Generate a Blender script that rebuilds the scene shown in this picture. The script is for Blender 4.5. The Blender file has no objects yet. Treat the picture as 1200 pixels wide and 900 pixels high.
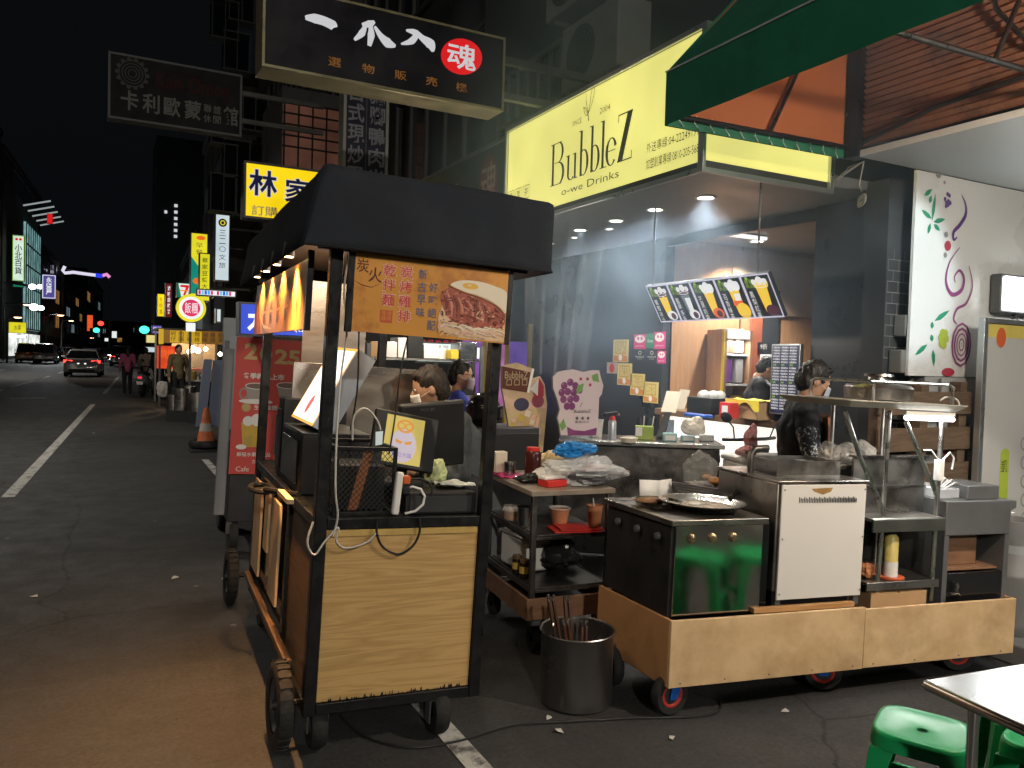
import bpy, bmesh, math, random
from mathutils import noise as mnoise
from mathutils import Vector, Matrix, Quaternion
random.seed(7)
R = math.radians
PI = math.pi
sc = bpy.context.scene
COL = sc.collection

# ------------------------------------------------------------------ camera
PSI, TH, ROLL, CH = R(27.5), R(1.9), R(1.6), 1.65
FPX = 920.0
_f = Vector((math.sin(PSI)*math.cos(TH), math.cos(PSI)*math.cos(TH), -math.sin(TH)))
_r0 = Vector((math.cos(PSI), -math.sin(PSI), 0)); _u0 = _r0.cross(_f)
_R = _r0*math.cos(ROLL) + _u0*math.sin(ROLL)
_U = _u0*math.cos(ROLL) - _r0*math.sin(ROLL)
_C = Vector((0, 0, CH))
cam_d = bpy.data.cameras.new("camera"); cam = bpy.data.objects.new("camera", cam_d); COL.objects.link(cam)
M = Matrix((( _R.x, _U.x, -_f.x, 0), (_R.y, _U.y, -_f.y, 0), (_R.z, _U.z, -_f.z, CH), (0, 0, 0, 1)))
cam.matrix_world = M
cam_d.sensor_width = 36; cam_d.lens = 36*FPX/1200; cam_d.clip_end = 3000; cam_d.clip_start = 0.05
sc.camera = cam

def _ray(x, y): return _f + _R*((x-600)/FPX) - _U*((y-450)/FPX)
def gx(x, y, X): d = _ray(x, y); return _C + d*(X/d.x)      # pixel -> point on the plane x = X
def gy(x, y, Y): d = _ray(x, y); return _C + d*(Y/d.y)
def gz(x, y, Z=0.0): d = _ray(x, y); return _C + d*((Z-CH)/d.z)
DEL = R(2.4)                                                 # the street bears slightly right of the cart axis
def road(s, off, z=0.0): return Vector((off*math.cos(DEL)+s*math.sin(DEL), s*math.cos(DEL)-off*math.sin(DEL), z))

# ------------------------------------------------------------------ objects
def tag(o, label=None, cat=None, group=None, kind=None):
    if label: o['label'] = label
    if cat: o['category'] = cat
    if group: o['group'] = group
    if kind: o['kind'] = kind
    return o
def T(name, label, cat, loc=(0, 0, 0), rz=0.0, group=None, rot=None):
    o = bpy.data.objects.new(name, None); COL.objects.link(o); o.empty_display_size = .1
    o.location = loc; o.rotation_euler = rot if rot else (0, 0, rz)
    return tag(o, label, cat, group)
def copy_tree(o, parent=None):
    c = o.copy(); COL.objects.link(c)
    if parent: c.parent = parent
    for ch in list(o.children): copy_tree(ch, c)
    return c

def frames(pts, closed=False):
    pts = [Vector(p) for p in pts]; n = len(pts); out = []
    prev = None
    for i in range(n):
        if closed: t = (pts[(i+1) % n]-pts[i-1])
        else: t = pts[min(i+1, n-1)]-pts[max(i-1, 0)]
        if t.length < 1e-9: t = Vector((0, 0, 1))
        t.normalize()
        if prev is None:
            a = Vector((0, 0, 1)) if abs(t.z) < .9 else Vector((1, 0, 0))
            u = t.cross(a).normalized()
        else:
            u = prev - t*prev.dot(t)
            if u.length < 1e-6: u = t.orthogonal()
            u.normalize()
        prev = u; out.append((pts[i], u, t.cross(u)))
    return out

class MB:
    def __init__(s, mat=None):
        s.v = []; s.f = []; s.fm = []; s.mats = []; s.cur = 0; s.M = None
        if mat: s.use(mat)
    def use(s, mat):
        if mat not in s.mats: s.mats.append(mat)
        s.cur = s.mats.index(mat); return s
    def add(s, vs, fs):
        b = len(s.v)
        for p in vs:
            p = Vector(p); s.v.append(s.M @ p if s.M else p)
        for f in fs: s.f.append([b+i for i in f]); s.fm.append(s.cur)
        return s
    def box(s, x0, x1, y0, y1, z0, z1):
        return s.add([(x0,y0,z0),(x1,y0,z0),(x1,y1,z0),(x0,y1,z0),(x0,y0,z1),(x1,y0,z1),(x1,y1,z1),(x0,y1,z1)],
                     [(0,3,2,1),(4,5,6,7),(0,1,5,4),(1,2,6,5),(2,3,7,6),(3,0,4,7)])
    def obox(s, c, sx, sy, sz, rz=0, rx=0, ry=0):
        m = Matrix.Translation(c) @ (Matrix.Rotation(rz, 4, 'Z') @ Matrix.Rotation(ry, 4, 'Y') @ Matrix.Rotation(rx, 4, 'X'))
        o = s.M; s.M = (o @ m) if o else m
        s.box(-sx/2, sx/2, -sy/2, sy/2, -sz/2, sz/2); s.M = o; return s
    def beam(s, p, q, w, h=None, up=(0, 0, 1)):
        p = Vector(p); q = Vector(q); h = h or w; t = (q-p).normalized(); up = Vector(up)
        if abs(t.dot(up)) > .98: up = Vector((0, 1, 0))
        a = t.cross(up).normalized()*(w/2); b = a.cross(t).normalized()*(h/2)
        vs = [p-a-b, p+a-b, p+a+b, p-a+b, q-a-b, q+a-b, q+a+b, q-a+b]
        return s.add(vs, [(0,1,2,3),(7,6,5,4),(0,4,5,1),(1,5,6,2),(2,6,7,3),(3,7,4,0)])
    def tube(s, pts, r, seg=8, closed=False, caps=True):
        fr = frames(pts, closed); n = len(fr); vs = []; fs = []
        for i, (p, u, w) in enumerate(fr):
            rr = r[i] if isinstance(r, (list, tuple)) else r
            for k in range(seg):
                a = 2*PI*k/seg; vs.append(p+u*(rr*math.cos(a))+w*(rr*math.sin(a)))
        for i in range(n if closed else n-1):
            j = (i+1) % n
            for k in range(seg):
                l = (k+1) % seg; fs.append((i*seg+k, i*seg+l, j*seg+l, j*seg+k))
        if caps and not closed:
            fs.append(tuple(range(seg))[::-1]); fs.append(tuple((n-1)*seg+k for k in range(seg)))
        return s.add(vs, fs)
    def cyl(s, p, q, r0, r1=None, seg=16, caps=True):
        return s.tube([p, q], [r0, r0 if r1 is None else r1], seg, caps=caps)
    def lathe(s, prof, c=(0, 0, 0), seg=24, axis='Z', cap=False):
        vs = []; fs = []; n = len(prof); c = Vector(c)
        for (r, h) in prof:
            for k in range(seg):
                a = 2*PI*k/seg; x, y = r*math.cos(a), r*math.sin(a)
                vs.append(c + (Vector((x, y, h)) if axis == 'Z' else Vector((h, x, y)) if axis == 'X' else Vector((y, h, x))))
        for i in range(n-1):
            for k in range(seg):
                l = (k+1) % seg; fs.append((i*seg+k, i*seg+l, (i+1)*seg+l, (i+1)*seg+k))
        if cap: fs.append(tuple(range(seg))[::-1]); fs.append(tuple((n-1)*seg+k for k in range(seg)))
        return s.add(vs, fs)
    def ell(s, c, rx, ry=None, rz=None, seg=16, ring=10, rot=None):
        ry = rx if ry is None else ry; rz = rx if rz is None else rz
        vs = []; fs = []; c = Vector(c)
        for i in range(ring+1):
            th = PI*i/ring
            for k in range(seg):
                a = 2*PI*k/seg; p = Vector((rx*math.sin(th)*math.cos(a), ry*math.sin(th)*math.sin(a), rz*math.cos(th)))
                if rot: p = rot @ p
                vs.append(c+p)
        for i in range(ring):
            for k in range(seg):
                l = (k+1) % seg; fs.append((i*seg+k, (i+1)*seg+k, (i+1)*seg+l, i*seg+l))
        return s.add(vs, fs)
    def face(s, pts): return s.add(pts, [tuple(range(len(pts)))])
    def loft(s, rings, closed=True, caps=True):
        n = len(rings[0]); vs = [p for r in rings for p in r]; fs = []
        for i in range(len(rings)-1):
            for k in range(n if closed else n-1):
                l = (k+1) % n; fs.append((i*n+k, i*n+l, (i+1)*n+l, (i+1)*n+k))
        if caps and closed:
            fs.append(tuple(range(n))[::-1]); fs.append(tuple((len(rings)-1)*n+k for k in range(n)))
        return s.add(vs, fs)
    def prism(s, pts, d):                                   # extrude a 3-D polygon along vector d
        d = Vector(d); a = [Vector(p) for p in pts]
        return s.loft([a, [p+d for p in a]])
    def sheet(s, fn, nu, nv):
        vs = [fn(i/nu, j/nv) for j in range(nv+1) for i in range(nu+1)]
        fs = [(j*(nu+1)+i, j*(nu+1)+i+1, (j+1)*(nu+1)+i+1, (j+1)*(nu+1)+i) for j in range(nv) for i in range(nu)]
        return s.add(vs, fs)
    def build(s, name, parent=None, loc=None, rz=0, bevel=0, smooth=38, solid=0, subsurf=0, fixn=True):
        me = bpy.data.meshes.new(name)
        me.from_pydata([tuple(v) for v in s.v], [], s.f)
        for m in s.mats: me.materials.append(m)
        for i, p in enumerate(me.polygons): p.material_index = s.fm[i]
        if fixn:
            bm = bmesh.new(); bm.from_mesh(me); bmesh.ops.recalc_face_normals(bm, faces=bm.faces); bm.to_mesh(me); bm.free()
        if smooth:
            for p in me.polygons: p.use_smooth = True
            me.set_sharp_from_angle(angle=R(smooth))
        o = bpy.data.objects.new(name, me); COL.objects.link(o)
        if parent: o.parent = parent
        if loc is not None: o.location = loc
        if rz: o.rotation_euler = (0, 0, rz)
        if solid:
            m = o.modifiers.new('solid', 'SOLIDIFY'); m.thickness = solid; m.offset = 0
        if bevel:
            m = o.modifiers.new('bevel', 'BEVEL'); m.width = bevel; m.segments = 2; m.limit_method = 'ANGLE'; m.angle_limit = R(50)
        if subsurf:
            m = o.modifiers.new('sub', 'SUBSURF'); m.levels = subsurf; m.render_levels = subsurf
        return o

# ------------------------------------------------------------------ lettering
_tc = {}
def glyphs(text, bold=0.0):
    k = (text, bold)
    if k in _tc: return _tc[k]
    cu = bpy.data.curves.new('letters', 'FONT'); cu.body = text; cu.size = 1; cu.fill_mode = 'FRONT'; cu.offset = bold; cu.resolution_u = 2
    o = bpy.data.objects.new('letters', cu); COL.objects.link(o)
    dg = bpy.context.evaluated_depsgraph_get(); dg.update()
    me = o.evaluated_get(dg).to_mesh()
    vs = [tuple(v.co) for v in me.vertices]; fs = [tuple(p.vertices) for p in me.polygons]
    o.evaluated_get(dg).to_mesh_clear()
    bpy.data.objects.remove(o); bpy.data.curves.remove(cu)
    _tc[k] = (vs, fs); return _tc[k]

class D:
    """draws flat print (letters, discs, strokes) on a board: o = lower left corner, r = reading direction, u = up"""
    def __init__(s, mb, o, r, u=(0, 0, 1), d0=.002, step=.0001):
        s.mb = mb; s.o = Vector(o); s.r = Vector(r).normalized(); s.u = Vector(u).normalized(); s.n = s.r.cross(s.u); s.d = d0; s.step = step
    def P(s, x, y): return s.o+s.r*x+s.u*y+s.n*s.d
    def nxt(s): s.d += s.step
    def use(s, m): s.mb.use(m); return s
    def poly(s, pts): s.nxt(); s.mb.add([s.P(*p) for p in pts], [tuple(range(len(pts)))]); return s
    def blob(s, pts, k=5, lim=None):                                  # polygon with a smooth closed outline
        n = len(pts); q = []
        for i in range(n):
            a, b, c, e = pts[i-1], pts[i], pts[(i+1) % n], pts[(i+2) % n]
            for j in range(k):
                t = j/k; q.append(tuple(.5*(2*b[h]+(c[h]-a[h])*t+(2*a[h]-5*b[h]+4*c[h]-e[h])*t*t+(3*b[h]-a[h]-3*c[h]+e[h])*t**3) for h in (0, 1)))
        if lim: q = [(max(lim[0], min(x, lim[1])), max(lim[2], min(y, lim[3]))) for x, y in q]
        return s.poly(q)
    def rect(s, x0, x1, y0, y1): return s.poly([(x0, y0), (x1, y0), (x1, y1), (x0, y1)])
    def frame(s, x0, x1, y0, y1, w):
        s.rect(x0, x1, y0, y0+w); s.rect(x0, x1, y1-w, y1); s.rect(x0, x0+w, y0+w, y1-w); s.rect(x1-w, x1, y0+w, y1-w); return s
    def disc(s, cx, cy, rx, ry=None, seg=28, a=0):
        ry = ry or rx; ca, sa = math.cos(a), math.sin(a); q = []
        for k in range(seg):
            x, y = rx*math.cos(2*PI*k/seg), ry*math.sin(2*PI*k/seg); q.append((cx+x*ca-y*sa, cy+x*sa+y*ca))
        return s.poly(q)
    def strip(s, pts, ws):
        s.nxt(); n = len(pts); vs = []
        for i in range(n):
            a = pts[max(i-1, 0)]; b = pts[min(i+1, n-1)]
            dx, dy = b[0]-a[0], b[1]-a[1]; l = math.hypot(dx, dy) or 1; w = (ws[i] if isinstance(ws, (list, tuple)) else ws)/2
            nx, ny = -dy/l*w, dx/l*w
            vs += [s.P(pts[i][0]+nx, pts[i][1]+ny), s.P(pts[i][0]-nx, pts[i][1]-ny)]
        s.mb.add(vs, [(2*i, 2*i+1, 2*i+3, 2*i+2) for i in range(n-1)]); return s
    def curve(s, pts, ws, k=6):                              # strip along a smooth curve
        q = []; v = []
        for i in range(len(pts)-1):
            a, b, c, e = pts[max(i-1, 0)], pts[i], pts[i+1], pts[min(i+2, len(pts)-1)]
            for j in range(k):
                t = j/k; q.append(tuple(.5*(2*b[h]+(c[h]-a[h])*t+(2*a[h]-5*b[h]+4*c[h]-e[h])*t*t+(3*b[h]-a[h]-3*c[h]+e[h])*t**3) for h in (0, 1))); v.append(ws[i]+(ws[i+1]-ws[i])*t)
        return s.strip(q+[pts[-1]], v+[ws[-1]])
    def ring(s, cx, cy, rx, ry, w, seg=28):
        return s.strip([(cx+rx*math.cos(2*PI*k/seg), cy+ry*math.sin(2*PI*k/seg)) for k in range(seg+1)], w)
    def text(s, t, x, y, w, h, bold=0.0):
        vs, fs = glyphs(t, bold)
        if not vs: return s
        s.nxt()
        x0 = min(v[0] for v in vs); x1 = max(v[0] for v in vs); y0 = min(v[1] for v in vs); y1 = max(v[1] for v in vs)
        kx = w/max(x1-x0, 1e-6); ky = h/max(y1-y0, 1e-6)
        s.mb.add([s.P(x+(v[0]-x0)*kx, y+(v[1]-y0)*ky) for v in vs], fs); return s
    def column(s, t, x, ytop, w, h, gap=.12, bold=0.0):      # characters one under another
        for i, c in enumerate(t):
            y = ytop-(i+1)*h-i*h*gap
            if c != ' ': s.text(c, x, y, w, h*(.18 if c == '一' else 1), bold)
        return s

# ------------------------------------------------------------------ materials
def srgb(r, g, b):
    f = lambda c: (c/255/12.92) if c/255 <= .04045 else ((c/255+.055)/1.055)**2.4
    return (f(r), f(g), f(b))
_mc = {}
def _nt(name):
    m = bpy.data.materials.new(name); m.use_nodes = True; nt = m.node_tree; b = nt.nodes.get('Principled BSDF')
    return m, nt, b
def N(nt, t, **kw):
    n = nt.nodes.new(t)
    for k, v in kw.items(): setattr(n, k, v)
    return n
def pm(name, col, rough=.5, metal=0.0, var=.12, scale=5.0, rvar=.12, bump=0.0, bscale=60.0, stretch=(1, 1, 1), alpha=1.0, trans=0.0, ior=1.45, stain=None, coat=0.0, stain_at=(.52, .68), sscale=None):
    if name in _mc: return _mc[name]
    m, nt, b = _nt(name); L = nt.links.new
    tc = N(nt, 'ShaderNodeTexCoord'); mp = N(nt, 'ShaderNodeMapping'); mp.inputs['Scale'].default_value = stretch
    L(tc.outputs['Object'], mp.inputs['Vector'])
    no = N(nt, 'ShaderNodeTexNoise'); no.inputs['Scale'].default_value = scale; no.inputs['Detail'].default_value = 6; no.inputs['Roughness'].default_value = .62
    L(mp.outputs[0], no.inputs['Vector'])
    cr = N(nt, 'ShaderNodeValToRGB'); e = cr.color_ramp.elements
    e[0].position = .25; e[1].position = .75
    e[0].color = (*[max(0, c*(1-var)) for c in col], 1); e[1].color = (*[min(1, c*(1+var)) for c in col], 1)
    L(no.outputs['Fac'], cr.inputs['Fac']); out = cr.outputs[0]
    if stain:
        n2 = N(nt, 'ShaderNodeTexNoise'); n2.inputs['Scale'].default_value = sscale or scale*.45; n2.inputs['Detail'].default_value = 8; n2.inputs['Roughness'].default_value = .7
        L(mp.outputs[0], n2.inputs['Vector'])
        r2 = N(nt, 'ShaderNodeMapRange'); r2.inputs['From Min'].default_value = stain_at[0]; r2.inputs['From Max'].default_value = stain_at[1]
        L(n2.outputs['Fac'], r2.inputs['Value'])
        mx = N(nt, 'ShaderNodeMix', data_type='RGBA'); mx.inputs[7].default_value = (*stain, 1)
        L(r2.outputs[0], mx.inputs[0]); L(out, mx.inputs[6]); out = mx.outputs[2]
    L(out, b.inputs['Base Color'])
    if rvar:
        mr = N(nt, 'ShaderNodeMapRange'); mr.inputs['To Min'].default_value = max(.02, rough-rvar); mr.inputs['To Max'].default_value = min(1, rough+rvar)
        mr.inputs['From Min'].default_value = .3; mr.inputs['From Max'].default_value = .7
        L(no.outputs['Fac'], mr.inputs['Value']); L(mr.outputs[0], b.inputs['Roughness'])
    else: b.inputs['Roughness'].default_value = rough
    b.inputs['Metallic'].default_value = metal; b.inputs['IOR'].default_value = ior
    b.inputs['Alpha'].default_value = alpha; b.inputs['Transmission Weight'].default_value = trans; b.inputs['Coat Weight'].default_value = coat
    if bump:
        nb = N(nt, 'ShaderNodeTexNoise'); nb.inputs['Scale'].default_value = bscale; nb.inputs['Detail'].default_value = 5
        L(mp.outputs[0], nb.inputs['Vector'])
        bp = N(nt, 'ShaderNodeBump'); bp.inputs['Strength'].default_value = bump; bp.inputs['Distance'].default_value = .01
        L(nb.outputs['Fac'], bp.inputs['Height']); L(bp.outputs[0], b.inputs['Normal'])
    _mc[name] = m; return m
def em(name, col, strength=1.0, var=.06, scale=1.5, gloss=.35):
    """a surface that gives off light (lit sign, lamp, screen)"""
    if name in _mc: return _mc[name]
    m, nt, b = _nt(name); L = nt.links.new
    b.inputs['Base Color'].default_value = (*[min(.8, c*.5) for c in col], 1); b.inputs['Roughness'].default_value = gloss
    b.inputs['Emission Color'].default_value = (*col, 1)
    if var:
        tc = N(nt, 'ShaderNodeTexCoord'); no = N(nt, 'ShaderNodeTexNoise'); no.inputs['Scale'].default_value = scale; no.inputs['Detail'].default_value = 2
        L(tc.outputs['Object'], no.inputs['Vector'])
        mr = N(nt, 'ShaderNodeMapRange'); mr.inputs['To Min'].default_value = strength*(1-var*2); mr.inputs['To Max'].default_value = strength*(1+var*2)
        mr.inputs['From Min'].default_value = .3; mr.inputs['From Max'].default_value = .7
        L(no.outputs['Fac'], mr.inputs['Value']); L(mr.outputs[0], b.inputs['Emission Strength'])
    else: b.inputs['Emission Strength'].default_value = strength
    _mc[name] = m; return m
def wood(name, c0, c1, stretch, scale=3.0, rough=.45, rings=5.0, stain=None):
    if name in _mc: return _mc[name]
    m, nt, b = _nt(name); L = nt.links.new
    tc = N(nt, 'ShaderNodeTexCoord'); mp = N(nt, 'ShaderNodeMapping'); mp.inputs['Scale'].default_value = stretch
    L(tc.outputs['Object'], mp.inputs['Vector'])
    n1 = N(nt, 'ShaderNodeTexNoise'); n1.inputs['Scale'].default_value = scale; n1.inputs['Detail'].default_value = 3; n1.inputs['Distortion'].default_value = .6
    L(mp.outputs[0], n1.inputs['Vector'])
    mu = N(nt, 'ShaderNodeMath', operation='MULTIPLY'); mu.inputs[1].default_value = rings; L(n1.outputs['Fac'], mu.inputs[0])
    fr = N(nt, 'ShaderNodeMath', operation='PINGPONG'); fr.inputs[1].default_value = .5; L(mu.outputs[0], fr.inputs[0])
    n2 = N(nt, 'ShaderNodeTexNoise'); n2.inputs['Scale'].default_value = scale*9; n2.inputs['Detail'].default_value = 6; n2.inputs['Roughness'].default_value = .7
    L(mp.outputs[0], n2.inputs['Vector'])
    ad = N(nt, 'ShaderNodeMath', operation='MULTIPLY_ADD'); ad.inputs[1].default_value = .9; L(fr.outputs[0], ad.inputs[0])
    m2 = N(nt, 'ShaderNodeMath', operation='MULTIPLY'); m2.inputs[1].default_value = .55; L(n2.outputs['Fac'], m2.inputs[0]); L(m2.outputs[0], ad.inputs[2])
    cr = N(nt, 'ShaderNodeValToRGB'); e = cr.color_ramp.elements; e[0].position = .15; e[1].position = .7; e[0].color = (*c0, 1); e[1].color = (*c1, 1)
    L(ad.outputs[0], cr.inputs['Fac']); out = cr.outputs[0]
    if stain:
        n3 = N(nt, 'ShaderNodeTexNoise'); n3.inputs['Scale'].default_value = 3.2; n3.inputs['Detail'].default_value = 8; n3.inputs['Roughness'].default_value = .65
        L(tc.outputs['Object'], n3.inputs['Vector'])
        r2 = N(nt, 'ShaderNodeMapRange'); r2.inputs['From Min'].default_value = .46; r2.inputs['From Max'].default_value = .74; r2.inputs['To Max'].default_value = .8
        L(n3.outputs['Fac'], r2.inputs['Value'])
        mx = N(nt, 'ShaderNodeMix', data_type='RGBA'); mx.inputs[7].default_value = (*stain, 1); L(r2.outputs[0], mx.inputs[0]); L(out, mx.inputs[6]); out = mx.outputs[2]
    L(out, b.inputs['Base Color']); b.inputs['Roughness'].default_value = rough
    bp = N(nt, 'ShaderNodeBump'); bp.inputs['Strength'].default_value = .12; bp.inputs['Distance'].default_value = .004
    L(n2.outputs['Fac'], bp.inputs['Height']); L(bp.outputs[0], b.inputs['Normal'])
    _mc[name] = m; return m

BLACKP = pm('chipped black paint', (.012, .012, .013), .38, .2, .3, 14, .15, .15, 40, stain=(.16, .15, .14), stain_at=(.66, .72), sscale=30)
BLACK = pm('black plastic', (.011, .011, .012), .55, 0, .2, 8, .1)
BLACKG = pm('glossy black', (.008, .008, .009), .14, 0, .1, 4, .05)
DGREY = pm('dark grey plastic', (.035, .036, .04), .45)
GREY = pm('grey painted metal', (.12, .125, .13), .42, .3, .15, 5, .1)
WHITE = pm('white paint', (.72, .71, .68), .45, 0, .06, 3)
WPLAST = pm('white plastic', (.75, .74, .70), .35, 0, .05)
STEEL = pm('stainless steel', (.52, .52, .51), .24, 1, .12, 3, .09, .04, 30, stretch=(1, 1, 4), stain=(.20, .17, .14), stain_at=(.6, .82), sscale=4)
STEELB = pm('greasy stainless steel', (.42, .40, .37), .34, 1, .2, 4, .12, .06, 25, stain=(.09, .07, .055), stain_at=(.5, .75), sscale=5)
STEELD = pm('dark greasy steel', (.13, .125, .12), .38, .8, .3, 6, .14, .08, 30, stain=(.03, .025, .02), stain_at=(.48, .68), sscale=4)
CHROME = pm('bright metal', (.7, .7, .7), .16, 1, .05, 4, .05)
RUBBER = pm('black rubber', (.014, .014, .014), .75, 0, .3, 20, .1, .3, 80)
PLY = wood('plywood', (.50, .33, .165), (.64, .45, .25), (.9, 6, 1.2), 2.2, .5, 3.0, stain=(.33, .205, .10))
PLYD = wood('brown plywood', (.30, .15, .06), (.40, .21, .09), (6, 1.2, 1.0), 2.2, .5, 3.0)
OAK = wood('oak laminate', (.40, .245, .092), (.55, .36, .145), (.55, 5, 9.5), 1.7, .42, 7.0)
WALLW = wood('shop wall veneer', (.31, .165, .078), (.40, .225, .115), (7, 7, .7), 2.0, .5, 4.0)
CARD = pm('cardboard', (.42, .26, .13), .85, 0, .12, 6)
CONC = pm('concrete', (.12, .12, .118), .9, 0, .25, 3, .05, .25, 20, stain=(.05, .048, .045))
DARKW = pm('sooty dark wall', (.030, .031, .033), .8, 0, .35, 2, .1, .2, 15)
RED = pm('red plastic', (.55, .03, .025), .4)
SKIN = pm('skin', (.50, .29, .19), .5, 0, .08, 20)
HAIR = pm('black hair', (.012, .010, .009), .42, 0, .3, 60, .1, .5, 120)
# ------------------------------------------------------------------ night sky
w = bpy.data.worlds.new("World"); sc.world = w; w.use_nodes = True
nt = w.node_tree; bg = nt.nodes['Background']
sky = nt.nodes.new('ShaderNodeTexSky'); sky.sky_type = 'NISHITA'; sky.sun_disc = False
sky.sun_elevation = R(-5.0); sky.sun_rotation = R(200); sky.air_density = 1.0; sky.dust_density = 2.0
glow = nt.nodes.new('ShaderNodeMix'); glow.data_type = 'RGBA'; glow.blend_type = 'ADD'; glow.inputs[0].default_value = 1; glow.inputs[7].default_value = (.020, .026, .032, 1)   # faint city sky glow
nt.links.new(sky.outputs[0], glow.inputs[6]); nt.links.new(glow.outputs[2], bg.inputs[0]); bg.inputs[1].default_value = 0.12
sc.view_settings.view_transform = 'Standard'; sc.view_settings.look = 'None'; sc.view_settings.exposure = 0; sc.view_settings.gamma = 1
sc.view_settings.use_curve_mapping = False
sc.render.engine = 'CYCLES'; cy = sc.cycles
cy.use_denoising = True; cy.max_bounces = 7; cy.diffuse_bounces = 3; cy.glossy_bounces = 4; cy.transmission_bounces = 6; cy.transparent_max_bounces = 12; cy.volume_bounces = 0
cy.sample_clamp_indirect = 4.0; cy.caustics_reflective = False; cy.caustics_refractive = False; cy.use_light_tree = True
cy.volume_step_rate = 2.0; cy.volume_max_steps = 64

# ------------------------------------------------------------------ ground
def asphalt():
    m, nt, b = _nt('asphalt'); L = nt.links.new
    tc = N(nt, 'ShaderNodeTexCoord')
    big = N(nt, 'ShaderNodeTexNoise'); big.inputs['Scale'].default_value = .35; big.inputs['Detail'].default_value = 7; big.inputs['Roughness'].default_value = .62; L(tc.outputs['Object'], big.inputs['Vector'])
    fine = N(nt, 'ShaderNodeTexNoise'); fine.inputs['Scale'].default_value = 42; fine.inputs['Detail'].default_value = 6; fine.inputs['Roughness'].default_value = .8; L(tc.outputs['Object'], fine.inputs['Vector'])
    mid = N(nt, 'ShaderNodeTexNoise'); mid.inputs['Scale'].default_value = 3.3; mid.inputs['Detail'].default_value = 9; mid.inputs['Roughness'].default_value = .72; L(tc.outputs['Object'], mid.inputs['Vector'])
    vo = N(nt, 'ShaderNodeTexVoronoi'); vo.inputs['Scale'].default_value = 1.9; L(tc.outputs['Object'], vo.inputs['Vector'])
    c1 = N(nt, 'ShaderNodeValToRGB'); e = c1.color_ramp.elements; e[0].position = .3; e[1].position = .72; e[0].color = (.022, .022, .023, 1); e[1].color = (.046, .045, .044, 1); L(big.outputs[0], c1.inputs[0])
    c2 = N(nt, 'ShaderNodeMapRange'); c2.inputs['From Min'].default_value = .3; c2.inputs['From Max'].default_value = .7; c2.inputs['To Min'].default_value = .45; c2.inputs['To Max'].default_value = 1.6; L(fine.outputs[0], c2.inputs[0])
    v = N(nt, 'ShaderNodeVectorMath', operation='SCALE'); L(c1.outputs[0], v.inputs[0]); L(c2.outputs[0], v.inputs['Scale'])
    r3 = N(nt, 'ShaderNodeMapRange'); r3.inputs['From Min'].default_value = .60; r3.inputs['From Max'].default_value = .72; r3.inputs['To Max'].default_value = .6; L(mid.outputs[0], r3.inputs[0])
    mx = N(nt, 'ShaderNodeMix', data_type='RGBA'); L(r3.outputs[0], mx.inputs[0]); L(v.outputs[0], mx.inputs[6]); mx.inputs[7].default_value = (.018, .017, .016, 1)
    # dropped specks and gum
    r4 = N(nt, 'ShaderNodeMapRange'); r4.inputs['From Min'].default_value = .045; r4.inputs['From Max'].default_value = .03; L(vo.outputs['Distance'], r4.inputs[0])
    m4 = N(nt, 'ShaderNodeMix', data_type='RGBA'); L(r4.outputs[0], m4.inputs[0]); L(mx.outputs[2], m4.inputs[6]); m4.inputs[7].default_value = (.16, .155, .145, 1)
    # cracks and a few repaired patches
    wa = N(nt, 'ShaderNodeTexNoise'); wa.inputs['Scale'].default_value = 1.6; wa.inputs['Detail'].default_value = 4; L(tc.outputs['Object'], wa.inputs['Vector'])
    wm = N(nt, 'ShaderNodeMix', data_type='RGBA'); wm.inputs[0].default_value = .25; L(tc.outputs['Object'], wm.inputs[6]); L(wa.outputs['Color'], wm.inputs[7])
    cv = N(nt, 'ShaderNodeTexVoronoi', feature='DISTANCE_TO_EDGE'); cv.inputs['Scale'].default_value = .42; L(wm.outputs[2], cv.inputs['Vector'])
    c5 = N(nt, 'ShaderNodeMapRange'); c5.inputs['From Min'].default_value = .004; c5.inputs['From Max'].default_value = .0015; c5.inputs['To Max'].default_value = .75; L(cv.outputs['Distance'], c5.inputs[0])
    m5 = N(nt, 'ShaderNodeMix', data_type='RGBA'); L(c5.outputs[0], m5.inputs[0]); L(m4.outputs[2], m5.inputs[6]); m5.inputs[7].default_value = (.006, .006, .006, 1)
    pv = N(nt, 'ShaderNodeTexVoronoi', distance='CHEBYCHEV'); pv.inputs['Scale'].default_value = .22; L(wm.outputs[2], pv.inputs['Vector'])
    p6 = N(nt, 'ShaderNodeSeparateColor'); L(pv.outputs['Color'], p6.inputs[0])
    p7 = N(nt, 'ShaderNodeMapRange'); p7.inputs['To Min'].default_value = .72; p7.inputs['To Max'].default_value = 1.3; L(p6.outputs[0], p7.inputs[0])
    v6 = N(nt, 'ShaderNodeVectorMath', operation='SCALE'); L(m5.outputs[2], v6.inputs[0]); L(p7.outputs[0], v6.inputs['Scale'])
    L(v6.outputs[0], b.inputs['Base Color'])
    rr = N(nt, 'ShaderNodeMapRange'); rr.inputs['From Min'].default_value = .35; rr.inputs['From Max'].default_value = .68; rr.inputs['To Min'].default_value = .85; rr.inputs['To Max'].default_value = .6; L(mid.outputs[0], rr.inputs[0]); L(rr.outputs[0], b.inputs['Roughness'])
    bp = N(nt, 'ShaderNodeBump'); bp.inputs['Strength'].default_value = .8; bp.inputs['Distance'].default_value = .008; L(fine.outputs[0], bp.inputs['Height']); L(bp.outputs[0], b.inputs['Normal'])
    return m
ASPH = asphalt()
tag(MB(ASPH).add([(-400, -60, 0), (400, -60, 0), (400, 900, 0), (-400, 900, 0)], [(0, 1, 2, 3)]).build('road', smooth=0), kind='structure')
PAINT = pm('worn road paint', (.50, .49, .46), .7, 0, .2, 9, .1, stain=(.10, .10, .098), stain_at=(.5, .62), sscale=7)
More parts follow.
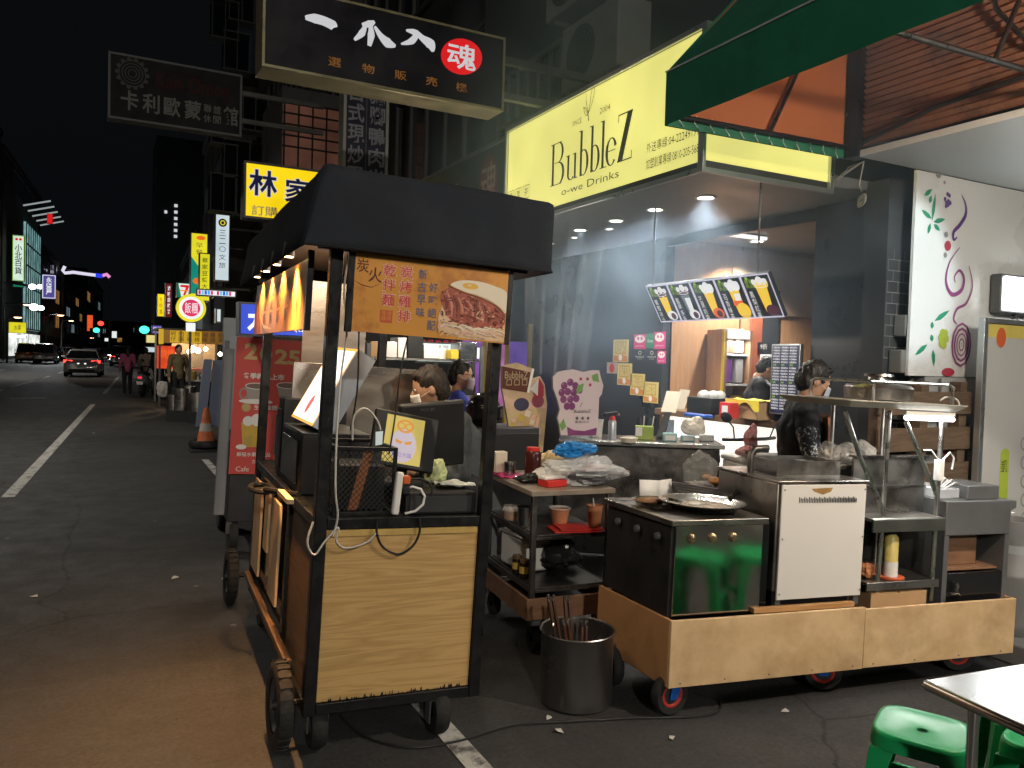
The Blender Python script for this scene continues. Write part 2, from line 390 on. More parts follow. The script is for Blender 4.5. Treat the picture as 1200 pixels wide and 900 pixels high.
def stripe(mb, p, q, w, z=.004):
    p = Vector(p); q = Vector(q); t = (q-p).normalized(); n = Vector((-t.y, t.x, 0))*(w/2)
    mb.add([(p+n)[:2]+(z,), (p-n)[:2]+(z,), (q-n)[:2]+(z,), (q+n)[:2]+(z,)], [(0, 1, 2, 3)])
mb = MB(PAINT); stripe(mb, (1.345, -6, 0), (1.36, 12.5, 0), .10)
tag(mb.build('road_edge_line', smooth=0), kind='structure')
mb = MB(PAINT)
stripe(mb, gz(9, 583), gz(109, 474), .13)
stripe(mb, gz(122, 461.5), gz(139.5, 441), .14)
for s in range(62, 400, 22): stripe(mb, road(s, -1.3), road(s+12, -1.3), .14)
for s in range(20, 400, 11): stripe(mb, road(s, -4.6), road(s+4, -4.6), .12)
for s in range(16, 400, 10): stripe(mb, road(s, -8.1), road(s+3, -8.1), .14)
stripe(mb, gz(12, 467), gz(54, 466.5), .17)
stripe(mb, gz(5, 456), gz(58, 441), .14)
tag(mb.build('lane_markings', smooth=0), kind='structure')
# raised pavement of the arcade and the one across the street
mb = MB(CONC); mb.box(4.55, 14, -8, 9.5, 0, .12); tag(mb.build('arcade_pavement', bevel=.01), kind='structure')
mb = MB(CONC); mb.add([road(9.6, 3.9, 0), road(9.6, 14, 0), road(330, 14, 0), road(330, 3.9, 0), road(9.6, 3.9, .12), road(9.6, 14, .12), road(330, 14, .12), road(330, 3.9, .12)],
   [(4, 5, 6, 7), (0, 4, 7, 3), (0, 1, 5, 4)]); tag(mb.build('far_pavement', smooth=0), kind='structure')
mb = MB(CONC); mb.add([road(20, -11, 0), road(20, -30, 0), road(330, -30, 0), road(330, -11, 0), road(20, -11, .12), road(20, -30, .12), road(330, -30, .12), road(330, -11, .12)],
   [(4, 7, 6, 5), (0, 3, 7, 4), (0, 4, 5, 1)]); tag(mb.build('opposite_pavement', smooth=0), kind='structure')

# ------------------------------------------------------------------ lamps
def lamp(kind, name, loc, energy, col, size=.05, target=None, spot=60, blend=.4, parent=None, sizey=None):
    l = bpy.data.lights.new(name, kind); l.energy = energy; l.color = col
    o = bpy.data.objects.new(name, l); COL.objects.link(o); o.location = loc
    if kind == 'AREA':
        l.shape = 'RECTANGLE' if sizey else 'DISK'; l.size = size
        if sizey: l.size_y = sizey
    else: l.shadow_soft_size = size
    if kind == 'SPOT': l.spot_size = R(spot); l.spot_blend = blend
    if target is not None:
        d = Vector(target)-Vector(loc); o.rotation_euler = d.to_track_quat('-Z', 'Y').to_euler()
    return o
WARM = (1, .56, .24); COOL = (.86, .94, 1); NEUT = (1, .9, .76)

# ------------------------------------------------------------------ buildings along the street
FAC = [pm('grimy facade tile', (.045, .047, .05), .6, 0, .3, 1.2, .1, stain=(.025, .025, .026), sscale=.7),
       pm('grey facade render', (.085, .086, .085), .85, 0, .25, .8, .1, stain=(.03, .03, .03), sscale=.5),
       pm('brown facade tile', (.07, .055, .048), .6, 0, .25, 1.0, .1, stain=(.025, .022, .02), sscale=.6)]
GLASSD = pm('dark window glass', (.012, .014, .017), .12, 0, .3, .5, .05)
FRAME = pm('window frame', (.10, .10, .10), .5, .4)
LITW = [em('lit window warm', srgb(255, 190, 110), .20, .3, .6), em('lit window cool', srgb(190, 220, 235), .18, .3, .6)]
def building(label, s0, s1, off, depth, h, mat, cat='building', cols=4, floors=5, z0=3.4, lit=(), side=1, gf=None):
    """block with its front on the line `off`; side=1: right of the street (front faces -x), -1: left"""
    t = T('building', label, cat, road(s0, off), -DEL)
    L = s1-s0; d = depth*side
    MB(mat).box(min(0, d), max(0, d), 0, L, .12, h).build('wall', t, smooth=0)
    MB(mat).box(min(-.15*side, d), max(-.15*side, d), -.1, L+.1, h+.003, h+.5).build('roof', t, smooth=0)
    fh = (h-z0)/floors; k = 0
    for f in range(floors):
        for c in range(cols):
            a = (c+.18)*L/cols; b = (c+.82)*L/cols; zz = z0+f*fh+fh*.28; zt = z0+f*fh+fh*.85
            wm = MB(LITW[k % 2] if k in lit else GLASSD).box(*sorted((-.04*side, .02*side)), a, b, zz, zt).build('window', t, smooth=0)
            fm = MB(FRAME)
            for q in (a-.05, (a+b)/2-.03, b-.01): fm.box(*sorted((-.10*side, -.043*side)), q, q+.06, zz-.05, zt+.05)
            for q in (zz-.06, zt): fm.box(*sorted((-.098*side, -.045*side)), a-.05, b+.05, q, q+.06)
            fm.build('frame', wm, smooth=0); k += 1
    MB(gf or DARKW).box(*sorted((-.03*side, .03*side)), .4, L-.4, .15, 3.0).build('shutter', t, smooth=0)
    return t
building('dark tiled block just past the drinks shop', 9.6, 17.5, 4.3, 9, 13, FAC[0], cols=3, floors=3, z0=3.6)
building('grey rendered block beyond the dark tiled one', 17.7, 27, 4.1, 9, 11, FAC[1], cols=3, floors=3)
building('brown tiled block behind the round lit sign', 27.2, 37, 4.2, 9, 12, FAC[2], cols=3, floors=3, lit=(1,))
building('grey block with its end wall showing above the round sign', 37.3, 52, 3.2, 12, 13.5, FAC[1], cols=4, floors=3)
building('low block beyond the red sign on the right side', 52.3, 76, 4.2, 10, 9.5, FAC[2], cols=4, floors=2, lit=(3,))
building('long dark block far down the right side', 76.5, 112, 4.2, 10, 12, FAC[0], cols=5, floors=3, lit=(2, 9))
building('last dark block far down the right side', 113, 190, 4.6, 10, 10, FAC[1], cols=7, floors=2, lit=(4, 11))
# tall tower with a column of small lit windows
t = T('tower_block', 'tall dark tower with a column of small lit windows', 'tower', gy(190, 405, 130)*Vector((1, 1, 0)) if False else (0, 0, 0))
p = gy(206, 245, 120); t.location = (p.x-1.5, 120, 0)
MB(FAC[0]).box(-1.0, 12, 0, 10, 0, 31).build('wall', t, smooth=0)
for py in (241, 248.5, 256, 263, 270, 277):
    q = gy(205, py, 120); MB(em('stairwell light', srgb(225, 230, 235), .8, 0)).box(1.3, 1.72, -.12, -.01, q.z-.2, q.z+.2).build('window', t, smooth=0)
q = gy(195.5, 248.5, 120); MB(_mc['stairwell light']).box(.05, .4, -.12, -.01, q.z-.2, q.z+.2).build('window', t, smooth=0)

# left side of the street
building('dark block at the left edge beside the household store', 74, 92, -13, 14, 22, FAC[0], cols=4, floors=5, side=-1)
b = building('block with the brightly lit glass front on the left side', 93, 124, -13, 14, 21, FAC[1], cols=1, floors=1, side=-1, z0=17)
GLOW = em('lit glass front', srgb(140, 190, 190), .62, .25, .8)
mb = MB(GLOW).box(0, .25, 15, 29, 3.4, 16); mb.build('glass_front', b, smooth=0)
MB(em('lit shop windows', srgb(235, 240, 235), 1.0, .3, .6)).box(.05, .25, 4, 29, .4, 2.9).build('shop_window', b, smooth=0)
mb = MB(FRAME)
for k in range(8): mb.box(.253, .35, 15+k*2-.08, 15+k*2+.08, 3.4, 16)
for k in range(6): mb.box(.256, .40, 15, 29, 3.4+k*2.5, 3.55+k*2.5)
mb.build('mullions', b, smooth=0)
mb = MB(em('awning tube', srgb(225, 235, 235), .38, 0))
for k in range(5): MB(_mc['awning tube']).beam((.3, 12+k*4, 17.4), (3.0, 12+k*4, 18.2), .16).build('roof_louvre', b, smooth=0)
building('dark mid rise block past the purple sign', 126, 160, -13, 14, 15, FAC[2], cols=4, floors=3, side=-1, lit=(2, 6))
building('low block behind the far traffic lights', 162, 215, -13, 14, 12, FAC[1], cols=5, floors=3, side=-1, lit=(1, 5, 8, 12))
building('farthest dark block on the left', 217, 300, -13, 14, 20, FAC[0], cols=5, floors=4, side=-1, lit=(3, 10, 13))
# end of the street: a low dark block closing the view
t = T('building', 'dim block closing the far end of the street', 'building', road(420, -30), -DEL)
MB(FAC[2]).box(0, 70, 0, 10, 0, 14).build('wall', t, smooth=0)
for k in range(9):
    MB(LITW[k % 2]).box(4+k*7, 6+k*7, -.06, -.01, 3+(k*5) % 9, 5+(k*5) % 9).build('window', t, smooth=0)

# ------------------------------------------------------------------ lit signs
CAB = pm('sign cabinet metal', (.09, .09, .088), .45, .5, .2, 4)
def sign(name, label, tl, tr, bl, Y, depth, face, draw=None, cat='sign', frame=None, fw=.03, bracket=None):
    """sign box facing -y whose front corners were measured on the plane y = Y"""
    a = gy(*tl, Y); b = gy(*tr, Y); c = gy(*bl, Y); W = b.x-a.x; H = a.z-c.z
    t = T(name, label, cat, (a.x, Y, c.z))
    MB(frame or CAB).box(0, W, .003, depth, 0, H).build('cabinet', t, bevel=.008)
    mb = MB(face).box(fw, W-fw, -.012, .002, fw, H-fw)
    d = D(mb, (0, -.012, 0), (1, 0, 0), d0=.002, step=.0003 if Y < 15 else .006)
    if draw: draw(d, W, H)
    mb.build('face', t, smooth=0)
    fm = MB(frame or CAB); fm.box(0, fw-.001, -.022, .002, 0, H); fm.box(W-fw+.001, W, -.022, .002, 0, H); fm.box(fw, W-fw, -.021, .002, 0, fw-.001); fm.box(fw, W-fw, -.021, .002, H-fw+.001, H)
    fm.build('rim', t, smooth=0)
    if bracket:
        for z in bracket: MB(CAB).beam((W-.02, depth/2, H*z), (W+1.2, depth/2, H*z), .06).build('bracket', t)
    return t
INK = pm('black print', (.01, .01, .012), .6, 0, 0); INKB = pm('navy print', (.02, .03, .22), .6, 0, 0)
eY = lambda n, c, s=.9: em(n, srgb(*c), s)
WLIT = em('lit white print', srgb(235, 240, 240), .95, 0)
WDIM = em('dim lit print', srgb(205, 205, 210), .8, 0)
CREAM = pm('white print', (.78, .77, .74), .5, 0, .03)

# big black claw-machine shop board above the cart
def claw(d, W, H):
    d.use(WDIM)
    # brush strokes (fractions of the board)
    def st(pts, ws): d.curve([(x*W, y*H) for x, y in pts], [q*H*1.55 for q in ws])
    st([(.155, .675), (.19, .69), (.225, .685), (.262, .655), (.268, .635)], [.03, .075, .075, .08, .02])
    st([(.425, .82), (.405, .775), (.375, .74)], [.02, .06, .03]); st([(.39, .76), (.375, .64), (.345, .535)], [.02, .055, .02])
    st([(.41, .75), (.412, .64), (.405, .50)], [.03, .06, .03]); st([(.425, .76), (.45, .66), (.48, .59), (.513, .57)], [.02, .05, .085, .02])
    st([(.555, .80), (.585, .80), (.605, .79)], [.015, .05, .05]); st([(.605, .80), (.58, .68), (.535, .61)], [.04, .055, .012])
    st([(.595, .81), (.625, .745), (.66, .69), (.672, .60)], [.04, .055, .095, .02])
    d.use(em('lit red print', srgb(215, 25, 30), .85, 0)); d.disc(.80*W, .62*H, .095*W, .235*H, a=.3)
    d.use(WDIM); d.text('魂', .735*W, .45*H, .13*W, .34*H, .015)
    d.use(pm('orange print', (.62, .25, .06), .5))
    for i, ch in enumerate('選物販売機'):
        d.text(ch, (.245+i*.133)*W, .155*H, .05*W, .115*H, .01)
BOARD = pm('black sign face', (.016, .015, .022), .35, 0, .15, 2)
BRASS = pm('tarnished brass trim', (.36, .32, .20), .4, .6, .15, 5)
sign('hanging_sign', 'large black board with white brush characters and a red disc', (308, -22), (592, 22), (308, 78), 6.0, .28, BOARD, claw, frame=BRASS, fw=.02, bracket=(.3, .8))
def cali(d, W, H):
    d.use(pm('grey print', (.17, .165, .16), .7)); 
    for i, ch in enumerate('卡利歐蒙'): d.text(ch, (.09+i*.155)*W, .16*H, .125*W, .30*H, .02)
    for i, ch in enumerate('聯誼'): d.text(ch, (.70+i*.075)*W, .31*H, .06*W, .13*H, .01)
    for i, ch in enumerate('休閒'): d.text(ch, (.70+i*.075)*W, .15*H, .06*W, .13*H, .01)
    d.text('館', .855*W, .16*H, .115*W, .30*H, .02)
    d.use(pm('dull print', (.07, .068, .066), .7))
    for k in range(4): d.ring(.17*W, .72*H, (.03+.022*k)*W, (.06+.045*k)*H, .008*W)
    for k in range(14):
        a = k*2*PI/14; d.disc(.17*W+.108*W*math.cos(a), .72*H+.215*H*math.sin(a), .016*W, .03*H)
    d.use(pm('dull red print', (.045, .006, .006), .8)); d.text('Kari Omon', .34*W, .58*H, .56*W, .24*H, .01)
sign('hanging_sign', 'unlit dark board with a ring emblem and grey characters', (127, 60), (284, 85), (127, 138), 12, .2, pm('unlit sign face', (.012, .009, .010), .8), cali, frame=pm('grey sign frame', (.12, .12, .12), .6, .2), fw=.03, bracket=(.3, .75))
def lin(d, W, H):
    d.use(WDIM); d.text('林', .04*W, .40*H, .30*W, .48*H, .055); d.text('家', .40*W, .33*H, .30*W, .48*H, .055); d.text('麵', .74*W, .33*H, .24*W, .46*H, .05)
    d.use(INKB); d.text('林', .05*W, .41*H, .28*W, .46*H, .02); d.text('家', .41*W, .34*H, .28*W, .46*H, .02); d.text('麵', .75*W, .34*H, .22*W, .44*H, .02)
    d.use(CREAM); d.text('訂購火鍋專線', .08*W, .06*H, .8*W, .18*H, .008)
sign('lit_sign', 'yellow lit box sign with big navy brush characters above the cart roof', (286, 188), (400, 200), (286, 255), 11, .25, eY('yellow lit face', (250, 215, 15), .95), lin, bracket=(.3, .7))
def vert(d, W, H):
    d.use(pm('faded white print', (.20, .20, .23), .6)); d.column('台式現炒現', .10*W, .985*H, .36*W, .165*H, .13, .02); d.column('豬腳鴨肉米', .56*W, .985*H, .36*W, .165*H, .13, .02)
    d.use(GREY); d.rect(.495*W, .51*W, 0, H)
sign('hanging_sign', 'tall unlit dark sign with two columns of grey characters under the black board', (403, 92), (456, 100), (403, 225), 9, .2, pm('unlit blue sign face', (.014, .015, .03), .4), vert, frame=pm('pale sign frame', (.28, .28, .26), .5, .2), fw=.035)

# signs farther down the right side
def whitev(d, W, H):
    d.use(INK); d.disc(.5*W, .87*H, .28*W, .28*W); d.use(eY('logo yellow', (240, 220, 60), .8)); d.ring(.5*W, .87*H, .14*W, .14*W, .07*W, 14)
    d.use(pm('grey sign print', (.25, .27, .3), .6)); d.column('三二〇文旅', .28*W, .76*H, .44*W, .085*H, .42, .0)
sign('lit_sign', 'tall white lit sign with a round black emblem on top', (252, 250), (270, 252), (253, 329), 24, .3, em('white lit face', srgb(205, 220, 225), .9), whitev, bracket=(.2, .8))
def yteal(d, W, H):
    d.use(eY('teal lit', (20, 150, 130), .75)); d.poly([(0.04*W, .03*H), (.95*W, .03*H), (.95*W, .36*H), (.6*W, .42*H), (.04*W, .62*H)])
    d.use(eY('orange lit', (240, 110, 30), .9)); d.disc(.58*W, .92*H, .26*W, .035*H); d.disc(.45*W, .23*H, .3*W, .05*H)
    d.use(CREAM); d.column('早餐', .3*W, .84*H, .4*W, .08*H, .3)
sign('lit_sign', 'tall yellow and teal lit sign behind the slim yellow one', (223.5, 272), (244, 274), (224, 346), 30, .3, eY('lemon lit face', (235, 225, 40), .85), yteal, bracket=(.8,))
def yslim(d, W, H):
    d.use(eY('dull green print', (90, 120, 40), .4)); d.column('蔡家豆漿大王', .25*W, .9*H, .5*W, .10*H, .35, .01)
sign('lit_sign', 'slim yellow lit sign with a column of green characters', (233.5, 296), (247, 297), (234, 353), 26, .25, eY('lemon lit face', (235, 225, 40), .85), yslim, bracket=(.3,))
def seven(d, W, H):
    d.use(WLIT); d.poly([(.12*W, .92*H), (.88*W, .92*H), (.72*W, .10*H), (.3*W, .10*H)])
    d.use(eY('lit red', (225, 30, 30), .9)); d.poly([(.24*W, .84*H), (.80*W, .84*H), (.80*W, .70*H), (.56*W, .18*H), (.42*W, .18*H), (.6*W, .68*H), (.24*W, .70*H)])
    d.use(eY('lit orange', (250, 140, 30), .9)); d.rect(.2*W, .78*W, .44*H, .52*H)
sign('lit_sign', 'green edged white lit sign with a red numeral seven', (207, 330.5), (225, 331.5), (208, 349), 40, .3, eY('green lit face', (20, 130, 90), .8), seven, bracket=(.5,))
# round rice sign on a post above the stall
c = gy(224, 361, 22); rr = 14.8/920*22*1.03
t = T('lit_sign', 'round lit sign with yellow rim and pink centre above the food stall', 'sign', (c.x, 22, c.z))
mb = MB(CAB); mb.lathe([(0, .25), (rr, .25), (rr, 0)], (0, 0, 0), 32, 'Y'); mb.build('cabinet', t)
mb = MB(eY('lemon lit face', (235, 225, 40), .85)); d = D(mb, (0, 0, 0), (1, 0, 0), d0=.004, step=.004); d.disc(0, 0, rr, seg=36); d.use(WLIT).disc(0, 0, rr*.8, seg=32)
d.use(eY('pink lit', (215, 40, 95), .9)).disc(0, 0, rr*.6, seg=32); d.use(WLIT).text('飯', -rr*.42, -rr*.38, rr*.4, rr*.76, .0).text('糰', 0.01, -rr*.38, rr*.4, rr*.76, .0)
mb.build('face', t, smooth=0)
mb = MB(WLIT); mb.box(-.11, .11, .0, .1, -rr-.24, -rr-.02); mb.build('base_lamp', t)
MB(CAB).beam((0, .15, -rr), (0, .15, -c.z+.0), .06).build('post', t)
def led(d, W, H):
    cols = ['d02060', '60c8e8', '2060d0', '40b0e0', 'e04080', 'f0f0f0']
    for i, hx in enumerate(cols * 2):
        d.use(eY('led ' + hx, tuple(int(hx[j:j+2], 16) for j in (0, 2, 4)), .9)).rect((.05+i*.075)*W, (.05+i*.075+.06)*W, .22*H, .78*H)
sign('led_sign', 'thin white horizontal message board sticking out over the stall', (230, 338), (277, 338.5), (230, 346.5), 20, .15, WLIT, led)
def y3(d, W, H): d.use(eY('dull green print', (90, 120, 40), .4)); d.column('牛肉麵', .3*W, .85*H, .4*W, .2*H, .3)
sign('lit_sign', 'yellow lit sign left of the red one far down the right side', (184.5, 344), (193, 344.5), (185, 371), 60, .4, eY('yellow lit face', (250, 215, 15), .95), y3)
def r3(d, W, H): d.use(WLIT); d.column('滷味胡椒餅', .3*W, .92*H, .4*W, .14*H, .2, .02)
sign('lit_sign', 'dark red lit sign with a column of white characters', (194, 331.5), (202, 332), (194, 372), 52, .4, eY('dim red lit', (120, 20, 25), .6), r3)
def pur(d, W, H): d.use(WLIT); d.text('檳榔', .1*W, .2*H, .8*W, .6*H)
sign('lit_sign', 'small violet lit sign above the stall line far away', (178, 381), (190, 381.5), (178, 391), 48, .4, eY('violet lit', (110, 90, 190), .9), pur)
sign('lit_sign', 'small pale yellow lit panel beyond the stall', (171, 392), (183, 392.5), (171, 402), 50, .4, eY('pale yellow lit', (235, 220, 140), .9))
sign('lit_sign', 'small white lit panel low beyond the stall', (170, 406), (182, 406.5), (170, 413), 46, .4, em('white lit face', srgb(205, 220, 225), .9))
sign('lit_sign', 'white shop sign seen edge on behind the white column sign', (253, 361), (260, 360), (253, 378), 21, .3, em('white lit face', srgb(205, 220, 225), .9))
# left side signs
def xb(d, W, H):
    d.use(INKB); d.column('小北百貨', .2*W, .80*H, .6*W, .155*H, .06, .01); d.use(eY('lit red', (225, 30, 30), .9)); d.disc(.35*W, .91*H, .12*W); d.disc(.65*W, .91*H, .12*W)
    d.use(eY('leaf green lit', (120, 180, 50), .8)).frame(.02*W, .98*W, .01*H, .99*H, .06*W)
t = sign('lit_sign', 'tall store sign with navy characters and green rim on the left', (14.5, 275), (29, 276), (15, 329), 96, .6, em('pale green lit face', srgb(215, 235, 215), .95), xb)
sign('lit_sign', 'small teal lit strip under the tall store sign', (15, 331), (28, 331.5), (15, 336), 96, .5, eY('green lit face', (20, 130, 90), .8))
def pv(d, W, H):
    d.use(WLIT); d.column('永豐屋', .3*W, .88*H, .4*W, .22*H, .1, .02); d.frame(.05*W, .95*W, .03*H, .97*H, .05*W)
sign('lit_sign', 'purple lit sign with white characters on the left side', (49, 321), (66, 321.5), (49.5, 350), 92, .5, eY('purple lit face', (95, 85, 165), .7), pv)
sign('lit_sign', 'yellow shop fascia on the far left pavement', (10, 377), (31, 377.5), (10, 390), 88, .6, eY('lemon lit face', (235, 225, 40), .85), lambda d, W, H: d.use(eY('dull green print', (90, 120, 40), .4)).text('水果', .3*W, .25*H, .4*W, .5*H))
sign('lit_sign', 'bright white strip light under the yellow fascia', (11, 392.5), (31, 393), (11, 396), 89, .5, em('hot white', (1, 1, 1), 2.2, 0))
sign('lit_sign', 'red lit sign high on the left block', (55, 250), (62, 251), (55, 262), 105, .4, eY('lit red', (225, 30, 30), .9))
sign('lit_sign', 'orange lit sign by the far traffic lights', (102, 369), (109, 369.5), (102, 388), 150, .6, eY('orange red lit', (240, 90, 40), .9))
sign('lit_sign', 'small white lit panel at the end of the street', (131, 388), (137, 388.5), (131, 396), 210, .6, WLIT)
sign('lit_sign', 'tiny white lit panel over the oncoming cars', (122, 396), (127, 396.5), (122, 400), 190, .6, WLIT)
for px, py, r_, lab in ((38, 336, .34, 'upper bright white floodlight on the lit glass front'), (47, 336, .28, 'right hand white floodlight on the lit glass front'), (40, 360, .42, 'lower bright white floodlight on the lit glass front'), (48, 361, .3, 'small white floodlight low on the lit glass front')):
    p = gy(px, py, 93); t = T('floodlight', lab, 'floodlight', p, group='floodlights on the glass front')
    MB(em('flood white', (.9, .97, 1), 9, 0)).ell((0, 0, 0), r_, .2, r_*.8, 12, 8).build('lens', t); MB(CAB).beam((0, .1, 0), (-2.5, .4, .3), .12).build('arm', t)
# decorative light arch across the street
t = T('light_arch', 'string of coloured lights spanning high over the street', 'lights', (0, 0, 0))
A = [gy(x, y, 150) for x, y in ((76, 312), (73.5, 317), (76, 320), (86, 319), (100, 321), (112, 322.5))]
MB(em('arch white', srgb(225, 220, 240), 1.0, 0)).tube(A, .28, 6).build('white_string', t)
A = [gy(x, y, 150) for x, y in ((112, 322.5), (120, 323.5))]; MB(em('arch blue', srgb(40, 60, 220), 1.2, 0)).tube(A, .38, 6).build('blue_string', t)
A = [gy(x, y, 150) for x, y in ((120, 323), (125, 321.5), (128.5, 325))]; MB(em('arch pink', srgb(235, 150, 210), 1.0, 0)).tube(A, .3, 6).build('pink_string', t)
t2 = MB(CAB); a0 = gy(73.5, 317, 150); a1 = gy(128.5, 325, 150)
for a in (a0, a1): t2.beam((a.x, 150.3, 0), (a.x, 150.3, a.z), .22)
t2.beam((a0.x, 150.3, a0.z+.3), (a1.x, 150.3, a1.z+.3), .15); t2.build('gantry', t)

# street lamps
LAMPG = em('sodium lamp', srgb(255, 190, 140), 7, 0)
def street_lamp(label, foot, h, arm, glow=LAMPG, energy=0, col=(1, .75, .5), rz=0):
    t = T('street_lamp', label, 'street lamp', foot, rz, group='street lamps')
    MB(GREY).tube([(0, 0, 0), (0, 0, h*.7), (0, 0, h-.3), (arm*.3, 0, h), (arm, 0, h+.1)], [.09, .07, .06, .05, .04], 8).build('pole', t)
    MB(GREY).box(arm-.1, arm+.6, -.12, .12, h+.04, h+.16).build('head', t, bevel=.03)
    MB(glow).ell((arm+.28, 0, h+.03), .3, .12, .10, 10, 6).build('lens', t)
    return t
p = gz(54, 420); street_lamp('slim grey street lamp in front of the lit glass front', gy(54, 425, 88)*Vector((1, 1, 0)), gy(54, 369, 88).z, .9)
street_lamp('street lamp at the left edge glowing orange', gy(4, 425, 84)*Vector((1, 1, 0)), gy(23, 357, 84).z, 1.5)
street_lamp('short lamp glowing orange over the yellow fascia', gy(8, 425, 80)*Vector((1, 1, 0)), gy(15, 372, 80).z, .5)
street_lamp('distant street lamp between the left blocks', gy(72, 420, 120)*Vector((1, 1, 0)), gy(78, 376, 120).z, .8)
street_lamp('distant street lamp near the far crossing', gy(100, 418, 170)*Vector((1, 1, 0)), gy(104, 396, 170).z, .8)
def traffic(label, px, py, Y, color, foot_px):
    p = gy(px, py, Y); f = gy(foot_px, 410, Y)
    t = T('traffic_light', label, 'traffic light', (f.x, Y, 0), group='traffic lights at the crossing')
    MB(GREY).tube([(0, 0, 0), (0, 0, p.z+.3), (p.x-f.x, 0, p.z+.3)], .09, 6).build('pole', t)
    MB(BLACK).box(p.x-f.x-1.0, p.x-f.x+1.0, -.2, .1, p.z-.35, p.z+.35).build('housing', t)
    MB(em('signal ' + color, {'green': srgb(60, 235, 170), 'red': srgb(255, 60, 50)}[color], 3.2, 0)).ell((p.x-f.x, -.25, p.z), .5, .15, .42, 12, 8).build('lens', t)
traffic('green traffic light left of the far road', 113, 387, 150, 'green', 108)
traffic('red traffic light beside the green one', 118, 379, 160, 'red', 122)
traffic('green traffic light beside the right hand signs', 169, 386.5, 95, 'green', 178)

# the real lamps of the street: two tall street lamps behind the viewer light this stretch
for (x, y, e) in ((-2.6, -10.0, 4000), (-4.2, 14.5, 1700), (-6, 52, 1600)):
    t = street_lamp({-10.0: 'tall street lamp behind the viewer', 14.5: 'tall street lamp out of view on the left kerb', 52: 'next tall street lamp on the left kerb'}[y], (x-2.0, y, 0), 6.6 if y < 0 else 7.4, 1.9)
    lamp('SPOT', 'street_light', (x+.2, y, 6.5 if y < 0 else 7.3), e, (1, .92, .80), .22, (x+.6, y+(6 if y < 0 else 1.0), 0), 150, .5)

# enclosed balcony with barred reddish curtains, and caged boxes on the dark facades
a, b = gy(331, 118, 16), gy(398, 190, 16)
t = T('enclosed_balcony', 'projecting enclosed balcony with reddish curtains behind dark bars', 'balcony', (a.x, 16, b.z-.5)); W = b.x-a.x; H = a.z-b.z+.5
MB(FAC[1]).box(0, W, .04, 2.2, 0, H+.3).build('wall', t, smooth=0); MB(em('curtain dim lit', srgb(92, 58, 46), .55, .2, 1.5)).box(.02, W-.02, .0, .039, .05, H-.02).build('curtain', t, smooth=0)
mb = MB(BLACKP)
for k in range(5): x = .02+k*(W-.05)/4; mb.box(x, x+.03, -.06, -.03, 0, H)
for k in range(5): z = H*.42+k*H*.14; mb.box(0, W, -.062, -.028, z, z+.03)
mb.build('bars', t, smooth=0)
CAGE = pm('grey window cage', (.10, .105, .11), .6, .2, .2, 3)
for k, (px, py) in enumerate(((248, 40), (262, 78), (247, 165), (262, 205), (246, 245), (268, 20), (284, 150), (275, 250))):
    q = gy(px, py, 26); t = T('window_cage', 'grey window cage number %s up the dark facade past the hanging boards' % ('one', 'two', 'three', 'four', 'five', 'six', 'seven', 'eight')[k] if False else ['grey window cage just right of the ring emblem board top', 'grey window cage over the right end of the ring emblem board', 'grey window cage under the ring emblem board', 'grey window cage left of the yellow brush sign', 'lowest grey window cage above the white column sign', 'highest grey window cage beside the big black board', 'grey window cage between the ring board and reddish balcony', 'grey window cage behind the yellow brush sign'][k], 'window cage', (q.x, 26, q.z), group='window cages on the dark facades')
    for x in (0, .38, .76): MB(CAGE).box(x, x+.035, 0, .035, 0, 1.1).build('bar', t, smooth=0)
    MB(CAGE).box(-.02, .82, -.01, .55, 1.101, 1.15).build('hood', t, smooth=0); MB(CAGE).box(-.02, .82, -.01, .55, -.05, -.001).build('ledge', t, smooth=0); MB(GLASSD).box(0, .80, .5, .53, 0, 1.1).build('pane', t, smooth=0)
# ------------------------------------------------------------------ drinks shop with the yellow sign
SOFF = pm('soffit panel', (.30, .31, .32), .45, .2, .08, 2)
PILL = pm('dark pillar cladding', (.040, .042, .046), .32, .2, .15, 2, .08)
SHOPB = T('shop_building', 'dark grimy building carrying the yellow shop sign and the drinks counter', 'building', (4.4, 3.75, 0))
o = Vector((4.4, 3.75, 0))
def rel(x0, x1, y0, y1, z0, z1, mb, o=o): return mb.box(x0-o.x, x1-o.x, y0-o.y, y1-o.y, z0-o.z, z1-o.z)
rel(4.4, 12, 4.06, 9.5, 3.05, 14, MB(DARKW)).build('upper_wall', SHOPB, smooth=0)
rel(3.52, 8.6, 4.03, 9.45, 2.955, 3.04, MB(SOFF)).build('soffit', SHOPB, smooth=0)
rel(5.2, 5.32, 6.6, 9.45, .12, 2.953, MB(PILL)).build('black_wall', SHOPB, bevel=.004)
rel(5.32, 8.6, 6.6, 6.72, .12, 2.953, MB(WALLW)).build('wood_wall', SHOPB, smooth=0)
rel(8.6, 8.7, 3.72, 6.6, .12, 2.953, MB(WALLW)).build('back_wall', SHOPB, smooth=0)
rel(5.15, 5.75, 3.80, 4.60, .12, 2.953, MB(PILL)).build('pillar', SHOPB, bevel=.004)
rel(5.2, 5.26, 4.6, 6.6, 2.86, 2.953, MB(PILL)).build('lintel', SHOPB, bevel=.004)
rel(5.75, 8.6, 3.80, 3.90, .12, 2.953, MB(WALLW)).build('right_wall', SHOPB, smooth=0)
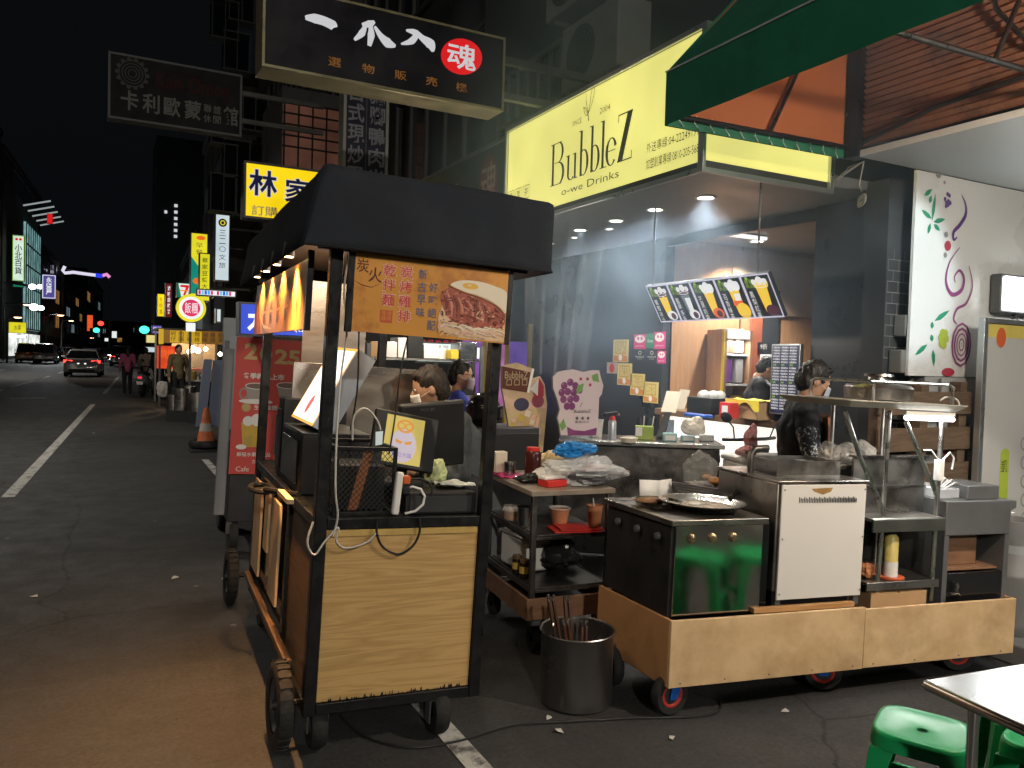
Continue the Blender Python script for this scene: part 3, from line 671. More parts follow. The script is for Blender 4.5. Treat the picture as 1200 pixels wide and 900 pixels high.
# details on the wood wall : vertical joints, reddish post, door, lit shelves
mb = MB(BLACK)
for px in (786, 866): 
    q = gy(px, 400, 6.6); rel(q.x-.006, q.x+.006, 6.592, 6.5995, .12, 2.95, mb)
mb.build('joint', SHOPB, smooth=0)
a, b = gy(882, 380, 6.55), gy(893, 380, 6.55)
rel(a.x, b.x, 6.54, 6.597, .12, 2.6, MB(pm('red brown post', (.30, .085, .04), .5))).build('post', SHOPB, smooth=0)
a, b = gy(894, 380, 6.57), gy(913, 380, 6.57)
rel(a.x, b.x, 6.57, 6.598, .12, 2.5, MB(PILL)).build('dark_door', SHOPB, smooth=0)
a, b = gy(866, 380, 6.56), gy(882, 300, 6.56)
rel(a.x-.1, 7.9, 6.575, 6.599, 2.22, 2.9, MB(pm('pale warm wall paint', (.40, .29, .20), .6))).build('upper_panel', SHOPB, smooth=0)
# AC units on the upper wall
def ac_unit(label, c, w=.85, h=.62, dp=.36):
    t = T('air_conditioner', label, 'air conditioner', c, -PI/2)
    MB(pm('dirty cream casing', (.20, .20, .185), .6, 0, .2, 3, .1, stain=(.07, .07, .065))).box(-w/2, w/2, 0, dp, 0, h).build('casing', t, bevel=.015)
    mb = MB(BLACK); d = D(mb, (-w/2, 0, 0), (1, 0, 0)); d.disc(w*.36, h*.5, h*.40)
    d.use(GREY)
    for k in range(1, 6): d.ring(w*.36, h*.5, h*.07*k, h*.07*k, .006)
    mb.build('fan_grille', t, smooth=0)
    MB(GREY).beam((-w*.35, -.0, -.03), (-w*.35, dp+.15, -.03), .04).build('bracket', t); MB(GREY).beam((w*.35, -.0, -.03), (w*.35, dp+.15, -.03), .04).build('bracket', t)
    return t
ac_unit('old air conditioner box on the dark wall above the yellow sign', (3.95, 6.25, 4.24), .95, .62)
ac_unit('second air conditioner higher up the same dark wall', (3.95, 6.6, 5.05), .95, .62)
rb = T('building_window', 'dark barred window beside the air conditioner boxes', 'window', (4.4, 8.2, 3.9))
MB(GLASSD).box(-.012, -.002, -.75, .75, 0, 1.2).build('pane', rb, smooth=0)
mb = MB(FRAME)
for k in range(7): mb.box(-.05, -.02, -.75+k*.25-.012, -.75+k*.25+.012, 0, 1.2)
for z in (0, .6, 1.2): mb.box(-.055, -.018, -.77, .77, z-.02, z+.02)
mb.build('bars', rb, smooth=0)

# ---- the big yellow lit sign (front faces the street, end faces the viewer)
YL = em('shop sign yellow', srgb(246, 238, 132), .98, .06, 1.6)
X0, X1, Y0, Y1, Z0, Z1 = 3.45, 4.62, 4.02, 6.83, 2.965, 3.84
ALU = pm('aluminium trim', (.55, .57, .58), .35, .85, .1, 6)
sg = T('shop_sign', 'long yellow lit shop sign with a leaf emblem and phone numbers', 'sign', (X0, Y0, Z0))
MB(CAB).box(.02, X1-X0, .02, Y1-Y0, 0, Z1-Z0).build('cabinet', sg, smooth=0)
mb = MB(YL).box(-.002, .018, .022, Y1-Y0, .004, Z1-Z0-.02)
d = D(mb, (-.002, Y1-Y0, 0), (0, -1, 0), d0=.002, step=.00015)
BRN = pm('brown vinyl print', (.085, .060, .022), .5, 0, 0)
def on(px, py):                                              # board coordinates of a point seen in the photo
    q = gx(px, py, X0); return (Y1-q.y, q.z-Z0)
d.use(BRN)
# high contrast condensed serif letters
def stem(x, y0, y1, w): d.rect(x, x+w, y0, y1)
def serif(x, y, w, t=.008): d.rect(x, x+w, y, y+t)
def arc(cx, cy, rx, ry, a0, a1, wt, wn, n=16):
    p = []; q = []
    for k in range(n+1):
        a = R(a0+(a1-a0)*k/n); p.append((cx+rx*math.cos(a), cy+ry*math.sin(a))); q.append(wn+(wt-wn)*abs(math.cos(a))**1.6)
    d.strip(p, q)
bx, by = on(645, 221); by = .185; xe = on(741, 190)[0]; cap = .36; xh = .21
k = (xe-bx)/1.0
def LX(f): return bx+f*k
st_ = .036
stem(LX(.02), by, by+cap, st_); serif(LX(0), by, .16*k); serif(LX(0), by+cap-.008, .15*k)                         # B
arc(LX(.115), by+cap*.76, .05*k, cap*.225, -90, 90, .034, .008); arc(LX(.115), by+cap*.26, .065*k, cap*.255, -90, 90, .038, .008); serif(LX(.06), by+cap*.515, .06*k, .007)
stem(LX(.235), by+.05, by+xh, st_*.85); serif(LX(.215), by+xh-.007, .05*k); arc(LX(.285), by+.06, .04*k, .058, 180, 320, .03, .008); stem(LX(.325), by, by+xh, st_*.85); serif(LX(.305), by+xh-.007, .04*k); serif(LX(.325), by, .05*k)   # u
for f in (.40, .535):
    stem(LX(f), by, by+cap+.01, st_*.9); serif(LX(f-.02), by+cap+.004, .03*k); arc(LX(f+.045), by+xh*.5, .05*k, xh*.49, -140, 140, .034, .008)       # b b
stem(LX(.665), by, by+cap+.01, st_*.9); serif(LX(.645), by+cap+.004, .03*k); serif(LX(.645), by, .08*k)                                               # l
arc(LX(.775), by+xh*.5, .05*k, xh*.5, 20, 320, .036, .008); d.rect(LX(.735), LX(.822), by+xh*.52, by+xh*.52+.007)                                       # e
zx0, zx1 = .845, 1.0
d.rect(LX(zx0), LX(zx1), by+cap-.010, by+cap); d.rect(LX(zx0), LX(zx1), by, by+.010)
d.poly([(LX(zx0), by), (LX(zx0+.055), by), (LX(zx1), by+cap), (LX(zx1-.055), by+cap)]); d.rect(LX(zx0), LX(zx0)+.008, by+cap-.06, by+cap); d.rect(LX(zx1)-.008, LX(zx1), by, by+.06)
a = on(660, 232); d.text('o-we Drinks', LX(.17), .075, .70*k, .062, 0)
d.text('SINCE', LX(.29), by+cap+.075, .12*k, .045, -.005); d.text('2004', LX(.63), by+cap+.075, .12*k, .045, -.005)
# leaf emblem
ex = LX(.50); ey = by+cap+.06
d.strip([(ex, ey), (ex-.015, ey+.07), (ex-.045, ey+.17), (ex-.05, ey+.24)], [.012, .008, .006, .004])
d.strip([(ex-.012, ey+.06), (ex+.01, ey+.13), (ex+.02, ey+.2), (ex+.045, ey+.27), (ex+.06, ey+.30)], .007); d.strip([(ex-.012, ey+.06), (ex+.035, ey+.12), (ex+.07, ey+.2), (ex+.07, ey+.27), (ex+.06, ey+.30)], .007)
d.strip([(ex-.01, ey+.05), (ex-.05, ey+.06), (ex-.075, ey+.1), (ex-.085, ey+.135), (ex-.05, ey+.12), (ex-.02, ey+.08)], .006); d.strip([(ex-.01, ey+.05), (ex-.085, ey+.135)], .005)
# phone lines and three small icons
pa = on(758, 200)[0]; pb = on(820, 176)[0]
d.text('外送專線:04-22249199', pa, .175, pb-pa, .075, 0); d.text('加盟創業專線:0810-205-568', pa, .06, pb-pa, .075, 0)
i0 = on(600, 232)[0]
for q, ic in enumerate('果葉茶'):
    xx = .03+q*.155; d.frame(xx, xx+.12, .16, .28, .006); d.text(ic, xx+.025, .182, .07, .075)
mb.build('front_face', sg, smooth=0)
mb = MB(YL).box(.02, X1-X0-.01, -.002, .018, .012, Z1-Z0-.02); mb.build('end_face', sg, smooth=0)
mb = MB(ALU)
for z in (-.075, Z1-Z0-.018): mb.box(-.03, -.004, -.028, Y1-Y0+.02, z, z+.035); mb.box(-.004, X1-X0+.02, -.03, -.004, z, z+.035)
mb.box(-.032, -.003, -.031, .0215, -.07, Z1-Z0+.0); mb.box(X1-X0-.02, X1-X0+.022, -.031, .02, -.07, Z1-Z0)
mb.box(-.03, -.004, Y1-Y0-.0, Y1-Y0+.03, -.07, Z1-Z0)
mb.build('trim', sg, bevel=.004)
mb = MB(CAB); mb.box(-.005, .0, .03, Y1-Y0, -.04, .003); mb.box(.0, X1-X0-.01, .0, .004, -.04, .011); mb.build('skirt', sg, smooth=0)

# green wall board of the neighbouring shop, farther along
t = T('wall_sign', 'dark green wall board with pinkish brush characters beside the yellow sign', 'sign', (3.5, 6.9, 3.0))
MB(pm('dark green board', (.018, .030, .030), .4, 0, .15, 1)).box(.0, .9, .0, 3.2, 0, .80).build('board', t, smooth=0)
mb = MB(pm('pinkish brown print', (.34, .22, .19), .5)); d = D(mb, (0, 3.2, 0), (0, -1, 0), d0=.004)
d.text('一', .55, .34, .22, .06, .01); d.text('爪', 1.1, .24, .3, .36, .012); d.text('入', 1.78, .24, .34, .36, .012)
d.use(pm('dim red print', (.14, .018, .016), .5)); d.disc(2.72, .42, .22, .33); d.use(_mc['pinkish brown print']); d.text('魂', 2.55, .16, .36, .50, .006)
mb.build('lettering', t, smooth=0)
MB(GREY).box(-.02, .02, 0, 3.2, .80, .835).build('rim', t, smooth=0)

# ---- downlights in the soffit and inside
DLE = em('downlight lens', (1, .93, .80), 26, 0)
def downlight(x, y, r, z, label, e, grp):
    t = T('downlight', label, 'downlight', (x, y, z), group=grp)
    MB(WPLAST).lathe([(r*.82, .02), (r*.84, -.004), (r*1.12, -.008), (r*1.15, .02)], (0, 0, 0), 24).build('rim', t)
    MB(DLE).lathe([(.001, .0), (r*.82, .0)], (0, 0, 0), 20).build('lens', t)
    if e: lamp('SPOT', 'downlight_beam', (x, y, z-.03), e, (1, .95, .87), r*.8, (x, y, 0), 125, .6)
for px, py, r, lab, e in ((827, 232, .075, 'nearest round downlight in the canopy soffit', 95), (768, 246, .07, 'second round downlight from the corner of the canopy soffit', 95), (722, 259, .065, 'third round downlight from the corner of the canopy soffit', 85), (680, 270, .065, 'farthest large downlight under the yellow sign', 75)):
    q = gz(px, py, 2.95); downlight(q.x, q.y, r, 2.952, lab, e, 'downlights under the yellow sign')
for px, py, lab in ((714, 268.5, 'small downlight behind the third large one'), (673, 278.5, 'small downlight behind the farthest large one'), (646, 285.5, 'small downlight at the left end of the soffit')):
    q = gz(px, py, 2.95); downlight(q.x, q.y, .035, 2.952, lab, 0, 'downlights under the yellow sign')
for px, py, lab in ((834, 292, 'left ceiling light inside the drinks shop'), (887, 284, 'brightest ceiling light inside the drinks shop'), (908, 299, 'farthest ceiling light inside the drinks shop')):
    q = gz(px, py, 2.94); downlight(q.x, q.y, .075, 2.951, lab, 400, 'ceiling lights inside the drinks shop')
q = gz(842, 298, 2.94); t = T('track_spot', 'white spotlight hanging from the shop ceiling', 'spotlight', (q.x, q.y, 2.95))
MB(WPLAST).tube([(0, 0, 0), (0, 0, -.16)], .012, 8).build('stem', t); MB(WPLAST).cyl((-.05, -.02, -.17), (.05, .03, -.27), .045, .05, 14).build('head', t)
q = gz(875, 276, 2.94); t = T('tube_light', 'flat white tube light on the shop ceiling', 'lamp', (q.x, q.y, 2.945))
MB(em('tube dim', (1, 1, 1), 1.5, 0)).box(-.25, .25, -.03, .03, -.03, -.003).build('tube', t); MB(WPLAST).box(-.28, .28, -.045, .045, -.002, .004).build('housing', t)

# ---- five lit menu boards hung in a row
HM = T('hanging_menu', 'row of five black lit menu panels with tall drinks hung over the counter', 'menu board', (0, 0, 0))
TL, BL, TR, BR = gx(750, 335, 4.12), gx(775, 377, 4.30), gx(905, 320, 4.12), gx(920, 372, 4.30)
zt = (TL.z+TR.z)/2; zb = (BL.z+BR.z)/2
P0 = Vector((4.30, BL.y, zb)); P1 = Vector((4.30, BR.y, zb)); up = (Vector((4.12, TL.y, zt))-P0); up.y = 0
Hh = up.length; Ww = (P0-P1).length; skew = 0
rr_ = Vector((0, -1, 0)); uu = up.normalized(); nn = rr_.cross(uu)
TRIM = em('white lit edge', srgb(220, 215, 235), .8, 0)
MNB = em('menu black', (.010, .010, .012), .6, 0)
Yel = em('menu yellow', srgb(250, 205, 60), .95, 0); Grn = em('menu green', srgb(150, 190, 50), .8, 0); Wht = em('menu white', srgb(240, 240, 240), .9, 0); Pnk = em('menu orange', srgb(240, 110, 50), .85, 0); Prp = em('menu dark fruit', srgb(90, 40, 60), .7, 0); Gry = em('menu grey', srgb(120, 125, 130), .7, 0)
looks = [(Yel, Prp, Wht), (Gry, Prp, Wht), (Yel, Wht, Pnk), (Yel, Wht, Pnk), (Yel, Yel, Prp)]
pw = Ww/5
for k in range(5):
    mb = MB(BLACK); q0 = P0+rr_*(k*pw)
    a = [q0, q0+rr_*pw, q0+rr_*pw+up, q0+up]; mb.prism(a, -nn*.03)
    mb.use(MNB).face([q_+nn*.002 for q_ in a])
    d = D(mb, q0, rr_, uu, d0=.003, step=.00015)
    d.use(TRIM); d.frame(.0, pw, .0, Hh, .012)
    A, B, Cc = looks[k]
    cx = pw*.60; 
    d.use(A); d.poly([(cx-.034, .05), (cx+.034, .05), (cx+.054, Hh*.74), (cx-.054, Hh*.74)])
    if k in (1, 3): d.use(Wht).poly([(cx-.012, .05), (cx+.034, .05), (cx+.046, Hh*.6), (cx-.016, Hh*.6)])
    d.use(B); d.disc(cx-.025, Hh*.77, .04); d.disc(cx+.035, Hh*.78, .04)
    d.use(Wht); d.disc(cx, Hh*.86, .03); d.disc(cx+.05, Hh*.83, .022); d.disc(cx-.055, Hh*.83, .022); d.ring(cx, Hh*.73, .055, .012, .005)
    d.use(Cc); d.disc(cx+.03, .06, .06, .045); d.use(Yel if k == 3 else Prp).disc(cx+.04, .055, .03)
    if k == 3: d.use(Pnk).rect(cx-.05, cx+.05, Hh*.32, Hh*.44); d.use(Yel).disc(cx+.03, .07, .065)
    d.use(Grn); d.text('鮮果', pw*.10, Hh*.80, .075, .035); d.text('新品', pw*.10, Hh*.70, .075, .035); d.disc(pw*.2, Hh*.92, .014)
    d.use(Wht); d.column(['葡萄冰沙', '藍莓多多', '芒果奶霜', '百香綠茶', '鳳梨紅茶'][k], pw*.13, Hh*.62, .04, .05, .12)
    d.use(Gry); d.text('BubbleZ', pw*.6, .018, .09, .012)
    mb.build('menu_panel', HM, smooth=0)
for yy in (P0.y-.1, P1.y+.1):
    MB(GREY).tube([(4.12, yy, zt), (4.12, yy, 2.955)], .008, 6).build('hanger', HM)

# ---- service counter with the glowing front
GLW = em('counter glow', (1, .93, .84), 1.15, .08, 2)
ct = T('service_counter', 'drinks shop counter with a brown top and glowing white front', 'counter', (5.2, 4.6, .12))
MB(pm('brown counter top', (.20, .12, .07), .35)).box(-.08, .55, 0, 1.99, .985, 1.05).build('top', ct, bevel=.006)
MB(GLW).box(.0, .02, .02, 1.95, .55, .983).build('lit_front', ct, smooth=0)
MB(WALLW).box(.022, .5, .02, 1.95, 0, .983).build('body', ct, smooth=0)
MB(PILL).box(-.004, .02, .02, 1.95, 0, .545).build('kick_panel', ct, smooth=0)
MB(WALLW).box(-.006, .02, 1.955, 1.995, 0, .985).build('end_trim', ct, smooth=0)
# things on the counter
def thing1(name, label, cat, mb, loc=(0, 0, 0), rz=0, group=None, **kw): return tag(mb.build(name, None, loc, rz, **kw), label, cat, group)
CT = 1.172
def onc(px, py, z=CT): return gz(px, py, z)
PAPER = pm('cream card', (.62, .56, .44), .7, 0, .05)
for px, py, lab, tilt in ((783, 483, 'cream price card leaning at the left end of the counter', .2), (796, 479, 'taller cream card behind the leaning price card', -.1)):
    q = onc(px, py); mb = MB(PAPER); mb.prism([(0, -.09, 0), (0, .09, 0), (.05, .07, .2), (.05, -.11, .2)], (.004, 0, 0)); thing1('price_card', lab, 'card', mb, q, tilt, 'cream cards on the counter')
q = onc(820, 484); t = T('black_tray_box', 'black open box of napkins on the shop counter', 'box', (q.x+.12, q.y, CT)); mb = MB(BLACK); mb.box(-.14, .14, -.17, .17, 0, .15); mb.build('box', t, bevel=.006)
mb = MB(pm('clear wrap', (.75, .75, .72), .25, 0, .1, alpha=.55)); 
for k in range(5): mb.ell((random.uniform(-.09, .09), random.uniform(-.12, .12), .17), .06, .06, .05, 8, 6)
mb.build('napkins', t)
q = onc(818, 489); mb = MB(pm('blue plastic', (.03, .10, .42), .4)); mb.box(-.05, .05, -.14, .14, 0, .03); thing1('blue_tray', 'flat blue tray in front of the black box on the counter', 'tray', mb, (q.x, q.y, CT), bevel=.008)
q = onc(846, 490); t = T('red_carton', 'small red and white carton on the shop counter', 'carton', (q.x+.08, q.y, CT)); MB(RED).box(-.05, .05, -.07, .07, 0, .14).build('box', t, bevel=.004); MB(CREAM).box(-.054, -.0502, -.035, .035, .02, .11).build('label_patch', t, smooth=0)
q = onc(872, 491); t = T('yellow_bag', 'paper carton wrapped with a yellow cloth on the counter', 'bag', (q.x+.1, q.y, CT))
MB(CARD).box(-.1, .1, -.16, .16, 0, .16).build('carton', t, bevel=.006)
YC = pm('yellow cloth', (.62, .47, .04), .8, 0, .15, 10, bump=.3)
mb = MB(YC); mb.sheet(lambda u, v: ((u-.5)*.26, (v-.5)*.40, .168+.012*math.sin(u*9)*math.sin(v*11)), 8, 8); mb.sheet(lambda u, v: (-.132-.006*math.sin(v*14), (v-.5)*.40, .17-.10*u*(.6+.4*math.sin(v*9+1))), 6, 12); mb.build('cloth', t)
q = onc(905, 492); mb = MB(pm('dark green plastic', (.012, .05, .03), .4)); mb.lathe([(.001, 0), (.06, 0), (.07, .22), (.062, .22), (.055, .01)], (0, 0, 0), 16); thing1('bin', 'dark green cylinder bin on the right of the counter', 'bin', mb, (q.x+.1, q.y, CT))
# upright lit menu beside the pillar
a, b, c2 = gx(907, 405, 5.08), gx(938, 404, 5.08), gx(905, 483, 5.08)
t = T('menu_board', 'upright lit price board with columns of tiny white text beside the pillar', 'menu board', (5.08, b.y, c2.z)); Wd = a.y-b.y; Hd = a.z-c2.z
MB(ALU).box(-.012, .03, -.012, Wd+.012, -.012, Hd+.012).build('frame', t, bevel=.004)
mb = MB(em('dark lit price list', srgb(40, 42, 70), .5, 0)); mb.box(-.016, -.0125, 0, Wd, 0, Hd); d = D(mb, (-.016, Wd, 0), (0, -1, 0)); 
for cidx in range(3):
    for rw in range(22):
        if rw in (6, 12, 17): d.use(Grn); d.text('推薦', Wd*(.06+cidx*.32), Hd*(.955-rw*.043), Wd*.12, Hd*.03)
        else:
            d.use(Wht); d.text(random.choice(['珍珠奶茶45', '青蛙撞奶50', '百香綠茶40', '冬瓜檸檬45', '鮮奶紅茶55']), Wd*(.05+cidx*.32), Hd*(.955-rw*.043), Wd*.26, Hd*.028)
d.use(Yel).disc(Wd*.72, Hd*.05, Wd*.14, Hd*.05)
mb.build('list', t, smooth=0)
# lit display fridge on the back wall
a, b = gy(853, 386, 6.3), gy(880, 386, 6.3); zb_ = .12
t = T('display_fridge', 'lit glass fridge with purple and yellow packets behind the staff member', 'fridge', (a.x, 6.3, zb_)); Wf = b.x-a.x; ztop = a.z-zb_
mb = MB(WPLAST); mb.box(0, Wf, .02, .28, ztop-.1, ztop); mb.use(WALLW); mb.box(-.03, 0, 0, .28, 0, ztop); mb.box(Wf, Wf+.03, 0, .28, 0, ztop); mb.use(WPLAST); mb.box(0, Wf, .24, .28, 0, ztop-.1)
for z in (.5, .9, 1.3, 1.62): mb.box(0, Wf, .03, .24, z, z+.02)
mb.build('body', t, smooth=0)
MB(em('fridge light', (1, 1, 1), 1.3, 0)).box(.01, Wf-.01, .0, .018, ztop-.09, ztop-.01).build('light_bar', t, smooth=0)
lamp('AREA', 'fridge_light', (a.x+Wf/2, 6.33, zb_+ztop-.12), 6, (1, 1, 1), .25, (a.x+Wf/2, 6.45, 0))
PK = [pm('purple packet', (.30, .09, .42), .4), pm('yellow packet', (.70, .52, .06), .4), pm('brown packet', (.28, .20, .13), .5), CREAM]
for z, ms in ((.93, (0, 1)), (1.33, (0, 3)), (1.65, (2, 2, 3))):
    for k, m_ in enumerate(ms):
        wd = Wf/len(ms); MB(PK[m_]).box(k*wd+.03, (k+1)*wd-.03, .06, .2, z, z+.26).build('packet', t, bevel=.012)
MB(PK[1]).box(-.05, -.031, .0, .03, 0, ztop).build('side_strip', t, smooth=0)
# notices behind the staff
mb = MB(CREAM); a, b = gy(892, 415, 6.5), gy(905, 470, 6.5); mb.box(a.x, b.x, 6.5, 6.512, b.z, a.z); d = D(mb, (a.x, 6.5, b.z), (1, 0, 0)); d.use(GREY)
for k in range(7): d.text('今日供應', .03, .04+k*.055, (b.x-a.x)*.6, .03)
d.use(RED).disc((b.x-a.x)*.8, .35, .03)
thing1('notice', 'tall white notice sheet behind the staff member', 'notice', mb, smooth=0)
a, b = gy(890, 401, 6.5), gy(903, 411, 6.5); mb = MB(INK); mb.box(a.x, b.x, 6.52, 6.53, b.z, a.z); d = D(mb, (a.x, 6.52, b.z), (1, 0, 0)); d.use(CREAM).text('9折', (b.x-a.x)*.2, (a.z-b.z)*.15, (b.x-a.x)*.6, (a.z-b.z)*.7)
thing1('price_tag', 'small black discount tag above the tall notice', 'notice', mb, smooth=0)

# ---- posters and stickers on the black wall (plane x = 5.2)
POST = pm('pale yellow poster', (.66, .55, .22), .5, 0, .08, 4)
ORN = pm('orange print', (.62, .25, .06), .5); OCH = pm('ochre print', (.52, .36, .08), .5)
def poster(name, label, tl, br, draw, m, cat='poster', group=None):
    a, b = gx(*tl, 5.196), gx(*br, 5.196); W, H = a.y-b.y, a.z-b.z
    mb = MB(m); mb.box(0, .003, 0, W, 0, H); d = D(mb, (0, W, 0), (0, -1, 0), d0=.001); draw(d, W, H)
    return thing1(name, label, cat, mb, (5.195, b.y, b.z), group=group, smooth=0)
for tl, br, ch, lab in (((719, 398), (736, 424.5), '奶', 'uppermost yellow drink poster on the black wall'), ((724, 425.5), (740, 452), '果', 'second yellow drink poster in the descending row'), ((739, 437.5), (755, 464), '茶', 'third yellow drink poster in the descending row'), ((754.5, 447), (771, 473), '冰', 'lowest yellow drink poster next to the wood wall')):
    def dr(d, W, H, ch=ch):
        d.use(ORN).poly([(.05*W, .04*H), (.95*W, .04*H), (.95*W, .24*H), (.6*W, .36*H), (.3*W, .26*H), (.05*W, .3*H)]); d.use(OCH).text(ch, .22*W, .42*H, .56*W, .44*H); d.frame(.14*W, .86*W, .36*H, .92*H, .015); d.use(CREAM).disc(.5*W, .2*H, .12*W)
    poster('drink_poster', lab, tl, br, dr, POST, group='yellow drink posters on the black wall')
poster('photo_print', 'small pinkish print left of the second yellow poster', (711.5, 424.5), (723, 438), lambda d, W, H: d.use(RED).disc(.5*W, .5*H, .25*W), pm('pale pink card', (.5, .36, .30), .6))
PINK = pm('magenta sticker', (.62, .04, .20), .45)
for tl, br, lab in (((743, 392), (757, 409), 'left magenta sticker at the top of the black wall'), ((766.5, 389), (779.5, 409), 'right magenta sticker beside the green one'), ((770.5, 411), (780, 426), 'small magenta sticker below the other two')):
    poster('sticker', lab, tl, br, lambda d, W, H: (d.use(CREAM).disc(.5*W, .68*H, .4*W, .26*H), d.use(PINK).disc(.36*W, .72*H, .08*W), d.use(PINK).disc(.64*W, .72*H, .08*W), d.use(CREAM).text('delivery', .15*W, .12*H, .7*W, .14*H)), PINK, 'sticker', 'magenta stickers')
poster('sticker', 'green sticker between two magenta ones', (757.5, 391), (767, 408), lambda d, W, H: d.use(CREAM).text('Eats', .2*W, .4*H, .6*W, .2*H), pm('green sticker paint', (.03, .22, .09), .5), 'sticker')
for px, lab in ((744.5, 'left white printed logo on the black wall'), (758.5, 'right white printed logo on the black wall')):
    poster('logo_print', lab, (px, 410.5), (px+11, 424), lambda d, W, H: (d.use(CREAM).ring(.5*W, .78*H, .14*W, .14*H, .006), d.text('BubbleZ', .08*W, .36*H, .84*W, .14*H), d.text('drinks', .25*W, .2*H, .5*W, .08*H)), PILL, 'sticker')

# clear plastic curtain left of the black wall
FILM = pm('clear plastic film', (.30, .32, .33), .22, 0, .2, 3, alpha=.09)
a, b = gy(616, 320, 6.4), gy(700, 440, 6.4)
mb = MB(FILM); Wc = b.x-a.x
mb.sheet(lambda u, v: (a.x+Wc*u*(1-.28*v)+Wc*.10*v, 6.4+.07*math.sin(u*24+2*v)+.04*math.sin(u*51), 2.93-(2.93-b.z)*v), 60, 10)
thing1('plastic_curtain', 'clear plastic curtain hanging beside the black wall', 'curtain', mb, smooth=80)

# ---- claw shop beyond (violet glow) seen between cart and shelf
t = T('claw_shop_front', 'violet lit toy machine shop front beyond the drinks shop', 'shop front', (5.0, 7.4, .12))
rel2 = lambda x0, x1, y0, y1, z0, z1, mb: mb.box(x0, x1, y0, y1, z0, z1)
MB(DARKW).box(-.9, .15, 2.02, 2.04, 0, 2.8).build('back_panel', t, smooth=0)
for k, hx in enumerate(((150, 95, 190), (190, 120, 175), (110, 80, 170))):
    MB(em('machine glow %d' % k, srgb(*hx), .55, .2, 4)).box(-.85+k*.34, -.58+k*.34, 1.98, 2.018, .75, 1.75).build('machine_window', t, smooth=0)
    MB(OCH).box(-.575+k*.34, -.515+k*.34, 1.96, 2.018, .2, 2.0).build('machine_frame', t, smooth=0)

# ------------------------------------------------------------------ stall building on the right
CORR = pm('rusty painted sheet', (.26, .12, .07), .65, .1, .3, 3, .12, stain=(.05, .03, .025), stain_at=(.5, .7), sscale=2.2)
FX = 4.3
sb = T('stall_building', 'old building with a rusty corrugated front and white ceiling on the right', 'building', (FX, 3.55, 0))
mb = MB(CORR)
n = 70
mb.loft([[(-.012*(math.cos(2*PI*k/2)), y, 3.06+k*.02) for k in range(n)] for y in (-9, -.02)], closed=False); mb.build('corrugated_front', sb, smooth=0)
MB(pm('white ceiling', (.66, .68, .66), .5, 0, .06, 1, stain=(.35, .34, .31), stain_at=(.62, .8))).box(-.02, 6, -9, -.05, 3.0, 3.04).build('ceiling', sb, smooth=0)
GW = pm('grey wall', (.36, .365, .37), .6, 0, .08, 1.5)
MB(GW).box(.74, 6, -.05, .10, .1, 2.995).build('grey_wall', sb, smooth=0)
MB(DARKW).box(.60, .90, .15, .22, .12, 2.95).build('recess_wall', sb, smooth=0)
mb = MB(BLACKP); mb.box(-.05, .05, -.06, .04, 3.0, 4.4); mb.build('corner_post', sb)
mb = MB(pm('dark red print', (.10, .012, .012), .6)); d = D(mb, (-.02, -1.15, 3.22), (0, -1, 0)); d.text('濃', 0, 0, .52, .44, .02); mb.build('lettering', sb, smooth=0)
# cables along the front
CBL = pm('black cable', (.02, .02, .02), .5)
for pts, lab in ((((-.04, -.1, 3.08), (-.07, -.6, 3.16), (-.05, -1.2, 3.20), (-.05, -2.4, 3.24)), 'black cable bundle running along the corrugated front'), (((-.04, -.85, 3.9), (-.06, -.92, 3.6), (-.05, -1.1, 3.35), (-.05, -1.4, 3.22)), 'thin black cable drooping across the corrugated front')):
    thing1('cable', lab, 'cable', MB(CBL).tube([Vector(p)+Vector((FX, 3.55, 0)) for p in pts], .014, 6))
mb = MB(pm('pale cable', (.45, .45, .43), .5))
q = gx(1016, 190, 4.25); e_ = gx(1016, 238, 4.25)
c0 = [Vector((4.22, q.y, q.z)), Vector((4.2, q.y+.01, q.z-.15)), Vector((4.2, e_.y, e_.z+.06))]
mb.tube(c0, .004, 5)
for k in range(3): mb.tube([Vector((4.2+.09*math.cos(a)*.6, e_.y+.07*math.cos(a), e_.z+.01*k+.022*math.sin(a))) for a in [i*2*PI/14 for i in range(14)]], .007, 5, closed=True)
for k in range(4): mb.tube([Vector((4.22, q.y, q.z)), Vector((4.2, q.y+.10+.05*k, q.z-.02-.03*k)), Vector((4.25, q.y+.2+.03*k, q.z-.08-.04*k))], .0022, 4)
thing1('cable_coil', 'coil of pale wire dangling below the ceiling corner', 'cable', mb)
# painted white panel with flowers (faces the viewer)
PY = 3.49
a = gy(1075, 191, PY); c3 = gy(1061, 440, PY)
px0 = a.x; pz0, pz1 = c3.z, 2.992
fp = T('painted_panel', 'white wall panel painted with green leaves and purple scrolls', 'panel', (px0, PY, pz0)); W_, H_ = 2.4, pz1-pz0
mb = MB(pm('glossy white panel', (.74, .75, .75), .3, 0, .03, 1)); mb.box(0, W_, 0, .02, 0, H_)
d = D(mb, (0, 0, 0), (1, 0, 0), d0=.002)
def fpx(x, y): q = gy(x, y, PY); return (q.x-px0, q.z-pz0)
LEAF = pm('leaf green paint', (.02, .26, .14), .5, 0, .3, 20); PUR = pm('purple paint', (.11, .03, .22), .5); MAU = pm('mauve paint', (.26, .05, .20), .5); REDP = pm('crimson paint', (.42, .04, .07), .5); LIME = pm('lime paint', (.40, .50, .06), .5); GRYP = pm('grey dots', (.25, .25, .24), .5)
def leaf(x0, y0, x1, y1, w):
    a = fpx(x0, y0); b = fpx(x1, y1); m1 = (a[0]*.65+b[0]*.35, a[1]*.65+b[1]*.35); m2 = (a[0]*.3+b[0]*.7, a[1]*.3+b[1]*.7)
    d.strip([a, m1, m2, b], [.004, w, w*.8, .003])
d.use(LEAF)
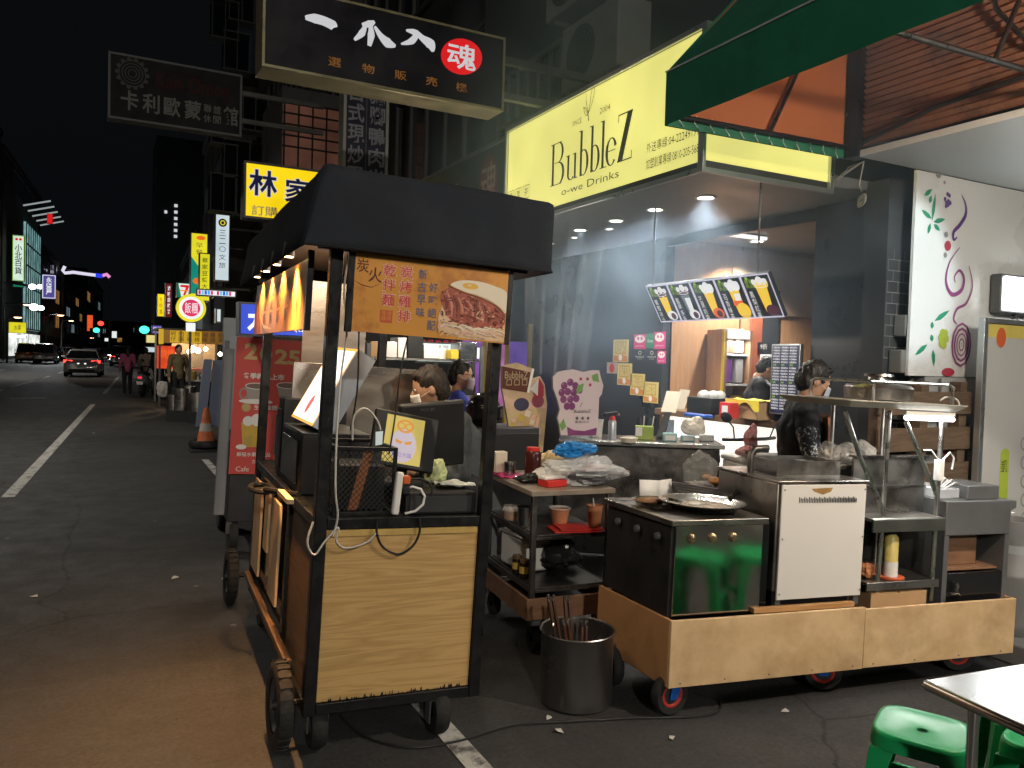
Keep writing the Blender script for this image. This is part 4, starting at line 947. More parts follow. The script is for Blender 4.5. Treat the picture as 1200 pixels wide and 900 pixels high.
for q in ((1092, 258, 1096, 227), (1091, 256, 1080, 246), (1094, 260, 1107, 257), (1090, 262, 1087, 274), (1094, 263, 1101, 270), (1083, 229, 1092, 222), (1089, 238, 1091, 229)): leaf(*q, .034)
for q in ((1095, 376, 1112, 364), (1092, 385, 1092, 377), (1092, 400, 1091, 392), (1086, 404, 1072, 416), (1093, 410, 1094, 429)): leaf(*q, .038)
d.use(PUR)
for k in range(9):
    x, y = fpx(1110+random.uniform(-4, 4), 234+random.uniform(-7, 8)); d.disc(x, y, .015)
pts = [fpx(*p) for p in ((1126, 228), (1131, 240), (1131, 252), (1124, 264), (1117, 272), (1117, 281), (1121, 278))]; d.curve(pts, [.005, .018, .028, .03, .025, .018, .01])
d.use(MAU)
pts = [fpx(*p) for p in ((1124, 290), (1112, 308), (1108, 330), (1115, 345), (1126, 340), (1129, 326), (1124, 317), (1118, 324), (1119, 331))]; d.curve(pts, [.006, .012, .022, .03, .03, .024, .018, .012, .006])
pts = [fpx(*p) for p in ((1135, 312), (1139, 335), (1132, 355), (1121, 362), (1117, 374), (1121, 380))]; d.curve(pts, [.005, .012, .02, .02, .015, .006])
x, y = fpx(1126, 404); 
for k in range(4): d.ring(x, y, .105-.026*k, .15-.036*k, .016 if k < 2 else .010, 12)
d.use(LIME); x, y = fpx(1105, 397)
for k in range(6): d.disc(x+.03*math.cos(k), y+.045*math.sin(k), .028)
d.use(REDP); x, y = fpx(1110, 288); d.disc(x, y, .035); x, y = fpx(1110, 443); d.disc(x, .03, .07, .03)
d.use(GRYP)
for q, r_ in (((1099, 204), .03), ((1106, 214), .012), ((1108, 275), .02), ((1107, 299), .018)): d.disc(*fpx(*q), r_)
mb.build('painted_face', fp, smooth=0)
# lower grey painted panel
a = gy(1104, 443, 3.47); lp = T('painted_panel', 'lower grey panel painted with red and green blossoms', 'panel', (a.x, 3.47, .12)); 
mb = MB(GW); mb.box(0, 2.0, 0, .015, 0, a.z-.12); px0, pz0, PY = a.x, .12, 3.47; d = D(mb, (0, 0, 0), (1, 0, 0), d0=.002)
d.use(REDP); d.disc(*fpx(1111, 487), .03); x, y = fpx(1107, 526); d.disc(x, y, .09, .10); d.use(GW)
for k in range(6): d.disc(x+.045*math.cos(k), y+.055*math.sin(k), .016)
d.use(pm('dull leaf paint', (.06, .13, .07), .5)); leaf(1104, 512, 1122, 496, .08); leaf(1112, 522, 1123, 512, .05); leaf(1114, 530, 1122, 546, .05)
mb.build('painted_face', lp, smooth=0)
# framed board on the right with green sticker
q = gy(1152, 372, 3.3); bd = T('framed_board', 'tall white framed board with a green sticker at the right edge', 'board', (q.x, 3.3, .12)); Wb, Hb = 1.0, q.z-.12
MB(pm('pale board', (.48, .47, .45), .5, 0, .05, 1)).box(.04, Wb, .0, .02, .02, Hb-.03).build('panel', bd, smooth=0)
mb = MB(ALU); mb.box(0, .045, -.015, .03, 0, Hb); mb.box(.046, Wb, -.015, .03, Hb-.035, Hb); mb.box(.055, .062, -.004, -.0005, 0, Hb-.05); mb.build('frame', bd, bevel=.004)
mb = MB(pm('yellow band', (.62, .50, .12), .5)); d = D(mb, (.046, 0, 0), (1, 0, 0), d0=.002); d.rect(0, .9, Hb-.13, Hb-.04); d.use(pm('orange red drop', (.60, .12, .04), .5)); d.disc(.17, Hb-.13, .055, .07)
px0, pz0, PY = q.x, .12, 3.3; x, y = fpx(1177, 552); d.use(LIME); d.rect(x-.10, x+.0, y-.30, y+.12); d.disc(x-.05, y+.12, .05, .04); d.use(INK); d.text('凱', x-.09, y-.01, .07, .09)
d.use(GRYP)
for k in range(6): x, y = fpx(1196, 520+k*22); d.ring(x, y, .045, .045, .012, 14)
mb.build('print', bd, smooth=0)
# bright light box behind the board
q = gy(1172, 366, 3.4); t = T('work_light', 'glaring white work light above the framed board', 'lamp', (q.x, 3.4, q.z))
MB(GREY).box(0, .5, .0, .08, 0, .28).build('housing', t, bevel=.01); MB(em('work light white', (.95, 1, .98), 20, 0)).box(.02, .48, -.02, -.002, .02, .26).build('lens', t, bevel=.008)
MB(GREY).beam((.25, .04, 0), (.25, .04, -.12), .03).build('stem', t)
# dark recess between pillar and painted panel: brick wall, pipes, meter boxes
rc = T('recess_wall', 'soot dark tiled wall with pipes between the pillar and the painted panel', 'wall', (5.0, 3.56, .12))
TILE = pm('dark glazed tile', (.028, .028, .03), .35, 0, .3, 8); GROUT = pm('pale grout', (.20, .19, .18), .8)
MB(TILE).box(.2, .3, .05, .28, 0, 2.8).build('wall', rc, smooth=0)
mb = MB(DARKW); mb.box(-.25, .2, .06, .24, 0, 2.83); mb.build('side_wall', rc, smooth=0)
mb = MB(GROUT); d = D(mb, (-.25, .06, 0), (1, 0, 0), d0=.002)
for r_ in range(24):
    z = .55+r_*.075
    if r_ in (9, 10, 11, 12, 13): continue
    d.rect(0, .42, z, z+.005)
    for k in range(5): xx = ((k+.5*(r_ % 2))*.11); d.rect(min(xx, .42), min(xx+.004, .424), z, z+.075)
mb.build('grout_lines', rc, smooth=0)
mb = MB(pm('grey pipe', (.16, .16, .165), .5))
mb.tube([(.06, .0, 2.75), (.05, .0, 1.9), (.03, .0, 1.5), (-.06, .0, 1.42)], .014, 8); mb.build('pipe', rc)
MB(_mc['grey pipe']).tube([(.14, .0, 2.75), (.14, .0, .4)], .02, 8).build('pipe', rc)
MB(pm('old meter box', (.15, .15, .14), .6, 0, .2)).box(-.22, -.02, -.06, .055, 1.18, 1.42).build('meter_box', rc, bevel=.01)
MB(_mc['old meter box']).box(-.20, -.05, -.05, .055, 1.5, 1.66).build('meter_box', rc, bevel=.01)
MB(_mc['old meter box']).box(-.16, -.06, -.04, .055, 1.75, 1.9).build('switch_box', rc, bevel=.01)
# wooden pallets stacked upright under the panel
SLAT = wood('pallet wood', (.075, .048, .03), (.13, .085, .052), (1, 7, 7), 2.5, .8, 4)
def pallet(label, x, y, z0, h, w=.9):
    t = T('pallet', label, 'pallet', (x, y, z0), group='pallets leaning under the painted panel')
    n = 6
    for k in range(n): MB(SLAT).box(0, w, 0, .02, k*h/n+.02, k*h/n+h/n*.72).build('board', t, bevel=.003)
    for xx in (.02, w*.5-.04, w-.1): MB(SLAT).box(xx, xx+.08, .021, .10, 0, h).build('bearer', t, bevel=.003)
q = gy(1030, 430, 3.38)
pallet('wooden pallet standing upright under the painted panel', q.x, 3.36, .12, 1.45, .95)
# stacked baskets/wires behind the griddle
# ---- green awning
GRN = pm('green canvas', (.022, .20, .11), .6, 0, .15, 2, .1, .1, 200, stain=(.008, .05, .03), stain_at=(.55, .8))
ORG = pm('orange canvas lining', (.46, .145, .050), .7, 0, .12, 2, .1, .1, 200)
AX, AZ0, AZ1, TX, TZ, AY0, AY1 = 2.80, 2.985, 3.285, 4.24, 4.85, -2.5, 3.60
aw = T('awning', 'green canvas awning with an orange lining over the right stall', 'awning', (AX, AY1, AZ0))
def A_(x, y, z): return (x-AX, y-AY1, z-AZ0)
mb = MB(GRN)
mb.sheet(lambda u, v: A_(AX+(TX-AX)*v, AY1+(AY0-AY1)*u, AZ1+(TZ-AZ1)*v-.03*math.sin(PI*v)), 24, 8)
mb.sheet(lambda u, v: A_(AX-.004*math.sin(u*60)*(1-v), AY1+(AY0-AY1)*u, AZ0+(AZ1-AZ0)*v), 60, 2)
mb.add([A_(AX, AY1, AZ0), A_(AX, AY1, AZ1), A_(TX, AY1, TZ), A_(TX, AY1, AZ0+.02)], [(0, 1, 2, 3)])
mb.build('canvas', aw, smooth=30)
mb = MB(ORG)
mb.sheet(lambda u, v: A_(AX+.012+(TX-AX-.01)*v, AY1-.012+(AY0-AY1+.02)*u, AZ1-.012+(TZ-AZ1)*v-.03*math.sin(PI*v)), 24, 8)
mb.add([A_(AX+.012, AY1-.01, AZ0+.07), A_(AX+.012, AY1-.01, AZ1), A_(TX, AY1-.01, TZ-.02), A_(TX, AY1-.01, AZ0+.09)], [(0, 1, 2, 3)])
mb.build('lining', aw, smooth=30)
mb = MB(GRN); mb.add([A_(AX+.012, AY1-.016, AZ0), A_(AX+.012, AY1-.016, AZ0+.07), A_(TX, AY1-.016, AZ0+.09), A_(TX, AY1-.016, AZ0+.02)], [(0, 1, 2, 3)]); mb.build('end_band', aw, smooth=0)
mb = MB(CREAM)
mb.tube([A_(AX-.004, AY1+(AY0-AY1)*u/10, AZ1) for u in range(11)], .005, 5); mb.build('white_piping', aw)
mb = MB(BLACKP)
for y in (AY1-.05, 2.2, .6):
    mb.tube([A_(AX+.03, y, AZ0+.05), A_(TX, y, AZ0+.08)], .014, 8); mb.tube([A_(AX+.03, y, AZ1-.03), A_(TX, y, TZ-.06)], .014, 8); mb.tube([A_(AX+.75, y, AZ0+.06), A_(TX-.05, y, TZ-.6)], .012, 8)
mb.tube([A_(AX+.03, AY1-.03, AZ0+.04), A_(AX+.03, AY0, AZ0+.04)], .014, 8)
mb.build('frame', aw)
for k in range(12):
    x = AX+.1+k*.115; MB(WPLAST).tube([A_(x, AY1-.02, AZ0+.085), A_(x-.05, AY1-.06, AZ0+.03), A_(x+.02, AY1-.02, AZ0+.01)], .003, 4).build('lacing_tie', aw)
# lamps of the right stall, with an added spot and bulb
lamp('SPOT', 'added_panel_spot', (4.05, 1.55, 2.93), 190, (.82, .97, 1), .06, (4.72, 3.5, 2.30), 31, .45)  # unseen spot without a fixture, added to wash the painted panel
tl = T('tube_lamp', 'white tube lamp under the right stall ceiling', 'lamp', (5.6, 1.2, 2.9))
MB(WPLAST).box(-.04, .04, -.62, .62, .02, .06).build('housing', tl, bevel=.006); MB(em('tube white', (.93, 1, .98), 14, 0)).tube([(0, -.58, 0), (0, .58, 0)], .016, 10).build('tube', tl)
lamp('AREA', 'tube_lamp_light', (5.6, 1.2, 2.86), 32, (.95, 1, .97), .1, (5.2, 1.2, 0), sizey=1.2)
lamp('AREA', 'tube_lamp_light', (3.3, -1.2, 2.9), 14, (1, .97, .9), .1, (3.0, 0, 0), sizey=1.2)

t = T('added_bulb', 'added out-of-frame bulb under the green awning', 'lamp', (3.5, .9, 2.98)); MB(em('added awning bulb', (1, .86, .66), 12, 0)).ell((0, 0, -.12), .035, .035, .045, 12, 8).build('bulb', t); MB(BLACK).tube([(0, 0, .1), (0, 0, -.08)], .008, 6).build('flex', t)
lamp('POINT', 'added_awning_light', (3.5, .9, 2.80), 230, (1, .84, .66), .06)  # bulb and its light added out of frame to brighten the awning lining
# ------------------------------------------------------------------ people: one continuous skinned surface per body
def fuse(name, shapes, mat, parent, voxel=.012, it=4):
    mb = MB(mat)
    for s in shapes:
        if s[0] == 'c':
            _, p, q, r0, r1 = s; p = Vector(p); q = Vector(q); n = 5
            t = (q-p); l = t.length or 1e-4; t = t/l
            pts = [p-t*r0*.98, p-t*r0*.7]+[p+t*l*k/n for k in range(n+1)]+[q+t*r1*.7, q+t*r1*.98]
            rs = [r0*.2, r0*.72]+[r0+(r1-r0)*k/n for k in range(n+1)]+[r1*.72, r1*.2]
            mb.tube(pts, rs, 12)
        else:
            _, c, rx, ry, rz = s[:5]; mb.ell(c, rx, ry, rz, 16, 12, s[5] if len(s) > 5 else None)
    o = mb.build(name, smooth=0)
    m = o.modifiers.new('r', 'REMESH'); m.mode = 'VOXEL'; m.voxel_size = voxel; m.use_smooth_shade = True
    m2 = o.modifiers.new('s', 'SMOOTH'); m2.factor = .5; m2.iterations = it
    dg = bpy.context.evaluated_depsgraph_get(); dg.update()
    me = bpy.data.meshes.new_from_object(o.evaluated_get(dg)); me.name = name
    bpy.data.objects.remove(o)
    me.materials.clear(); me.materials.append(mat)
    for p in me.polygons: p.use_smooth = True; p.material_index = 0
    amp, fq = {'hair': (.012, 26), 'jacket': (.011, 9), 'trousers': (.008, 8), 'patterned_sleeve': (.006, 16)}.get(name, (0, 1))
    if amp:
        for v in me.vertices:
            q = v.co*fq
            if name == 'hair': q = Vector((q.x*1.6, q.y*1.6, q.z*.45))
            v.co += v.normal*(amp*(abs(mnoise.noise(q))*1.6-.35+(.4*mnoise.noise(q*2.7))))
    r = bpy.data.objects.new(name, me); COL.objects.link(r); r.parent = parent
    return r
def hand_shapes(w, e, side, curl=.5, palm=None):
    """palm and five bent fingers from the wrist w; e = elbow"""
    w = Vector(w); d = (w-Vector(e)).normalized(); n = Vector(palm) if palm else Vector((-side, 0, 0)); n = (n-d*n.dot(d)).normalized(); s = d.cross(n)*(1)
    out = [('c', w, w+d*.03, .025, .026)]
    for k, (off, L) in enumerate(((-.028, .072), (-.009, .082), (.010, .077), (.028, .060))):
        b = w+d*.085+s*off; out.append(('c', w+d*.02+s*off*.7, b, .014, .0115))
        a = curl*.7; p1 = b+(d*math.cos(a)+n*math.sin(a))*L*.42; a *= 2.0; p2 = p1+(d*math.cos(a)+n*math.sin(a))*L*.33; a *= 1.4; p3 = p2+(d*math.cos(a)+n*math.sin(a))*L*.27
        out += [('c', b, p1, .0098, .009), ('c', p1, p2, .009, .0082), ('c', p2, p3, .0082, .007)]
    th = w+d*.025-s*.026; t1 = th+(d*.6-s*.7+n*.35).normalized()*.04; t2 = t1+(d*.9-s*.2+n*.5).normalized()*.03
    return out+[('c', w+d*.01, th, .018, .014), ('c', th, t1, .012, .0105), ('c', t1, t2, .0105, .008)]
BASE = dict(hl=(-.09, 0, .92), hr=(.09, 0, .92), kl=(-.10, -.02, .50), kr=(.10, -.02, .50), al=(-.10, .02, .09), ar=(.10, .02, .09), pel=(0, 0, .96), wai=(0, .005, 1.10), che=(0, 0, 1.28), nek=(0, .015, 1.46), hea=(0, -.015, 1.60),
            sl=(-.185, .01, 1.40), sr=(.185, .01, 1.40), el=(-.235, .03, 1.12), er=(.235, .03, 1.12), wl=(-.24, -.09, .88), wr=(.24, -.09, .88))
def person(label, loc, rz, top, legs, shoes=None, hair=None, j=None, head=(0, 0), scale=1.0, mask=None, fine=True, cat='person', sleeves=True, group=None, curl=.5, longhair=False, glove=None, specs=False, top_name='jacket'):
    J = {k: Vector(v) for k, v in BASE.items()}
    for k, v in (j or {}).items(): J[k] = Vector(v)
    t = T('person', label, cat, loc, rz, group); t.scale = (scale,)*3
    vx = .0085 if fine else .02; hair = hair or HAIR
    hm = Matrix.Rotation(head[0], 4, 'Z') @ Matrix.Rotation(head[1], 4, 'X')         # yaw, pitch (positive = looking down)
    hc = J['hea']; hp = lambda x, y, z: hc+(hm @ Vector((x, y, z))); hq = hm.to_3x3()
    sh = [('c', J['pel'], J['wai'], .125, .115), ('c', J['wai'], J['che'], .115, .135), ('c', J['sl'], J['sr'], .06, .06), ('c', J['che'], J['nek'], .10, .055), ('c', J['nek'], hp(0, .02, -.06), .053, .052),
          ('e', hc, .076, .094, .115, hq), ('e', hp(0, -.022, -.055), .058, .068, .062, hq), ('c', hp(0, -.085, .012), hp(0, -.105, -.022), .009, .014), ('e', hp(.078, .008, -.01), .012, .02, .032, hq), ('e', hp(-.078, .008, -.01), .012, .02, .032, hq), ('c', hp(-.022, -.084, -.058), hp(.022, -.084, -.058), .008, .008)]
    for q in 'lr':
        sd = -1 if q == 'l' else 1
        sh += [('c', J['h'+q], J['k'+q], .085, .056), ('c', J['k'+q], J['a'+q], .054, .038), ('c', J['a'+q]+Vector((0, .03, -.045)), J['a'+q]+Vector((0, -.13, -.06)), .038, .032), ('c', J['s'+q], J['e'+q], .052, .040), ('c', J['e'+q], J['w'+q], .040, .027)]
        if fine: sh += hand_shapes(J['w'+q], J['e'+q], sd, curl)
        else: sh += [('c', J['w'+q], J['w'+q]+(J['w'+q]-J['e'+q]).normalized()*.12, .032, .022)]
    body = fuse('body', sh, SKIN, t, vx if fine else .018, 2)
    g = [('c', J['pel']+Vector((0, 0, -.03)), J['wai'], .150, .138), ('c', J['wai'], J['che'], .138, .152), ('c', J['sl'], J['sr'], .075, .075), ('c', J['che'], J['nek']+Vector((0, 0, -.035)), .125, .07)]
    for q in 'lr':
        g += [('c', J['s'+q], J['e'+q], .070, .056)]
        if sleeves: g += [('c', J['e'+q], J['e'+q].lerp(J['w'+q], .93), .056, .042)]
        else: pass
    fuse(top_name, g, top, t, .014 if fine else .022, 3)
    g = [('c', J['hl']+Vector((.02, 0, .03)), J['hr']+Vector((-.02, 0, .03)), .125, .125)]
    for q in 'lr': g += [('c', J['h'+q], J['k'+q], .102, .072), ('c', J['k'+q], J['a'+q]+Vector((0, 0, .0)), .072, .055)]
    fuse('trousers', g, legs, t, .016 if fine else .022, 3)
    for q in 'lr': fuse('shoe', [('c', J['a'+q]+Vector((0, .035, -.042)), J['a'+q]+Vector((0, -.15, -.052)), .046, .040)], shoes or BLACK, t, .014, 2)
    h = [('e', hp(0, .022, .030), .088, .098, .105, hq), ('e', hp(0, .05, -.01), .080, .072, .095, hq), ('c', hp(-.04, -.048, .088), hp(.04, -.048, .088), .024, .024)]
    if longhair: h += [('c', hp(0, .07, -.02), hp(0, .10, -.24), .075, .05)]
    fuse('hair', h, hair, t, .010 if fine else .018, 2)
    if fine:
        for sx in (-.03, .03):
            e = MB(WPLAST).ell(hp(sx, -.080, .012), .012, .008, .008, 10, 8).build('eye', t); MB(BLACKG).ell(hp(sx, -.087, .012), .006, .004, .006, 8, 6).build('iris', e)
        if specs:
            mb = MB(BLACKG)
            for sx in (-.034, .034): mb.tube([hp(sx+.027*math.cos(a), -.098, .012+.02*math.sin(a)) for a in [i*2*PI/14 for i in range(14)]], .0025, 5, closed=True)
            mb.tube([hp(-.008, -.1, .016), hp(.008, -.1, .016)], .0025, 5)
            for sx in (-1, 1): mb.tube([hp(sx*.06, -.097, .016), hp(sx*.082, -.04, .018), hp(sx*.086, .02, .01)], .0025, 5)
            mb.build('spectacles', t)
    if mask:
        mb = MB(mask); mb.sheet(lambda u, v: hp(.078*math.sin((u-.5)*PI*.95), -.062-.058*math.cos((u-.5)*PI*.95)*(1-.25*abs(v-.45))+.0, -.012-.105*v*(1-.15*(2*u-1)**2)), 12, 6); mb.build('face_mask', t, solid=.003, smooth=80)
        mb = MB(WPLAST)
        for sx in (-1, 1): mb.tube([hp(sx*.07, -.06, -.03), hp(sx*.083, -.02, -.015), hp(sx*.088, .02, .0)], .0015, 4)
        mb.build('ear_loop', t)
    return t
# ------------------------------------------------------------------ the noodle cart in front
CM = Matrix.Translation((.76, 3.1, 0)) @ Matrix.Rotation(R(-2.4), 4, 'Z') @ Matrix.Rotation(R(2.4), 4, 'Y')
ct = T('food_cart', 'black framed food cart with an oak front and a black fabric roof', 'food cart', (.76, 3.1, 0), rot=(0, R(2.4), R(-2.4)))
CI = CM.inverted()
CL = 2.05
def post(x, y, z0=.19, z1=2.08, w=.05): MB(BLACKP).box(x, x+w, y, y+w, z0, z1).build('post', ct, bevel=.004)
post(-.052, .0); post(.662, .0); post(-.052, CL-.25); post(.662, CL-.25)
def rail(p, q, w=.045): MB(BLACKP).beam(p, q, w).build('rail', ct, bevel=.003)
for z in (.215, .965):
    rail((-.001, .025, z), (.661, .025, z)); rail((-.001, CL-.225, z), (.661, CL-.225, z))
    rail((-.027, .051, z), (-.027, CL-.251, z)); rail((.687, .051, z), (.687, CL-.251, z))
rail((-.10, .03, 2.075), (.82, .03, 2.075), .03); rail((-.10, CL-.2, 2.075), (.82, CL-.2, 2.075), .03)
MB(OAK).box(.001, .660, .014, .030, .239, .941).build('front_panel', ct, bevel=.002)
MB(pm('yellowed edge strip', (.50, .34, .11), .5, 0, .2, 12)).box(.01, .65, .006, .0125, .914, .940).build('edge_strip', ct, smooth=0)
# chipped black paint along the foot of the panel
mb = MB(BLACKP); rnd = random.Random(4); d = D(mb, (0, .014, 0), (1, 0, 0), d0=.0006, step=.00001)
for k in range(60):
    x = rnd.uniform(.02, .62); w_ = rnd.uniform(.003, .012); h_ = rnd.uniform(.004, .02); d.poly([(x, .239), (x+w_, .239), (x+w_*.7, .239+h_), (x+w_*.3, .239+h_*.8)])
for k in range(14):
    x = rnd.uniform(.30, .60); d.poly([(x, .941), (x+.012, .941), (x+.009, .941-rnd.uniform(.006, .02)), (x+.003, .935)])
mb.build('paint_drips', ct, smooth=0)
MB(BLACK).box(-.004, .661, .05, CL-.25, .945, .985).build('table_top', ct, bevel=.004)
BRW = wood('dark brown side wood', (.10, .055, .025), (.16, .09, .045), (7, 1, 7), 2.2, .45, 4)
MB(BRW).box(-.034, -.020, .052, .62, .24, .94).build('side_panel', ct, bevel=.002)
MB(BLACKG).box(-.034, -.020, .64, CL-.255, .24, .94).build('side_panel', ct, bevel=.002)
MB(BLACKP).box(-.05, -.0345, .60, .66, .22, .95).build('side_upright', ct, bevel=.003)
MB(pm('dark right side panel', (.03, .03, .03), .5)).box(.69, .70, .052, CL-.255, .24, .94).build('side_panel', ct, smooth=0)
MB(pm('dark floor board', (.03, .028, .026), .7)).box(-.04, .69, .05, CL-.25, .19, .205).build('floor', ct, smooth=0)
MB(BRW).box(-.085, -.052, .30, CL-.25, .285, .318).build('side_ledge', ct, bevel=.004)
LITWOOD = wood('light wood plate', (.50, .34, .19), (.64, .47, .29), (7, 7, .9), 2.0, .45, 4)
for y0, y1, z0, z1 in ((.78, 1.02, .40, .90), (1.14, 1.27, .58, .90), (1.42, 1.70, .38, .90)):
    MB(LITWOOD).box(-.064, -.0505, y0, y1, z0, z1).build('wood_plate', ct, bevel=.002)
# clamp and wooden batten at the left shoulder
MB(BLACK).tube([(-.12+.055*math.cos(a), 1.02+.055*math.sin(a)*2.2, .945) for a in [i*2*PI/20 for i in range(20)]], .014, 8, closed=True).build('ring_clamp', ct)
MB(BLACK).tube([(-.12, .9, .96), (-.03, .5, 1.0)], .014, 8).build('clamp_arm', ct)
MB(LITWOOD).beam((-.09, .35, .995), (-.09, .62, .995), .03, .02).build('batten', ct)
# roof
FAB = pm('black canvas', (.014, .018, .026), .93, 0, .3, 2.5, .05, .25, 300, stain=(.032, .036, .045), stain_at=(.5, .8), sscale=1.3)
prof = [(.885, 2.062), (.882, 2.33), (.877, 2.358), (.855, 2.366), (.40, 2.370), (-.09, 2.368), (-.115, 2.358), (-.128, 2.335), (-.135, 2.31), (-.175, 2.052)]
pf = []
for i in range(len(prof)-1):
    (xa, za), (xb, zb) = prof[i], prof[i+1]; n_ = max(1, int(math.hypot(xb-xa, zb-za)/.07))
    pf += [(xa+(xb-xa)*k/n_, za+(zb-za)*k/n_) for k in range(n_)]
pf.append(prof[-1])
mb = MB(FAB); ys = [-.075+2.215*k/24 for k in range(25)]
def wr(x, y, z): return .010*mnoise.noise(Vector((x*2.2, y*2.2, z*3)))+.004*mnoise.noise(Vector((x*9, y*7, z*5+3)))
def pr_(y):                                                 # fabric sags a little between the roof bars
    sag = .010*abs(math.sin(PI*(y+.075)/.74))
    return [(x+(wr(x, y, z) if z < 2.34 else 0), y, z+(wr(x, y, z)-sag if z > 2.34 else 0)) for x, z in pf]
mb.loft([pr_(y) for y in ys], closed=False, caps=False)
n_ = len(pf)
for ye, sg in ((-.075, -1), (2.14, 1)):
    f0 = pr_(ye); rows = []
    for r_ in range(9):
        t_ = r_/8; rows.append([(x+(.885+(-.175-.885)*i/(n_-1)-x)*t_, ye+sg*(.012*math.sin(PI*t_*.5)+(.016*mnoise.noise(Vector((x*3.1, t_*1.6, 4)))+.006*mnoise.noise(Vector((x*13, t_*2.5, 9))))*min(1, t_*3)), z+(2.062-.010*i/(n_-1)-z)*t_) for i, (x, y, z) in enumerate(f0)])
    mb.loft(rows, closed=False, caps=False)
mb.build('canopy', ct, smooth=40, solid=.006)
mb = MB(pm('canopy seam', (.006, .007, .009), .7)); mb.tube([(.885-1.06*k/20, -.094-.010*mnoise.noise(Vector((k*.2, 1.6, 4))), 2.066-.010*k/20) for k in range(21)], .006, 6); mb.build('hem', ct)
MB(pm('cream ceiling sheet', (.55, .50, .42), .5)).box(-.12, .83, -.04, 2.1, 2.20, 2.215).build('ceiling', ct, smooth=0)
# front menu board
MORG = pm('orange menu print', (.60, .27, .045), .45, 0, .10, 2.0, .08, 0, stain=(.44, .17, .035), stain_at=(.52, .60), sscale=2.6)
mb = MB(MORG).box(.035, .70, -.045, -.030, 1.742, 2.052)
d = D(mb, (.035, -.045, 1.742), (1, 0, 0), d0=.001, step=.00003); W, H = .665, .31
INKB2 = pm('dark brown ink', (.10, .025, .012), .6); REDI = pm('red menu ink', (.56, .03, .07), .5); PINKE = pm('pale outline', (.72, .45, .36), .5); BLU = pm('blue grey ink', (.10, .12, .20), .6)
d.use(INKB2); d.text('炭', .005, .235, .05, .055, .006); d.text('火', .055, .20, .055, .06, .006)
d.strip([(.0, .20), (.03, .185), (.07, .18), (.10, .195)], [.001, .003, .003, .001])
def col2(t, x, yt, w, h):
    for i, ch in enumerate(t):
        y = yt-h-i*h*1.28; d.use(PINKE).text(ch, x-.004, y-.004, w+.008, h+.008, .022); d.use(REDI).text(ch, x, y, w, h, .004)
col2('乾拌麵', .115, .278, .052, .046); col2('炭烤雞排', .185, .278, .052, .046)
d.use(pm('seal red', (.50, .09, .03), .5)).rect(.113, .163, .045, .095); d.use(MORG)
for k in range(2): d.column('香味', .118+k*.022, .092, .018, .019, .05)
d.use(BLU); d.column('新古早味', .262, .275, .036, .040, .30, .012); d.column('好吃絕配', .312, .225, .036, .040, .30, .012)
# bowl picture
rnd = random.Random(11)
NOOD = pm('noodle print', (.66, .46, .28), .5, 0, .2, 30); MEAT = pm('roast meat print', (.36, .09, .06), .5, 0, .4, 20); MEATL = pm('light meat print', (.55, .22, .15), .5, 0, .3, 25); EGG = pm('egg print', (.74, .66, .52), .45, 0, .06); YOLK = pm('yolk print', (.72, .42, .06), .4)
def clip(x, y): return (max(.36, min(x, .662)), max(.006, min(y, .30)))
d.use(NOOD); d.blob([clip(*p) for p in ((.355, .06), (.40, .02), (.52, .006), (.66, .006), (.66, .2), (.42, .2), (.37, .13))], lim=(.345, .662, .006, .302))
d.use(MEAT); d.blob([clip(*p) for p in ((.365, .17), (.40, .215), (.47, .225), (.60, .19), (.66, .14), (.66, .08), (.58, .055), (.48, .06), (.40, .09))], lim=(.345, .662, .006, .302))
MEATD = pm('charred meat print', (.16, .035, .028), .5, 0, .4, 25)
for k in range(9):
    x = .385+k*.024; d.use(MEATL if k % 2 else MEATD).curve([clip(x-.016, .195-.006*k), clip(x+.004, .15-.005*k), clip(x+.006, .095-.002*k)], [.006, .012, .005])
    d.use(MEATD).curve([clip(x-.006, .19-.006*k), clip(x+.014, .148-.005*k), clip(x+.016, .10-.002*k)], [.001, .004, .001])
for k in range(110):
    x = rnd.uniform(.37, .655); y = rnd.uniform(.055, .20-.35*max(0, x-.45)); a = rnd.uniform(0, 3); l = rnd.uniform(.006, .02)
    d.use(rnd.choice([MEAT, INKB2, MEATL, MEATD, MEATD, NOOD if x > .52 else MEATL])).strip([clip(x-l*math.cos(a), y-l*math.sin(a)*.6), clip(x, y+.003), clip(x+l*math.cos(a), y+l*math.sin(a)*.6)], [.002, .007, .002])
for k in range(40):
    x = rnd.uniform(.365, .65); y = rnd.uniform(.01, .055)+max(0, .40-x)*.8; a = rnd.uniform(-.6, .6); d.use(rnd.choice([NOOD, EGG, PINKE, NOOD]))
    d.strip([clip(x-.03, y+a*.02), clip(x-.01, y+.012), clip(x+.012, y+.006), clip(x+.034, y-a*.02)], .0055)
d.use(EGG); d.blob([clip(*p) for p in ((.40, .222), (.44, .246), (.52, .252), (.60, .24), (.66, .215), (.66, .13), (.61, .165), (.54, .19), (.46, .205))], lim=(.345, .662, .006, .302))
d.use(pm('egg edge print', (.62, .40, .20), .5)).strip([(.655, .135), (.61, .163), (.54, .188), (.46, .203), (.402, .221)], .004)
d.use(YOLK); d.disc(.49, .228, .036, .013); d.use(EGG).disc(.485, .231, .010, .003)
mb.build('menu_board', ct, smooth=0)
MB(BLACKP).box(.008, .034, -.046, -.028, 1.738, 2.056).build('menu_frame', ct, bevel=.002); MB(BLACKP).box(.701, .724, -.046, -.028, 1.738, 2.056).build('menu_frame', ct, bevel=.002)
